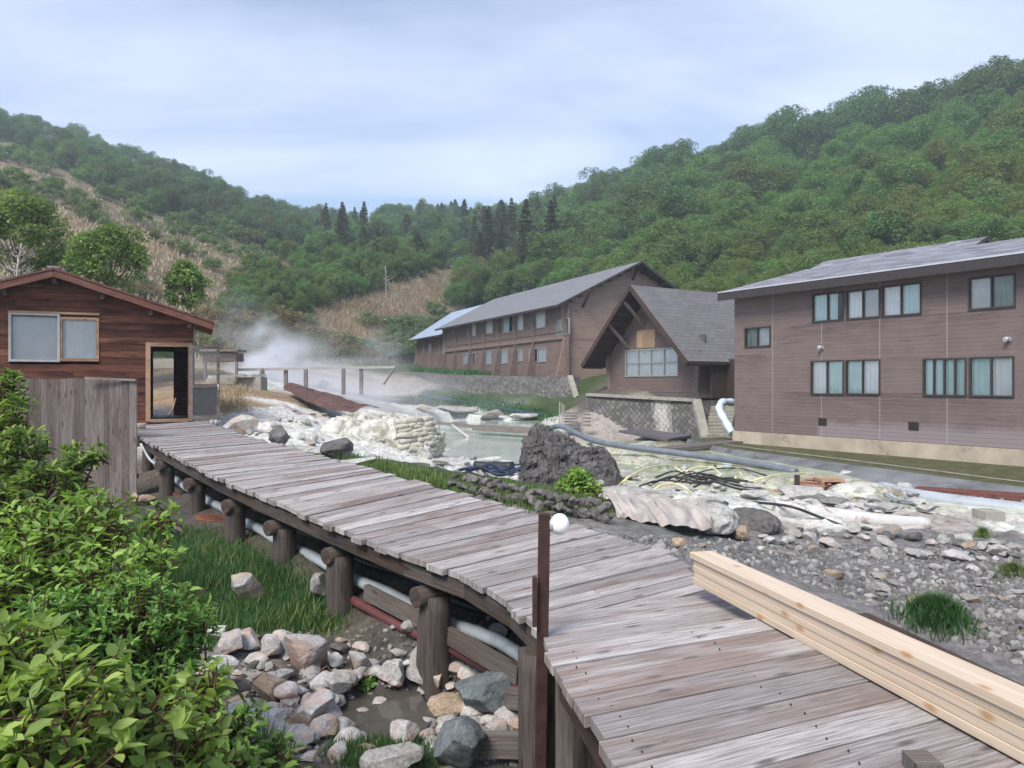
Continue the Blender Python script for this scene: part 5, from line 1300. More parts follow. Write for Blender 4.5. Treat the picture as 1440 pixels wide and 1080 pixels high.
# tall dry grass on the knoll and along the bank below it
def far_pts(n, poly, rg, spread):
    xs = [p[0] for p in poly]; ys = [p[1] for p in poly]; px = rg.uniform(min(xs), max(xs), n * 4); py = rg.uniform(min(ys), max(ys), n * 4); ok = inpoly(px, py, poly); out = []
    for a, b in list(zip(px[ok], py[ok]))[:n // 14 + 1]:
        h = hit(a, b)
        if h is None: continue
        q = rg.normal(size=(14, 2)) * spread; x = h.x + q[:, 0]; y = h.y + q[:, 1]; out.append(np.stack([x, y, ground(x, y) - .05], -1))
    return np.concatenate(out)
grass('dry_grass', far_pts(22000, TAN[1], rg, .8), .25, .7, 'drygrass', 11, .03, .9)
grass('dry_grass', far_pts(6000, [(290, 450), (440, 450), (600, 470), (590, 510), (300, 512)], rg, .6), .25, .6, 'drygrass', 12, .025, .9)
grass('dry_grass', far_pts(22000, TAN[0], rg, 2.4), .3, .8, 'drygrass', 13, .07, .9)
grass('dry_grass', far_pts(3500, [(285, 540), (345, 545), (340, 575), (300, 585)], rg, .2), .1, .3, 'drygrass', 14, .012, .9)
# ---------------------------------------------------------------- trees
def diam(org, d, nrm, L, W):
    """rhombus leaf clumps, one quad each"""
    d = unit(d); s = unit(np.cross(d, nrm)); 
    V = np.stack([org - d * L[:, None] * .5, org + s * W[:, None] * .5, org + d * L[:, None] * .5, org - s * W[:, None] * .5], 1)
    return V.reshape(-1, 3), np.arange(len(org) * 4).reshape(-1, 4)
def crown_pts(rg, H, Rr, nclump, nleaf, leaf, z0=.25, shape=1.0, flat=.6):
    """leaf clumps on a lumpy rounded envelope with gaps between the lumps"""
    cs = unit(rg.normal(size=(nclump, 3)) + np.array([0, 0, .25])); cs[:, 2] = np.where((cs[:, 2] < 0) & (rg.rand(nclump) < .45), -cs[:, 2], cs[:, 2])
    rad = rg.uniform(.55, 1.0, (nclump, 1)); C0 = np.array([0, 0, H * (z0 + (1 - z0) * .42)])
    c = C0 + cs * rad * np.array([Rr, Rr, H * (1 - z0) * .55])
    cr = Rr * rg.uniform(.22, .42, (nclump, 1))
    k = rg.randint(0, nclump, nleaf); dv = unit(rg.normal(size=(nleaf, 3)) + np.array([0, 0, .45])); rr = rg.uniform(.6, 1.05, (nleaf, 1))
    p = c[k] + dv * cr[k] * rr * np.array([1, 1, flat + .15])
    nrm = unit(dv * .7 + np.array([0, 0, .5]) + rg.normal(size=(nleaf, 3)) * .45); d = unit(np.cross(nrm, rg.normal(size=(nleaf, 3))))
    L = leaf * rg.uniform(.6, 1.4, nleaf); return (*diam(p, d, nrm, L, L * rg.uniform(.55, .9, nleaf)), c)
def conifer_pts(rg, H, Rr, nleaf, leaf):
    z = H * (.08 + .92 * rg.rand(nleaf) ** 1.25); lay = np.round(z / (H * .055)) * H * .055 + rg.normal(size=nleaf) * H * .010
    prof = Rr * (1.02 - lay / H) ** .85 * (1 + .25 * np.sin(lay * 9.1)) + .06
    a = rg.uniform(0, 6.283, nleaf); a = np.round(a / .55 + lay * 3.3) * .55 + rg.normal(size=nleaf) * .12; t = rg.rand(nleaf) ** .6; r = prof * t
    p = np.stack([r * np.cos(a), r * np.sin(a), lay - .28 * r + .05 * t], -1)
    out = np.stack([np.cos(a), np.sin(a), np.full(nleaf, -.25)], -1); d = unit(out + rg.normal(size=(nleaf, 3)) * .35); nrm = unit(np.array([0, 0, 1.]) + rg.normal(size=(nleaf, 3)) * .4)
    L = leaf * rg.uniform(.6, 1.3, nleaf); return diam(p, d, nrm, L, L * .45)
def trunk_mb(rg, H, r, tips=None, nl=5, lean=.04, n=7):
    mb = MB(); top = Vector((rg.normal() * lean * H, rg.normal() * lean * H, H)); pts = [Vector((0, 0, -.4)), Vector((0, 0, H * .3)) + top * .08, top * .6 + Vector((rg.normal() * .03 * H, 0, 0)), top]
    pts[2].z = H * .62; sp = spline(pts, 4); mb.tube(sp, np.linspace(r * 1.15, r * .25, len(sp)), n)
    if tips is not None:
        for q in tips[:nl]:
            q = Vector(q); s = sp[min(len(sp) - 2, max(2, int(len(sp) * max(.2, (q.z / H - .3)))))]; m = s.lerp(q, .5) + Vector((0, 0, -.03 * H))
            mb.tube(spline([s, m, q], 3), np.linspace(r * .45, r * .10, 7), 5)
    return mb
def proto(kind, seed, H, Rr, mat, leaf, nleaf, nclump=16, flat=.6, z0=.25, nl=7):
    rg = np.random.RandomState(seed)
    o = bpy.data.objects.new(kind, None); link(o); o.empty_display_size = .3
    if kind == 'conifer': V, F = conifer_pts(rg, H, Rr, nleaf, leaf); tips = None; tb = trunk_mb(rg, H * .97, H * .014, None, 0, .01, 6)
    else: V, F, tips = crown_pts(rg, H, Rr, nclump, nleaf, leaf, z0, 1, flat); tb = trunk_mb(rg, H * .62, H * .022, tips, nl)
    np_obj('crown', V, F, M[mat], o); tb.obj('trunk', M['bark'] if kind != 'birch' else M['deadwood'], o)
    return o, V, F
PR = {k: [] for k in 'BDLCNSO'}      # broadleaf mid / dark / light, conifer, brownish conifer, shrub, olive brush
for i in range(4): PR['B'].append(proto('broadleaf_tree', 100 + i, 9, 3.9, 'leaf_hill', .30, 7000, 46, .75, .04))
for i in range(3): PR['D'].append(proto('broadleaf_tree', 120 + i, 10, 4.1, 'leaf_hill_dark', .32, 7000, 46, .75, .06))
for i in range(3): PR['L'].append(proto('broadleaf_tree', 140 + i, 7, 3.5, 'leaf_hill_lite', .24, 6500, 44, .75, .0))
for i in range(3): PR['C'].append(proto('conifer', 160 + i, 8.8, 3.9, 'needle', .75, 2800))
for i in range(2): PR['N'].append(proto('conifer', 180 + i, 11, 2.9, 'needle_brown', .6, 2400))
for i in range(3): PR['S'].append(proto('broadleaf_shrub', 200 + i, 3.2, 2.3, 'leaf_hill', .26, 1800, 18, .6, .0, 4))
for i in range(3): PR['O'].append(proto('brush_clump', 220 + i, 2.2, 2.0, 'olive', .22, 1600, 18, .6, .0, 4))
LABEL = {'B': ('mid green broadleaf tree standing in the wood on the hillside', 'tree', 'broadleaf trees of the hillside wood'), 'D': ('dark green broadleaf tree in the dense wood of the upper slope', 'tree', 'dark broadleaf trees of the upper slope'), 'L': ('light green young tree on the lower right hillside above the roofs', 'tree', 'light green trees of the lower hillside'),
         'C': ('dark pointed conifer on the middle ridge', 'conifer', 'conifers of the middle ridge'), 'N': ('brownish green conifer on the slope behind the long lodge', 'conifer', 'brownish conifers behind the long lodge'), 'S': ('low green shrub growing on the open hillside', 'shrub', 'shrubs of the hillside'), 'O': ('olive and straw coloured brush clump on the dry grass slope', 'brush', 'brush clumps of the dry slope')}
spots = []          # (distance, kind, x, y, z, scale)
rt = np.random.RandomState(77)
def sow(n, poly, kinds, smin, smax, gap, keep=None, wts=None, tan=False, mpx=80):
    xs = [p[0] for p in poly]; ys = [p[1] for p in poly]; m = 0
    px = rt.uniform(min(xs), max(xs), n * 6); py = rt.uniform(min(ys), max(ys), n * 6); ok = inpoly(px, py, poly)
    for a, b in zip(px[ok], py[ok]):
        h = hit(a, b)
        if h is None or h.y < 40: continue
        if not tan and any(inpoly(np.array([a]), np.array([b]), T)[0] for T in TAN): continue
        if keep and not keep(a, b, h): continue
        s = rt.uniform(smin, smax); s = min(s, mpx * rt.uniform(.75, 1.1) / FP * h.y / 9)
        if any((h.x - q[2]) ** 2 + (h.y - q[3]) ** 2 < (gap * (s + q[5]) * .5) ** 2 for q in spots): continue
        spots.append((h.y, kinds[rt.choice(len(kinds), p=wts)], h.x, h.y, h.z, s)); m += 1
        if m >= n: break
    print('SOW', kinds, m, 'of', n)
    return m
ridge = lambda px: float(interp(px, HX, HRY))
def ridge_band(x0, x1, up, dn, step=12): return [(x, ridge(x) - up) for x in np.arange(x0, x1 + 1, step)] + [(x, ridge(x) + dn) for x in np.arange(x1, x0 - 1, -step)]
# right hill: tall crest trees, backlit shade put into darker leaves, lighter ones lower
sow(70, ridge_band(730, 1480, -1, 26), 'BD', .95, 1.35, 3.2, wts=[.35, .65])
sow(28, ridge_band(1080, 1480, -1, 30), 'D', 1.1, 1.6, 3.4)
sow(130, [(740, 330), (830, 285), (950, 262), (1080, 245), (1100, 300), (980, 345), (860, 385), (760, 400)], 'BD', .75, 1.15, 3.2, wts=[.6, .4])
sow(150, [(900, 330), (1100, 250), (1300, 200), (1460, 165), (1460, 350), (1200, 400), (950, 420)], 'BLS', .5, .95, 3.0, wts=[.4, .4, .2])
sow(120, [(780, 380), (960, 350), (1200, 330), (1460, 300), (1460, 440), (1000, 450), (800, 430)], 'LB', .5, .85, 3.0, wts=[.7, .3])
sow(220, [(760, 330), (950, 270), (1460, 140), (1460, 440), (780, 440)], 'SL', .7, 1.3, 1.6, wts=[.75, .25])
# middle
sow(60, ridge_band(520, 780, -1, 22), 'CBD', .65, .95, 2.2, wts=[.28, .32, .4])
sow(7, ridge_band(655, 760, -1, 30), 'C', .8, 1.2, 2.2)
sow(55, [(440, 310), (760, 320), (760, 380), (640, 365), (440, 400)], 'CBD', .6, .95, 2.4, wts=[.35, .4, .25], mpx=44)
sow(26, [(650, 330), (780, 330), (800, 390), (760, 410), (670, 400)], 'N', .7, 1.1, 2.4)
sow(10, [(440, 330), (520, 330), (520, 370), (440, 380)], 'N', .7, 1.0, 2.4)
sow(260, [(330, 370), (420, 345), (640, 330), (660, 380), (560, 400), (440, 440), (330, 460), (300, 440)], 'SLB', .5, 1.1, 1.7, wts=[.45, .3, .25], mpx=34)
sow(40, [(640, 395), (760, 385), (820, 420), (640, 440)], 'LBS', .6, 1.0, 2.0, wts=[.35, .35, .3], mpx=50)
# left hill
sow(210, ridge_band(-60, 470, -1, 46), 'DB', .6, .95, 2.2, wts=[.7, .3], mpx=34)
sow(60, [(60, 235), (250, 250), (330, 285), (440, 310), (440, 350), (330, 320), (200, 300), (60, 250)], 'DB', .6, .9, 2.4, wts=[.6, .4], mpx=30)
sow(60, [(60, 215), (130, 270), (300, 300), (440, 330), (440, 390), (330, 400), (200, 330)], 'SSO', .8, 2.2, 1.7, tan=True, mpx=60, keep=lambda a, b, h: vnoise(np.array([h.x / 16, h.y / 26, 0]), 4) > -.15)
sow(90, [(-40, 210), (60, 220), (140, 290), (220, 420), (-40, 420)], 'SO', .8, 2.0, 2.0, wts=[.5, .5], tan=True, keep=lambda a, b, h: vnoise(np.array([h.x / 25, h.y / 25, 0]), 9) > -.35, mpx=60)
# dry slope behind the spring
sow(150, [(290, 440), (440, 455), (560, 440), (640, 420), (640, 450), (590, 505), (440, 512), (300, 510)], 'O', .4, .95, 1.2, tan=True, keep=lambda a, b, h: not inpoly(np.array([a]), np.array([b]), [(445, 445), (560, 405), (620, 400), (600, 440), (500, 490), (440, 470)])[0] or rt.rand() < .04)
spots.sort()
count = {}; used = {}; rest = []
CAP = {'B': 150, 'D': 110, 'L': 130, 'S': 260, 'O': 110, 'C': 140, 'N': 60}
for Y, k, x, y, z, s in spots:
    count[k] = count.get(k, 0) + 1
    lst = PR[k]; i = rt.randint(len(lst)); root = lst[i][0]
    if count[k] > CAP[k]: rest.append((k, i, x, y, z, s)); continue
    rz = rt.uniform(0, 6.28); sc3 = (s * rt.uniform(.9, 1.12), s * rt.uniform(.9, 1.12), s * rt.uniform(.85, 1.15))
    if (k, i) in used: o = dup(root, (x, y, z - .25 * s), rz, sc3)
    else:
        o = root; o.location = (x, y, z - .25 * s); o.rotation_euler = (0, 0, rz); o.scale = sc3; used[(k, i)] = 1
    tag(o, *LABEL[k])
for k in PR:
    for i, (o, V, F) in enumerate(PR[k]):
        if (k, i) not in used:
            for c in KIDS[o.name]: bpy.data.objects.remove(c)
            bpy.data.objects.remove(o)
# what lies beyond the counted ones reads as one wood
if rest:
    VV, FF, MI = [], [], []; base = 0; mats = ['leaf_hill', 'leaf_hill_dark', 'leaf_hill_lite', 'needle', 'needle_brown', 'leaf_hill', 'olive']; ki = {k: i for i, k in enumerate('BDLCNSO')}
    for k, i, x, y, z, s in rest:
        V, F = PR[k][i][1:]; a = rt.uniform(0, 6.28); c, sn = math.cos(a), math.sin(a)
        W = np.stack([V[:, 0] * c - V[:, 1] * sn, V[:, 0] * sn + V[:, 1] * c, V[:, 2]], -1) * s + np.array([x, y, z - .25 * s]); VV.append(W); FF.append(F + base); base += len(V); MI.append(np.full(len(F), ki[k]))
    tag(np_obj('forest', np.concatenate(VV), np.concatenate(FF), [M[m] for m in mats], None, None, False, np.concatenate(MI)), kind='stuff')
print('TREES', count, 'rest', len(rest))

# three leafy trees behind the hut and dead grey brush
def near_tree(label, px, py_top, py_bot, Y, wpx, seed, leaf=.15, n=9000, mat='leaf_tree', nclump=60, flat=.6):
    x = (px - 720) / FP * Y; zb = gz(x, Y); H = CZ - (py_top - 540) / FP * Y - zb; Rr = wpx / FP * Y / 2
    rg = np.random.RandomState(seed); o = empty('leafy_tree', (x, Y, zb), 0, label, 'tree', 'trees behind the hut')
    V, F, tips = crown_pts(rg, H / .97, Rr, nclump, n, leaf, 1 - (py_bot - py_top) / FP * Y / H, 1, flat); np_obj('crown', V, F, M[mat], o)
    trunk_mb(rg, H * .7, .13, tips, 16, .03).obj('trunk', M['bark'], o); return o
near_tree('tall loose crowned tree at the left edge above the hut roof', 28, 270, 400, 36, 112, 11)
near_tree('bright green layered tree rising behind the hut roof, middle of the three', 152, 322, 415, 34, 100, 12, .12, 12000)
near_tree('small round green tree just right of the hut roof slope', 262, 372, 440, 36, 56, 13, .12, 7000)
near_tree('broad green tree low behind the hut ridge', 88, 348, 420, 38, 74, 14, .13, 8000)
def dead(label, px, py_top, py_bot, Y, seed, n=16, spread=.6, r=.05, cat='dead tree', name='dead_tree', group=None):
    h = None; pb = py_bot
    while Y is None and h is None: h = hit(px, pb); pb += 2
    rg = np.random.RandomState(seed)
    if h is not None: x, Y, zb = h
    else: x = (px - 720) / FP * Y; zb = CZ - (py_bot - 540) / FP * Y
    H = (py_bot - py_top) / FP * Y; mb = MB(); o = Vector((x, Y, zb - .3))
    tip = Vector((rg.normal() * .06 * H, 0, H)); sp = spline([Vector((0, 0, 0)), tip * .5 + Vector((rg.normal() * .04 * H, 0, 0)), tip], 4); mb.tube(sp, np.linspace(r, r * .3, len(sp)), 6)
    for k in range(n):
        f = rg.uniform(.25, .95); b = sp[int(f * (len(sp) - 1))]; a = rg.uniform(0, 6.28); L = H * spread * rg.uniform(.2, .5) * (1.2 - f)
        e = b + Vector((math.cos(a), math.sin(a) * .6, rg.uniform(.2, 1.0))) * L; mb.tube([b, b.lerp(e, .5) + Vector((0, 0, -.04 * L)), e], [r * .4, r * .25, r * .1], 4)
        for _ in range(3): e2 = e + Vector((rg.normal(), rg.normal(), rg.uniform(0, 1))) * L * .35; mb.tube([b.lerp(e, .6), e2], [r * .18, r * .07], 3)
    q = mb.obj(name, M['deadwood']); q.location = o; return tag(q, label, cat, group)
dead('bare grey leafless bush at the left edge above the hut roof', 22, 330, 412, 29, 1, 26, 1.1, .045)
dead('pale dead trunk on the left ridge wood, standing alone leftmost', 126, 211, 236, None, 2, 4, .3, .25)
for i, (px, a, b) in enumerate([(186, 222, 248), (218, 230, 262), (229, 240, 270), (241, 243, 270), (193, 226, 244)]):
    dead('pale bare trunk in the row among the dark wood of the left ridge', px, a, b, None, 20 + i, 4, .3, .22, group='pale trunks on the left ridge')
dead('pale dead conifer trunk left of centre above the dry meadow', 446, 338, 368, None, 3, 8, .4, .2)
dead('thin dead trunk on the wooded slope right of the pale dead conifer', 485, 319, 338, None, 8, 5, .3, .2)
dead('white dead tree at the upper edge of the straw meadow', 542, 372, 416, None, 4, 14, .8, .08)
dead('bleached bare tree on the crest of the right hill', 1153, 166, 205, None, 5, 26, 1.0, .16)
dead('white dead branches in the middle of the right hillside', 1160, 278, 300, None, 6, 18, 1.2, .09)
dead('grey dead snag low on the right hillside above the chalet roof', 1120, 316, 344, None, 7, 18, 1.1, .07)
dead('pale dead snag on the right hillside above the mauve lodge roof', 1345, 250, 290, None, 9, 20, 1.1, .08)
# ---------------------------------------------------------------- walls, spring works, loose things
def strip(mb, top, bot, back, m=0, cap=True):
    """battered wall: face between two polylines, flat top going back"""
    acc = 0
    for i in range(len(top) - 1):
        a, b, c, d = Vector(bot[i]), Vector(bot[i + 1]), Vector(top[i + 1]), Vector(top[i]); L = (b - a).length; h = (d - a).length; h2 = (c - b).length
        mb.face([a, b, c, d], [(acc, 0), (acc + L, 0), (acc + L, h2), (acc, h)], m)
        if cap: mb.face([d, c, c + Vector(back), d + Vector(back)], [(acc, 0), (acc + L, 0), (acc + L, 1), (acc, 1)], m + 1 if cap == 2 else m)
        acc += L
def tubeobj(name, label, cat, pts, r, mat, group=None, n=9, sp=6, jit=0):
    p = [Vector(q) for q in pts]; o0 = p[0].copy(); mb = MB(); q = spline(p, sp) if len(p) > 2 else [p[0].lerp(p[-1], i / 6) for i in range(7)]
    mb.tube([x - o0 for x in q], r, n, jit=jit); o = mb.obj(name, M[mat]); o.location = o0; return tag(o, label, cat, group)
def mesh_at(mb, name, label, cat, mat, group=None):
    """links a mesh with its origin moved to the middle of its foot"""
    V = np.array(mb.v); c = Vector((V[:, 0].mean(), V[:, 1].mean(), V[:, 2].min())); mb.v = [tuple(Vector(v) - c) for v in mb.v]
    o = mb.obj(name, mat); o.location = c; return tag(o, label, cat, group)
# stone retaining wall below the long lodge
tp = [P(478, 516, 79), P(560, 522, 70), P(640, 527, 61.5), P(740, 529, 54), P(800, 530, 50.6)]
bt = [P(470, 548, 72), P(556, 552, 65.5), P(640, 560, 58), P(745, 574, 51.5), P(815, 583, 48.6)]
rw = empty('stone_retaining_wall', bt[2], 0, 'long sloping retaining wall of diagonal stones below the long lodge', 'retaining wall')
mb = MB(); strip(mb, [loc(rw, p) for p in tp], [loc(rw, p) for p in bt], (.5, 1.5, 0)); mb.face([loc(rw, p) for p in (bt[-1], bt[-1] + Vector((1.5, 3.5, .4)), tp[-1] + Vector((1.2, 2.6, 0)), tp[-1])], [(0, 0), (3, 0), (3, 2), (0, 2)]); mb.obj('stone_face', M['masonry'], rw)
mb = MB(); mb.beam(loc(rw, tp[-1] + Vector((.05, -.05, .05))), loc(rw, bt[-1] + Vector((.1, -.1, .1))), .35, .2); mb.obj('end_coping', M['paleconc'], rw)
# retaining wall below the chalet
tp = [P(826, 556, 44.5), P(880, 558, 42.2), P(930, 561, 40.2), P(976, 564, 38.4)]
bt = [P(820, 612, 43.2), P(880, 612, 41), P(935, 614, 39.1), P(988, 617, 37.2)]
cw = empty('chalet_retaining_wall', bt[1], 0, 'short diagonal stone retaining wall with a white stain under the chalet', 'retaining wall')
mb = MB(); strip(mb, [loc(cw, p) for p in tp], [loc(cw, p) for p in bt], (.8, 1.4, 0)); mb.face([loc(cw, p) for p in (bt[-1], bt[-1] + Vector((2.5, 3.0, 0)), tp[-1] + Vector((2.0, 2.5, 0)), tp[-1])], [(0, 0), (3, 0), (3, 2), (0, 2)]); mb.obj('stone_face', M['masonry_run'], cw)
mb = MB(); mb.beam(loc(cw, tp[-1] + Vector((.1, -.06, .05))), loc(cw, bt[-1] + Vector((.1, -.1, 0))), .42, .25); mb.obj('end_coping', M['paleconc'], cw)
mb = MB(); mb.beam(loc(cw, tp[0] + Vector((0, -.05, .05))), loc(cw, tp[-1] + Vector((0, -.05, .05))), .3, .16); mb.obj('coping', M['paleconc'], cw)
def lerp3(a, b, t): return Vector(a).lerp(Vector(b), t)
# stone steps right of it
for k in range(9):
    p = P(990 + 1.0 * k, 613 - 4.9 * k, 37.3 + .30 * k); q = p + Vector((1.25, .1, 0))
    if k == 0: st = empty('stone_steps', p, 0, 'narrow worn grey stone steps between the chalet wall and the wrapped white pipe', 'steps')
    mb = MB(); mb.beam(loc(st, p), loc(st, q), .55, .2, up=(0, 0, 1)); mb.obj('step', M['paleconc'], st, .02)
tubeobj('wrapped_pipe', 'white and blue wrapped pipe bending down beside the corner of the mauve lodge', 'pipe', [P(1031, 566, 35), P(1016, 566, 34.5), P(1012, 576, 34.2), P(1020, 592, 33.6), P(1030, 610, 32.9)], [.17 + .02 * math.sin(i * 1.3) for i in range(25)], 'wrap', None, 12)
# embankment along the mauve lodge, mossy ledge on top
xs_ = [(960, 626, 628), (1000, 638, 629), (1035, 650, 632), (1120, 668, 643), (1250, 690, 660), (1350, 700, 673.5), (1440, 707, 685), (1620, 722, 705)]
bt = [hit_plane(x, y, CZ - 2.66) for x, y, _ in xs_]; tp = [hit_plane(x, y, CZ - 2.44) for x, _, y in xs_]
for i in range(len(bt)):
    if tp[i].y < bt[i].y + .5: tp[i] = bt[i] + Vector((.4, .8, .22))
bt = [b - Vector((0, 0, .3)) for b in bt]
em = empty('concrete_embankment', bt[3], 0, 'dark wet concrete embankment with a mossy top along the mauve lodge', 'embankment')
mb = MB(); strip(mb, [loc(em, p) for p in tp], [loc(em, p) for p in bt], (0, 0, 0), 0, False); mb.obj('concrete_slope', M['darkconc'], em)
mb = MB(); n_ = [p + Vector((.9, .55, 0)).normalized() * (2.2 if i < 2 else 6) for i, p in enumerate(tp)]
for i in range(len(tp) - 1):
    a, b, c, d = [loc(em, p) for p in (tp[i], tp[i + 1], n_[i + 1], n_[i])]; mb.face([a, b, c, d], [(p.x, p.y) for p in (a, b, c, d)])
mb.obj('mossy_ledge', M['moss'], em)
mb = MB(); mb.tube(spline([loc(em, p + Vector((.35, .3, .07))) for p in tp[1:]], 4), .015, 7); mb.obj('edge_pipe', M['paleconc'], em)

# far handrail, shed frame and blocks where the steam rises
hr = empty('wooden_handrail', P(400, 540, 38), 0, 'thin pale wooden handrail standing in the steam upstream', 'handrail')
mb = MB(); mb.beam(loc(hr, P(330, 520, 37)), loc(hr, P(555, 516, 40)), .12, .13); mb.obj('rail', M['deadwood'], hr)
for px, y1, Y in ((369, 542, 37.5), (402, 548, 38), (430, 545, 38.3), (483, 545, 39), (508, 545, 39.4)):
    mb = MB(); mb.beam(loc(hr, P(px, y1 + 10, Y)), loc(hr, P(px, 518.5, Y)), .17, .17, up=(0, 1, 0)); mb.obj('post', M['fence'], hr)
mb = MB(); mb.beam(loc(hr, P(555, 517, 40)), loc(hr, P(540, 540, 39)), .08, .08); mb.obj('brace', M['fence'], hr)
sh = empty('valve_shelter', P(318, 525, 36), 0, 'small weathered grey roofed frame on posts behind the open screen door', 'shelter')
mb = MB(); a = P(296, 493, 36); b = P(338, 494, 36); mb.box(-1.0 + 0, .75, -.6, .6, 1.0, 1.1); mb.box(-.9, .65, -.5, .5, .55, .95); mb.obj('roof', M['fence'], sh)
for x in (-.85, .6): mb = MB(); mb.box(x, x + .1, -.5, -.4, -.4, .55); mb.obj('post', M['fence'], sh)
mb = MB(); c = P(335, 548, 34); mb.box(c.x - 1.4, c.x + 1.0, c.y, c.y + .9, c.z - .4, c.z + .55); mesh_at(mb, 'concrete_block', 'pale grey concrete block with an eroded end below the handrail', 'block', M['paleconc'])
mb = MB(); a = P(295, 530, 33); mb.beam(a, P(372, 528, 34.5), .5, .12); mesh_at(mb, 'white_plank', 'long white crusted plank behind the screen door', 'plank', M['crust'])
# rust brown sheet thrown over the slope
mb = MB(); A = spline([P(398, 545, 35), P(412, 554, 32.5), P(435, 566, 30), P(470, 577, 27.5), P(500, 580, 26.5)], 5); Bq = spline([P(418, 541, 36), P(445, 549, 34.5), P(475, 556, 32.5), P(500, 566, 30), P(535, 574, 28)], 5)
for i in range(len(A) - 1):
    for j in range(6):
        f = lambda i, j: A[i].lerp(Bq[i], j / 6) + Vector((0, 0, .16 * math.sin(j / 6 * 3.14) + .02 * math.sin(i * 1.9 + j)))
        mb.face([f(i, j), f(i + 1, j), f(i + 1, j + 1), f(i, j + 1)], sm=True)
mesh_at(mb, 'brown_tarpaulin', 'rust brown tarpaulin lying over the slope in front of the handrail', 'tarpaulin', M['brown_sheet'])

# white crusted mound with sandbags laid over its right end
mound_poly = [(458, 575), (610, 575), (610, 655), (520, 652), (455, 610)]
c = P(528, 640, 19.0)
# a ridge of crust: height field over an oval, rough enough to overhang a little
gx, gy = np.meshgrid(np.linspace(-1.55, 1.45, 130), np.linspace(-1.15, 1.3, 100)); gx0, gy0 = gx, gy
prof = np.interp(gx, [-1.55, -1.3, -1.0, -.5, 0, .5, .85, 1.1, 1.3, 1.45], [.0, .55, .88, 1.08, 1.02, 1.0, .92, .72, .45, .0])
wid_ = np.where(gy < 0, 1.12, 1.25); sh_ = np.clip(1 - (np.abs(gy) / wid_) ** 2.6, 0, 1) ** .55
zz = prof * sh_; q = np.stack([gx, gy, zz], -1)
dn = np.stack([fbm(q * 2.6 + k * 9, 5, 50 + k, .62) for k in range(3)], -1); cr = 1 - np.abs(fbm(q * 4.2, 4, 57, .62)) * 2.2
q = q + dn * .14 * np.minimum(1, zz[..., None] * 4); q[..., 0] = np.where(q[..., 0] < 0, q[..., 0] * 1.2, q[..., 0]); q[..., 2] += .10 * cr * np.minimum(1, zz * 3) - .12
idx = np.arange(gx.size).reshape(gx.shape); Fq = np.stack([idx[:-1, :-1], idx[:-1, 1:], idx[1:, 1:], idx[1:, :-1]], -1).reshape(-1, 4)
o = np_obj('crusted_mound', q.reshape(-1, 3), Fq, M['crust'], None, None, True); o.location = (c.x, c.y + .9, c.z); tag(o, 'white sulphur crusted mound upstream of the sandbags', 'mound')
def bag_mesh(seed):
    bm = bmesh.new(); bmesh.ops.create_uvsphere(bm, u_segments=18, v_segments=10, radius=1); V = np.array([v.co[:] for v in bm.verts]); rg = np.random.RandomState(seed)
    V = np.sign(V) * np.abs(V) ** .6; V = V * np.array([.26, .15, .075]); V = V * (1 + .10 * fbm(V * 9 + seed, 3, seed)[:, None])
    for v, k in zip(bm.verts, V): v.co = k
    me = bpy.data.meshes.new('sandbag'); bm.to_mesh(me); bm.free(); me.polygons.foreach_set('use_smooth', np.ones(len(me.polygons), bool)); me.materials.append(M['sand']); return me
bags = [bag_mesh(s) for s in range(4)]; rb = np.random.RandomState(8)
mc = Vector((c.x, c.y + .9, c.z))
for row in range(8):
    z = .05 + row * .115
    for k in range(12):
        t = (k + (.5 if row % 2 else 0)) / 11.5              # round the end: from the front face to the right end
        a = R(-70 + 88 * t); rr = (1 - (z / 1.25) ** 2) ** .5
        x = .35 + math.cos(a) * 1.12 * rr; y = math.sin(a) * 1.22 * rr
        if z > .98 or rb.rand() < .10: continue
        o = bpy.data.objects.new('sandbag', bags[rb.randint(4)]); link(o); o.location = mc + Vector((x + rb.uniform(-.05, .05), y + rb.uniform(-.05, .03), z - .02 + rb.uniform(-.025, .025))); o.rotation_euler = (rb.uniform(-.25, .25), rb.uniform(-.25, .25), a + 1.57 + rb.uniform(-.35, .35)); o.scale = (rb.uniform(.62, .95), rb.uniform(.8, 1.1), rb.uniform(.75, 1.15))
        tag(o, 'whitish sandbag stacked in the courses on the rounded end of the white mound', 'sandbag', 'sandbags of the white mound')
# loose bags and crust lumps near the mound
for i, (px, py, w, h) in enumerate([(505, 655, 60, 16), (620, 655, 40, 12), (905, 702, 50, 20), (1000, 722, 60, 26), (1130, 702, 70, 26), (1165, 708, 60, 22), (1240, 722, 50, 18), (1300, 720, 40, 14), (960, 690, 46, 12), (1190, 676, 40, 18), (1222, 672, 44, 16), (1060, 690, 40, 12)]):
    rock_at(BIG['rock_white'][i % 2], 'crust_lump', 'white sulphur crusted lump at the rim of the hot spring pools', px, py, w, h, group='white crust lumps', cat='crust lump', tilt=.1)
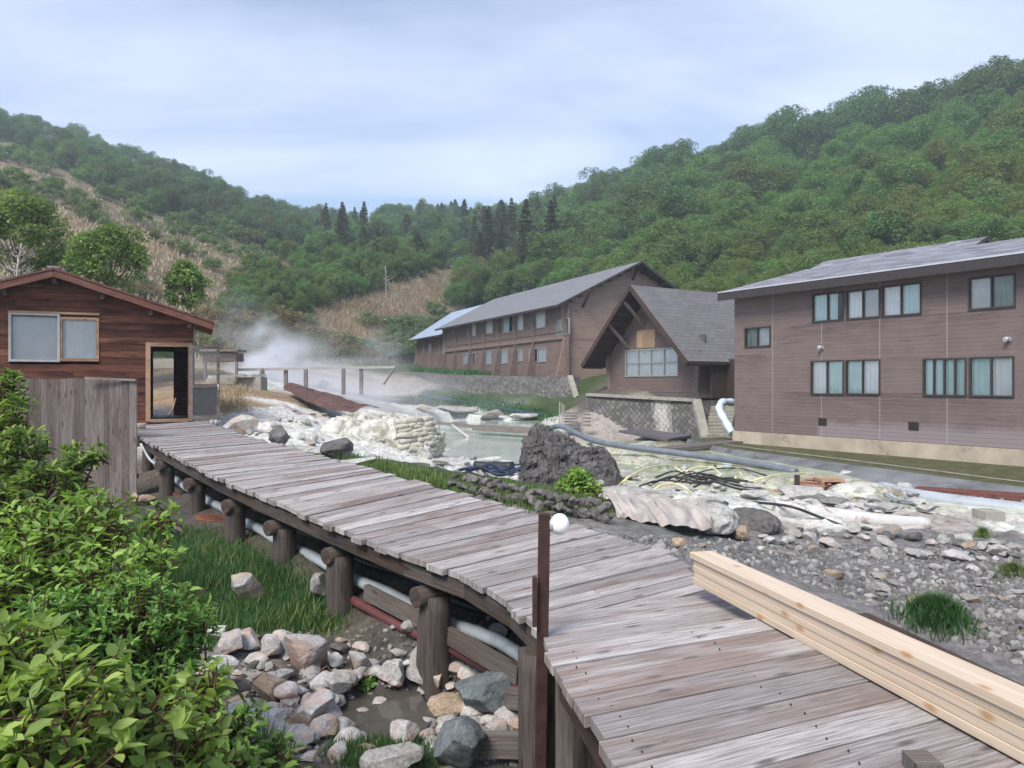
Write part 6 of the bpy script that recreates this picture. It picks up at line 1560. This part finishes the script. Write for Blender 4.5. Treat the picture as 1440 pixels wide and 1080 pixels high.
# draped net and crumpled crust at the corner of the gravel
top = spline([P(842, 692, 10.3), P(880, 694, 10.5), P(930, 701, 10.8), P(985, 712, 11)], 8); bot = spline([P(868, 735, 9.2), P(905, 742, 9.3), P(950, 748, 9.5), P(1002, 752, 9.9)], 8)
mb = MB(); nx, ny = len(top) - 1, 16; nx2 = 66
def clothp(i, j):
    u = i / nx2 * nx; k = min(int(u), nx - 1); f = u - k; t = top[k].lerp(top[k + 1], f); b = bot[k].lerp(bot[k + 1], f); s = j / ny
    p = t.lerp(b, s); nn = float(vnoise(np.array([i * .16, j * .3, 2.]), 3)) * 1.6; fold = math.sin((i * .8 - j * .7) + nn) * (.5 + .4 * math.sin(i * .23)) + math.sin(i * .33 - j * .5 + 1 + nn * 1.5) * .9
    return p + Vector((0, -.030 * fold - .12 * math.sin(s * 3.1), .022 * fold + .14 * math.sin(s * 2.6) + (.03 if j == 0 else 0)))
for i in range(nx2):
    for j in range(ny): mb.face([clothp(i, j), clothp(i, j + 1), clothp(i + 1, j + 1), clothp(i + 1, j)], sm=True)
mesh_at(mb, 'draped_net', 'pale pinkish net cloth draped in diagonal folds over the bank beside the lava rock', 'cloth', M['cloth'])
def crumple(name, label, px, py, Y, s, mat, seed, cat='crust'):
    bm = bmesh.new(); bmesh.ops.create_icosphere(bm, subdivisions=5, radius=1); V = np.array([v.co[:] for v in bm.verts]); F = np.array([[v.index for v in f.verts] for f in bm.faces]); bm.free()
    V[:, 2] = np.maximum(V[:, 2], -.3); q = V * np.array(s); q = q * (1 + .12 * fbm(q * 5 + seed, 4, seed, .6) + .16 * (1 - np.abs(fbm(q * 7 + seed, 4, seed + 3, .6)) * 2))[:, None]
    o = np_obj(name, q, F, M[mat], None, None, True); o.location = P(px, py, Y); return tag(o, label, cat)
crumple('crumpled_crust', 'grey white crumpled crust at the end of the draped net', 1000, 735, 10.6, (.34, .4, .24), 'rock_white', 3)
crumple('crumpled_crust', 'flat white crust slab above the draped net folds', 880, 696, 11.2, (.42, .5, .10), 'rock_white', 6)
crumple('sinter_bank', 'rounded yellowish white sinter bank below the big grey pipe', 1215, 700, 17.2, (.8, .7, .30), 'crust', 9)
crumple('earth_bank', 'dark eroded earth edge between the crumpled crust and the white log', 1052, 738, 11.6, (.42, .4, .22), 'rock_stone', 12, 'bank')

# logs, planks, ramps, pipes around the pools
tubeobj('white_log', 'thick white crusted log lying along the top of the stony bank', 'log', [P(1088, 716, 12.3), P(1150, 724, 12.2), P(1230, 733, 12.0), P(1306, 738, 11.9)], [.145, .15, .155, .15, .15, .155, .15, .145, .145, .14, .14, .135, .13, .13, .125, .12, .12, .115, .10], 'birch', None, 14, 6, .03)
tubeobj('grey_log', 'thin grey log tucked below the thick white log', 'log', [P(1070, 727, 12.0), P(1160, 742, 11.8), P(1250, 746, 11.6), P(1300, 742, 11.7)], .055, 'deadwood')
tubeobj('driftwood', 'short grey log right of the thick white log, pointing to the concrete block', 'log', [P(1300, 722, 14), P(1350, 730, 13.6), P(1385, 736, 13.4)], .06, 'deadwood')
tubeobj('black_hose', 'black hose crossing over the white log', 'hose', [P(1060, 706, 12.6), P(1110, 712, 12.0), P(1150, 726, 11.9), P(1200, 745, 11.6)], .022, 'black')
tubeobj('grey_pipe', 'big grey pipe running along the foot of the embankment at the right edge', 'pipe', [P(1238, 688, 18.6), P(1290, 700, 17.6), P(1360, 710, 16.8), P(1460, 722, 16)], .20, 'grey', None, 16)
cat_ = empty('red_catwalk', P(1360, 700, 17.2), 0, 'rust red steel walkway carried above the big grey pipe', 'walkway')
a, b = P(1286, 687, 18.2), P(1480, 700, 16.4)
mb = MB(); mb.beam(loc(cat_, a), loc(cat_, b), .7, .05); mb.obj('deck_plate', M['redsteel'], cat_)
mb = MB(); mb.beam(loc(cat_, a + Vector((-.1, -.37, -.10))), loc(cat_, b + Vector((-.1, -.37, -.10))), .05, .14); mb.obj('side_beam', M['redsteel'], cat_)
for k in range(7):
    p = a.lerp(b, (k + .3) / 7) + Vector((-.12, -.40, -.04)); mb = MB(); mb.beam(loc(cat_, p), loc(cat_, p - Vector((0, 0, .42))), .05, .05, up=(0, 1, 0)); mb.obj('bracket', M['grey'], cat_)
rp = empty('plank_ramp', P(1120, 700, 17), 0, 'reddish plank ramp with crosswise slats leading up to a pale box', 'ramp')
a, b = P(1088, 704, 16.6), P(1160, 676, 18.2)
mb = MB(); mb.beam(loc(rp, a), loc(rp, b), .75, .06); mb.obj('ramp_board', M['redsteel'], rp)
for k in range(8):
    p = a.lerp(b, (k + .4) / 8) + Vector((0, 0, .045)); sd = (b - a).cross(Vector((0, 0, 1))).normalized(); mb = MB(); mb.beam(loc(rp, p - sd * .37), loc(rp, p + sd * .37), .05, .03); mb.obj('slat', M['huttrim'], rp)
mb = MB(); mb.beam(loc(rp, P(1121, 684, 17.0)), loc(rp, P(1121, 668, 17.0)), .09, .09, up=(0, 1, 0)); mb.obj('post', M['darkwood'], rp)
mb = MB(); c = P(1172, 700, 17.6); w = .27; mb.box(c.x - w, c.x + w, c.y, c.y + .5, c.z + .36, c.z + .42); mb.box(c.x - w, c.x - w + .07, c.y, c.y + .5, c.z - .2, c.z + .36); mb.box(c.x + w - .09, c.x + w, c.y, c.y + .5, c.z - .2, c.z + .36); mb.box(c.x - w, c.x + w, c.y + .43, c.y + .5, c.z - .2, c.z + .357)
mesh_at(mb, 'timber_box', 'pale open timber box standing at the top of the red ramp', 'box', M['huttrim'])
mb = MB(); c = P(1400, 738, 13.2); mb.box(c.x - .17, c.x + .17, c.y, c.y + .4, c.z - .2, c.z + .22); mesh_at(mb, 'concrete_block', 'white concrete block at the end of the short grey log near the right edge', 'block', M['paleconc'])
mb = MB(); mb.beam(P(918, 634, 29.5), P(1036, 622, 32), .9, .16); mesh_at(mb, 'footbridge', 'pale narrow plank footbridge in front of the chalet wall', 'footbridge', M['deckedge'])
mb = MB(); mb.beam(P(962, 636, 30), P(962, 650, 30), .2, .2, up=(0, 1, 0)); mesh_at(mb, 'bridge_post', 'short post under the pale plank footbridge', 'post', M['deckedge'])
mb = MB(); a, b, c_, d_ = P(870, 605, 38.5), P(905, 603, 40), P(972, 612, 37), P(940, 617, 34.5); mb.prism([a, b, c_, d_], (0, 0, -.12)); mesh_at(mb, 'slate_roof_sheet', 'dark grey sheet roof lying low before the chalet wall', 'sheet', M['greysheet'])
mb = MB(); mb.beam(P(672, 601, 33.5), P(762, 606, 31), .7, .22); mesh_at(mb, 'wooden_weir', 'brown wooden weir board across the blue pool', 'weir', M['fence'])
mb = MB(); mb.beam(P(586, 592, 38), P(670, 600, 34), .3, .12); mesh_at(mb, 'plank', 'pale plank reaching from the steam to the wooden weir', 'plank', M['fence'])
st2 = empty('timber_stairs', P(800, 598, 41), 0, 'small pink grey timber stairs at the end of the stone retaining wall', 'steps')
for k in range(6):
    p = P(803, 601 - 4 * k, 40 + .35 * k); mb = MB(); mb.beam(loc(st2, p - Vector((.35, 0, 0))), loc(st2, p + Vector((.35, 0, 0))), .34, .08); mb.obj('tread', M['fence'], st2)
for px in (787, 790.5, 793): mb = MB(); mb.beam(loc(st2, P(px, 600, 40.2)), loc(st2, P(px, rnd.uniform(563, 570), 40.2)), .06, .06, up=(0, 1, 0)); mb.obj('post', M['paleconc'], st2)
for k in range(5): mb = MB(); mb.beam(loc(st2, P(820, 598 - 5 * k, 40.2)), loc(st2, P(830, 598 - 5 * k, 40.0)), .06, .09); mb.obj('rail', M['fence'], st2)
tubeobj('slate_blue_pipe', 'long slate blue pipe running from behind the lava rock towards the lodge', 'pipe', [P(770, 603, 34), P(790, 600, 34), P(830, 618, 29.5), P(880, 628, 27.5), P(960, 638, 26), P(1060, 652, 24), P(1120, 664, 22.6)], .11, 'slate', None, 12)
tubeobj('black_pipe', 'short thick black pipe lying on navy hoses left of the lava rock', 'pipe', [P(668, 655, 17.8), P(695, 657, 17.6), P(721, 656, 17.4)], .115, 'black', None, 14)
rh = np.random.RandomState(12)
def hose(label, pts, r, mat, grp, Y): tubeobj('hose', label, 'hose', [P(x, y, d) for x, y, d in pts], r, mat, grp, 6, 5)
def gp(x, y, dz=.05):
    h = hit(x, y); return (x, y - dz / h.y * FP, h.y)
for k in range(9):
    x = 640 + rh.uniform(0, 40); y = 662 + rh.uniform(-3, 6); hose('navy blue hose tangled under the short black pipe left of the lava rock', [gp(x, y), gp(x + 22, y + rh.uniform(-4, 5), .12), gp(x + 45, y + rh.uniform(-4, 5)), gp(x + 72, y + rh.uniform(-2, 5), .1)], .025, 'bluehose', 'navy hoses', 0)
for k in range(11):
    x = 893 + rh.uniform(0, 90); y = 672 + rh.uniform(-6, 20); hose('black hose lying in the tangle at the edge of the green pool', [gp(x, y), gp(x + 28, y + rh.uniform(-5, 5), .2), gp(x + 62, y + rh.uniform(-5, 6), .1), gp(x + 100, y + rh.uniform(-4, 8), .06)], rh.uniform(.016, .026), 'black', 'black hoses at the green pool', 0)
for k, (x0, y0, x1, y1, up) in enumerate([(868, 690, 962, 668, 22), (958, 672, 1016, 672, 16), (918, 694, 972, 698, 16), (1034, 676, 1044, 676, 12), (1055, 680, 1160, 672, 10)]):
    a = gp(x0, y0); b = gp(x1, y1); m = ((x0 + x1) / 2, (y0 + y1) / 2 - up, (a[2] + b[2]) / 2); l = (x0 * .8 + x1 * .2, (y0 * .8 + y1 * .2) - up * .75, a[2]); q = (x0 * .2 + x1 * .8, (y0 * .2 + y1 * .8) - up * .8, b[2])
    hose(['long pale yellow hose arching out of the pool right of the lava rock', 'pale yellow hose arch in the middle of the green pool', 'low pale yellow hose arch in front of the black tangle', 'small pale yellow hose hoop near the red ramp', 'pale yellow hose stretched towards the red ramp'][k], [a, l, m, q, b], .02, 'yellow', 'yellow hoses', 0)
for k in range(5):
    y = 690 + k * 4; hose('thin grey hose fanning out from the end of the big grey pipe', [gp(1232, 692 - k, .15), gp(1255, y + 4, .1), gp(1285, y + 16 - k * 2, .08)], .022, 'grey', 'grey hoses at the big pipe', 0)
for k in range(5):
    x = 905 + 20 * k; tubeobj('grey_stick', ['leftmost grey stick on the crust below the hose tangle', 'long grey stick under the black hose tangle', 'grey stick pointing to the red ramp', 'grey stick lying behind the crumpled crust', 'short grey stick beside the white log end'][k], 'stick', [gp(x, 698 + k * 3, .05), gp(x + 50, 696 + k * 3, .1), gp(x + 105, 697 + k * 3 + rh.uniform(-3, 3), .05)], .03, 'deadwood', 'grey sticks')
rd = np.random.RandomState(31)
for k in range(46):
    x = rd.uniform(870, 1400); y = interp(x, [870, 1000, 1150, 1400], [694, 700, 704, 738]) + rd.uniform(-26, 16); a = rd.uniform(-.5, .5); L = rd.uniform(14, 46)
    tubeobj('driftwood_stick', 'bleached grey stick among the debris on the crust at the pool edge', 'stick', [gp(x, y, .05), gp(x + L * .5, y + rd.uniform(-3, 3), .09), gp(x + L, y + a * 12, .05)], rd.uniform(.014, .035), ['deadwood', 'deadwood', 'log', 'fence'][rd.randint(4)], 'debris sticks at the pool edge', 6, 3)
for k in range(34):
    x = rd.uniform(860, 1320); x = x + 120 if 1060 < x < 1180 else x; y = interp(x, [860, 1000, 1150, 1320], [690, 700, 704, 722]) + rd.uniform(-34, 14); w = rd.uniform(14, 44)
    rock_at(BIG['rock_white'][k % 2], 'crust_lump', 'white sulphur crusted lump at the rim of the hot spring pools', x, y, w, w * rd.uniform(.25, .5), group='white crust lumps', cat='crust lump', tilt=.1)
for k in range(4):
    tubeobj('standing_stake', ['wooden stake leaning in the blue pool near the mound', 'pale stump beside the white sandbags', 'thin slanting stick over the blue pool', 'short pale stake in the steam'][k], 'stake', [[P(604, 612, 33), P(606, 590, 33)], [P(620, 622, 30), P(621, 606, 30)], [P(636, 598, 33), P(660, 616, 31)], [P(612, 620, 31), P(613, 600, 31)]][k], [.2, .16, .06, .14][k], 'deadwood')
tubeobj('terrace_pipe', 'dark blue pipe along the grassy terrace under the stone wall', 'pipe', [P(590, 556, 57), P(650, 566, 53), P(720, 578, 49), P(785, 587, 46)], .13, 'bluehose')
for i, (px, py, w, h) in enumerate([(640, 588, 60, 18), (690, 592, 44, 18), (735, 592, 40, 14), (600, 584, 40, 14)]):
    rock_at(BIG['rock_white' if i % 2 == 0 else 'rock_grey'][i % 2], 'ledge_rock', ['white topped ledge rock left under the terrace', 'grey ledge rock in the middle under the terrace', 'white ledge rock near the timber stairs', 'grey rock in the steam at the terrace end'][i], px, py, w, h, tilt=.05)
rock_at(BIG['rock_dark'][0], 'boulder', 'dark boulder half hidden in the steam behind the handrail', 455, 545, 26, 14, tilt=.05)
rock_at(BIG['rock_grey'][0], 'boulder', 'grey boulder at the foot of the chalet wall before the footbridge', 900, 634, 44, 16)
# small things on the hut deck
mb = MB(); c = lvl(197, 604, .97); mb.tube([c, c + Vector((0, 0, .13))], [.10, .13], 14); mesh_at(mb, 'white_bucket', 'small white bucket on the deck beside the hut door', 'bucket', M['paleconc'])
for i, px in enumerate((298, 304)):
    mb = MB(); c = lvl(px, 597.5, .975); mb.tube([c, c + Vector((0, 0, .12))], [.04, .04], 10); mesh_at(mb, 'metal_can', ['left small grey can at the foot of the screen door', 'right small grey can at the foot of the screen door'][i], 'can', M['grey'])
tubeobj('bent_stick', 'bent pale stick leaning in the hut doorway', 'stick', [P(236, 584, 19.9), P(243, 574, 19.95), P(247, 560, 20.1)], .018, 'huttrim')

# ---------------------------------------------------------------- steam from the spring
def steam(name, c, r, dens, seed, sc=1.1, col=(.93, .95, 1)):
    m = bpy.data.materials.new('steam_%d' % seed); m.use_nodes = True; t = m.node_tree; t.nodes.clear()
    def nn(tp, ins=None, **pr):
        n = t.nodes.new('ShaderNode' + tp)
        for k, v in pr.items(): setattr(n, k, v)
        for k, v in (ins or {}).items():
            if isinstance(v, bpy.types.NodeSocket): t.links.new(v, n.inputs[k])
            else: n.inputs[k].default_value = v
        return n
    oc = nn('TexCoord').outputs['Object']
    wv = nn('VectorMath', {0: nn('TexNoise', {'Vector': oc, 'Scale': 1.3, 'Detail': 2}).outputs['Color'], 1: (.5, .5, .5)}, operation='SUBTRACT').outputs[0]
    wp = nn('VectorMath', {0: oc, 1: nn('VectorMath', {0: wv, 3: .7}, operation='SCALE').outputs[0]}, operation='ADD').outputs[0]
    ln = nn('VectorMath', {0: wp}, operation='LENGTH').outputs['Value']
    fall = nn('MapRange', {0: ln, 1: .12, 2: .92, 3: 1.0, 4: 0.0}, interpolation_type='SMOOTHSTEP').outputs[0]
    nz = nn('TexNoise', {'Vector': nn('VectorMath', {0: oc, 1: (seed * 3.1, seed, 0)}, operation='ADD').outputs[0], 'Scale': sc * 1.6, 'Detail': 4, 'Roughness': .55}).outputs['Fac']
    cl = nn('MapRange', {0: nz, 1: .40, 2: .68, 3: 0.0, 4: 1.0}).outputs[0]
    d = nn('Math', {0: nn('Math', {0: fall, 1: cl}, operation='MULTIPLY').outputs[0], 1: dens}, operation='MULTIPLY').outputs[0]
    v = nn('VolumePrincipled', {'Color': (*col, 1), 'Density': d, 'Anisotropy': .1})
    nt_o = nn('OutputMaterial'); t.links.new(v.outputs[0], nt_o.inputs['Volume'])
    bm = bmesh.new(); bmesh.ops.create_icosphere(bm, subdivisions=2, radius=1.08); me = bpy.data.meshes.new(name); bm.to_mesh(me); bm.free(); me.materials.append(m)
    o = bpy.data.objects.new(name, me); link(o); o.location = c; o.scale = r; return tag(o, kind='stuff')
steam('steam', P(378, 508, 46), (3.6, 3.0, 3.0), 1.6, 1)
steam('steam', P(345, 462, 48), (3.2, 2.6, 3.4), .22, 2)
steam('steam', P(460, 545, 41), (4.6, 3.0, 2.0), .75, 3)
steam('steam', P(545, 575, 39), (4.4, 3.0, 1.9), .42, 4)
steam('steam', P(640, 560, 42), (5.5, 3.0, 2.0), .10, 5)
steam('steam', P(540, 500, 44), (2.6, 2.0, 2.2), .28, 6)
steam('steam', P(505, 542, 43), (7.0, 3.0, 2.2), .32, 8)
steam('steam', P(440, 500, 45), (4.5, 2.6, 2.6), .22, 9)
steam('steam', P(1260, 678, 19.5), (1.5, .8, .45), .5, 7)
# ---------------------------------------------------------------- camera, light, air
cam = bpy.data.cameras.new('camera'); co = bpy.data.objects.new('camera', cam); C.objects.link(co)
co.location = (0, 0, CZ); co.rotation_euler = (R(90), 0, 0)
cam.sensor_width = 36; cam.lens = 36 * FP / 1440; cam.clip_end = 3000; cam.clip_start = .05
bpy.context.scene.camera = co
SUN_AZ, SUN_EL = 212, 50     # degrees clockwise from the view direction, above the horizon
sl = bpy.data.lights.new('sun', 'SUN'); sl.energy = 3.6; sl.angle = R(24); sl.color = (1, .93, .83)
so = bpy.data.objects.new('sun', sl); C.objects.link(so)
d = Vector((math.sin(R(SUN_AZ)) * math.cos(R(SUN_EL)), math.cos(R(SUN_AZ)) * math.cos(R(SUN_EL)), math.sin(R(SUN_EL))))
so.rotation_euler = d.to_track_quat('Z', 'Y').to_euler()
w = bpy.data.worlds.new('World'); bpy.context.scene.world = w; w.use_nodes = True
nt = w.node_tree; nt.nodes.clear()
def wn(t, ins=None, **pr):
    n = nt.nodes.new('ShaderNode' + t)
    for k, v in pr.items(): setattr(n, k, v)
    for k, v in (ins or {}).items():
        if isinstance(v, bpy.types.NodeSocket): nt.links.new(v, n.inputs[k])
        else: n.inputs[k].default_value = v
    return n
sky = wn('TexSky', sky_type='NISHITA', sun_disc=False, sun_elevation=R(SUN_EL), sun_rotation=R(SUN_AZ), air_density=1.1, dust_density=.5, ozone_density=2.5)
tc = wn('TexCoord').outputs['Generated']
sx = wn('SeparateXYZ', {0: tc}).outputs
# high thin cloud laid on a plane overhead, streaks run from upper left to lower right
den = wn('Math', {0: sx[2], 1: .12}, operation='ADD').outputs[0]
cx = wn('Math', {0: sx[0], 1: den}, operation='DIVIDE').outputs[0]; cy = wn('Math', {0: sx[1], 1: den}, operation='DIVIDE').outputs[0]
cv = wn('CombineXYZ', {0: cx, 1: cy}).outputs[0]
cm = wn('Mapping', {'Vector': cv, 'Rotation': (0, 0, R(-38)), 'Scale': (.6, 1.6, 1)}).outputs[0]
n1 = wn('TexNoise', {'Vector': cm, 'Scale': .9, 'Detail': 7, 'Roughness': .55, 'Distortion': .5}).outputs['Fac']
n2 = wn('TexNoise', {'Vector': cv, 'Scale': .35, 'Detail': 3, 'Roughness': .5}).outputs['Fac']
mr = wn('MapRange', {0: wn('Math', {0: n1, 1: n2}, operation='ADD').outputs[0], 1: .84, 2: 1.22, 3: .14, 4: .86}).outputs[0]
mx = nt.nodes.new('ShaderNodeMix'); mx.data_type = 'RGBA'
nt.links.new(mr, mx.inputs[0]); nt.links.new(sky.outputs[0], mx.inputs[6]); mx.inputs[7].default_value = (6.6, 7.1, 9.0, 1)
bg = wn('Background', {'Color': mx.outputs[2], 'Strength': .122})
nt.links.new(bg.outputs[0], wn('OutputWorld').inputs[0])
# the air between here and the far hills
def volume_mat(name, color, dens, aniso=.2):
    m = bpy.data.materials.new(name); m.use_nodes = True; t = m.node_tree; t.nodes.clear()
    v = t.nodes.new('ShaderNodeVolumePrincipled'); v.inputs['Color'].default_value = (*color, 1); v.inputs['Density'].default_value = dens; v.inputs['Anisotropy'].default_value = aniso
    o = t.nodes.new('ShaderNodeOutputMaterial'); t.links.new(v.outputs[0], o.inputs['Volume']); return m
if HAZE:
    mb = MB(); mb.box(-620, 620, -25, 450, -9, 190); h = mb.obj('haze', volume_mat('haze_air', (.82, .90, 1.0), HAZE, .3)); tag(h, kind='stuff')
sc = bpy.context.scene
vs = sc.view_settings; sc.display_settings.display_device = 'sRGB'; vs.view_transform = 'Standard'; vs.look = 'None'; vs.exposure = EXPO; vs.gamma = 1; vs.use_curve_mapping = False
sc.cycles.volume_step_rate = 2.0; sc.cycles.volume_max_steps = 128; sc.cycles.max_bounces = 8; sc.cycles.transparent_max_bounces = 12; sc.cycles.volume_bounces = 3
sc.cycles.use_denoising = True
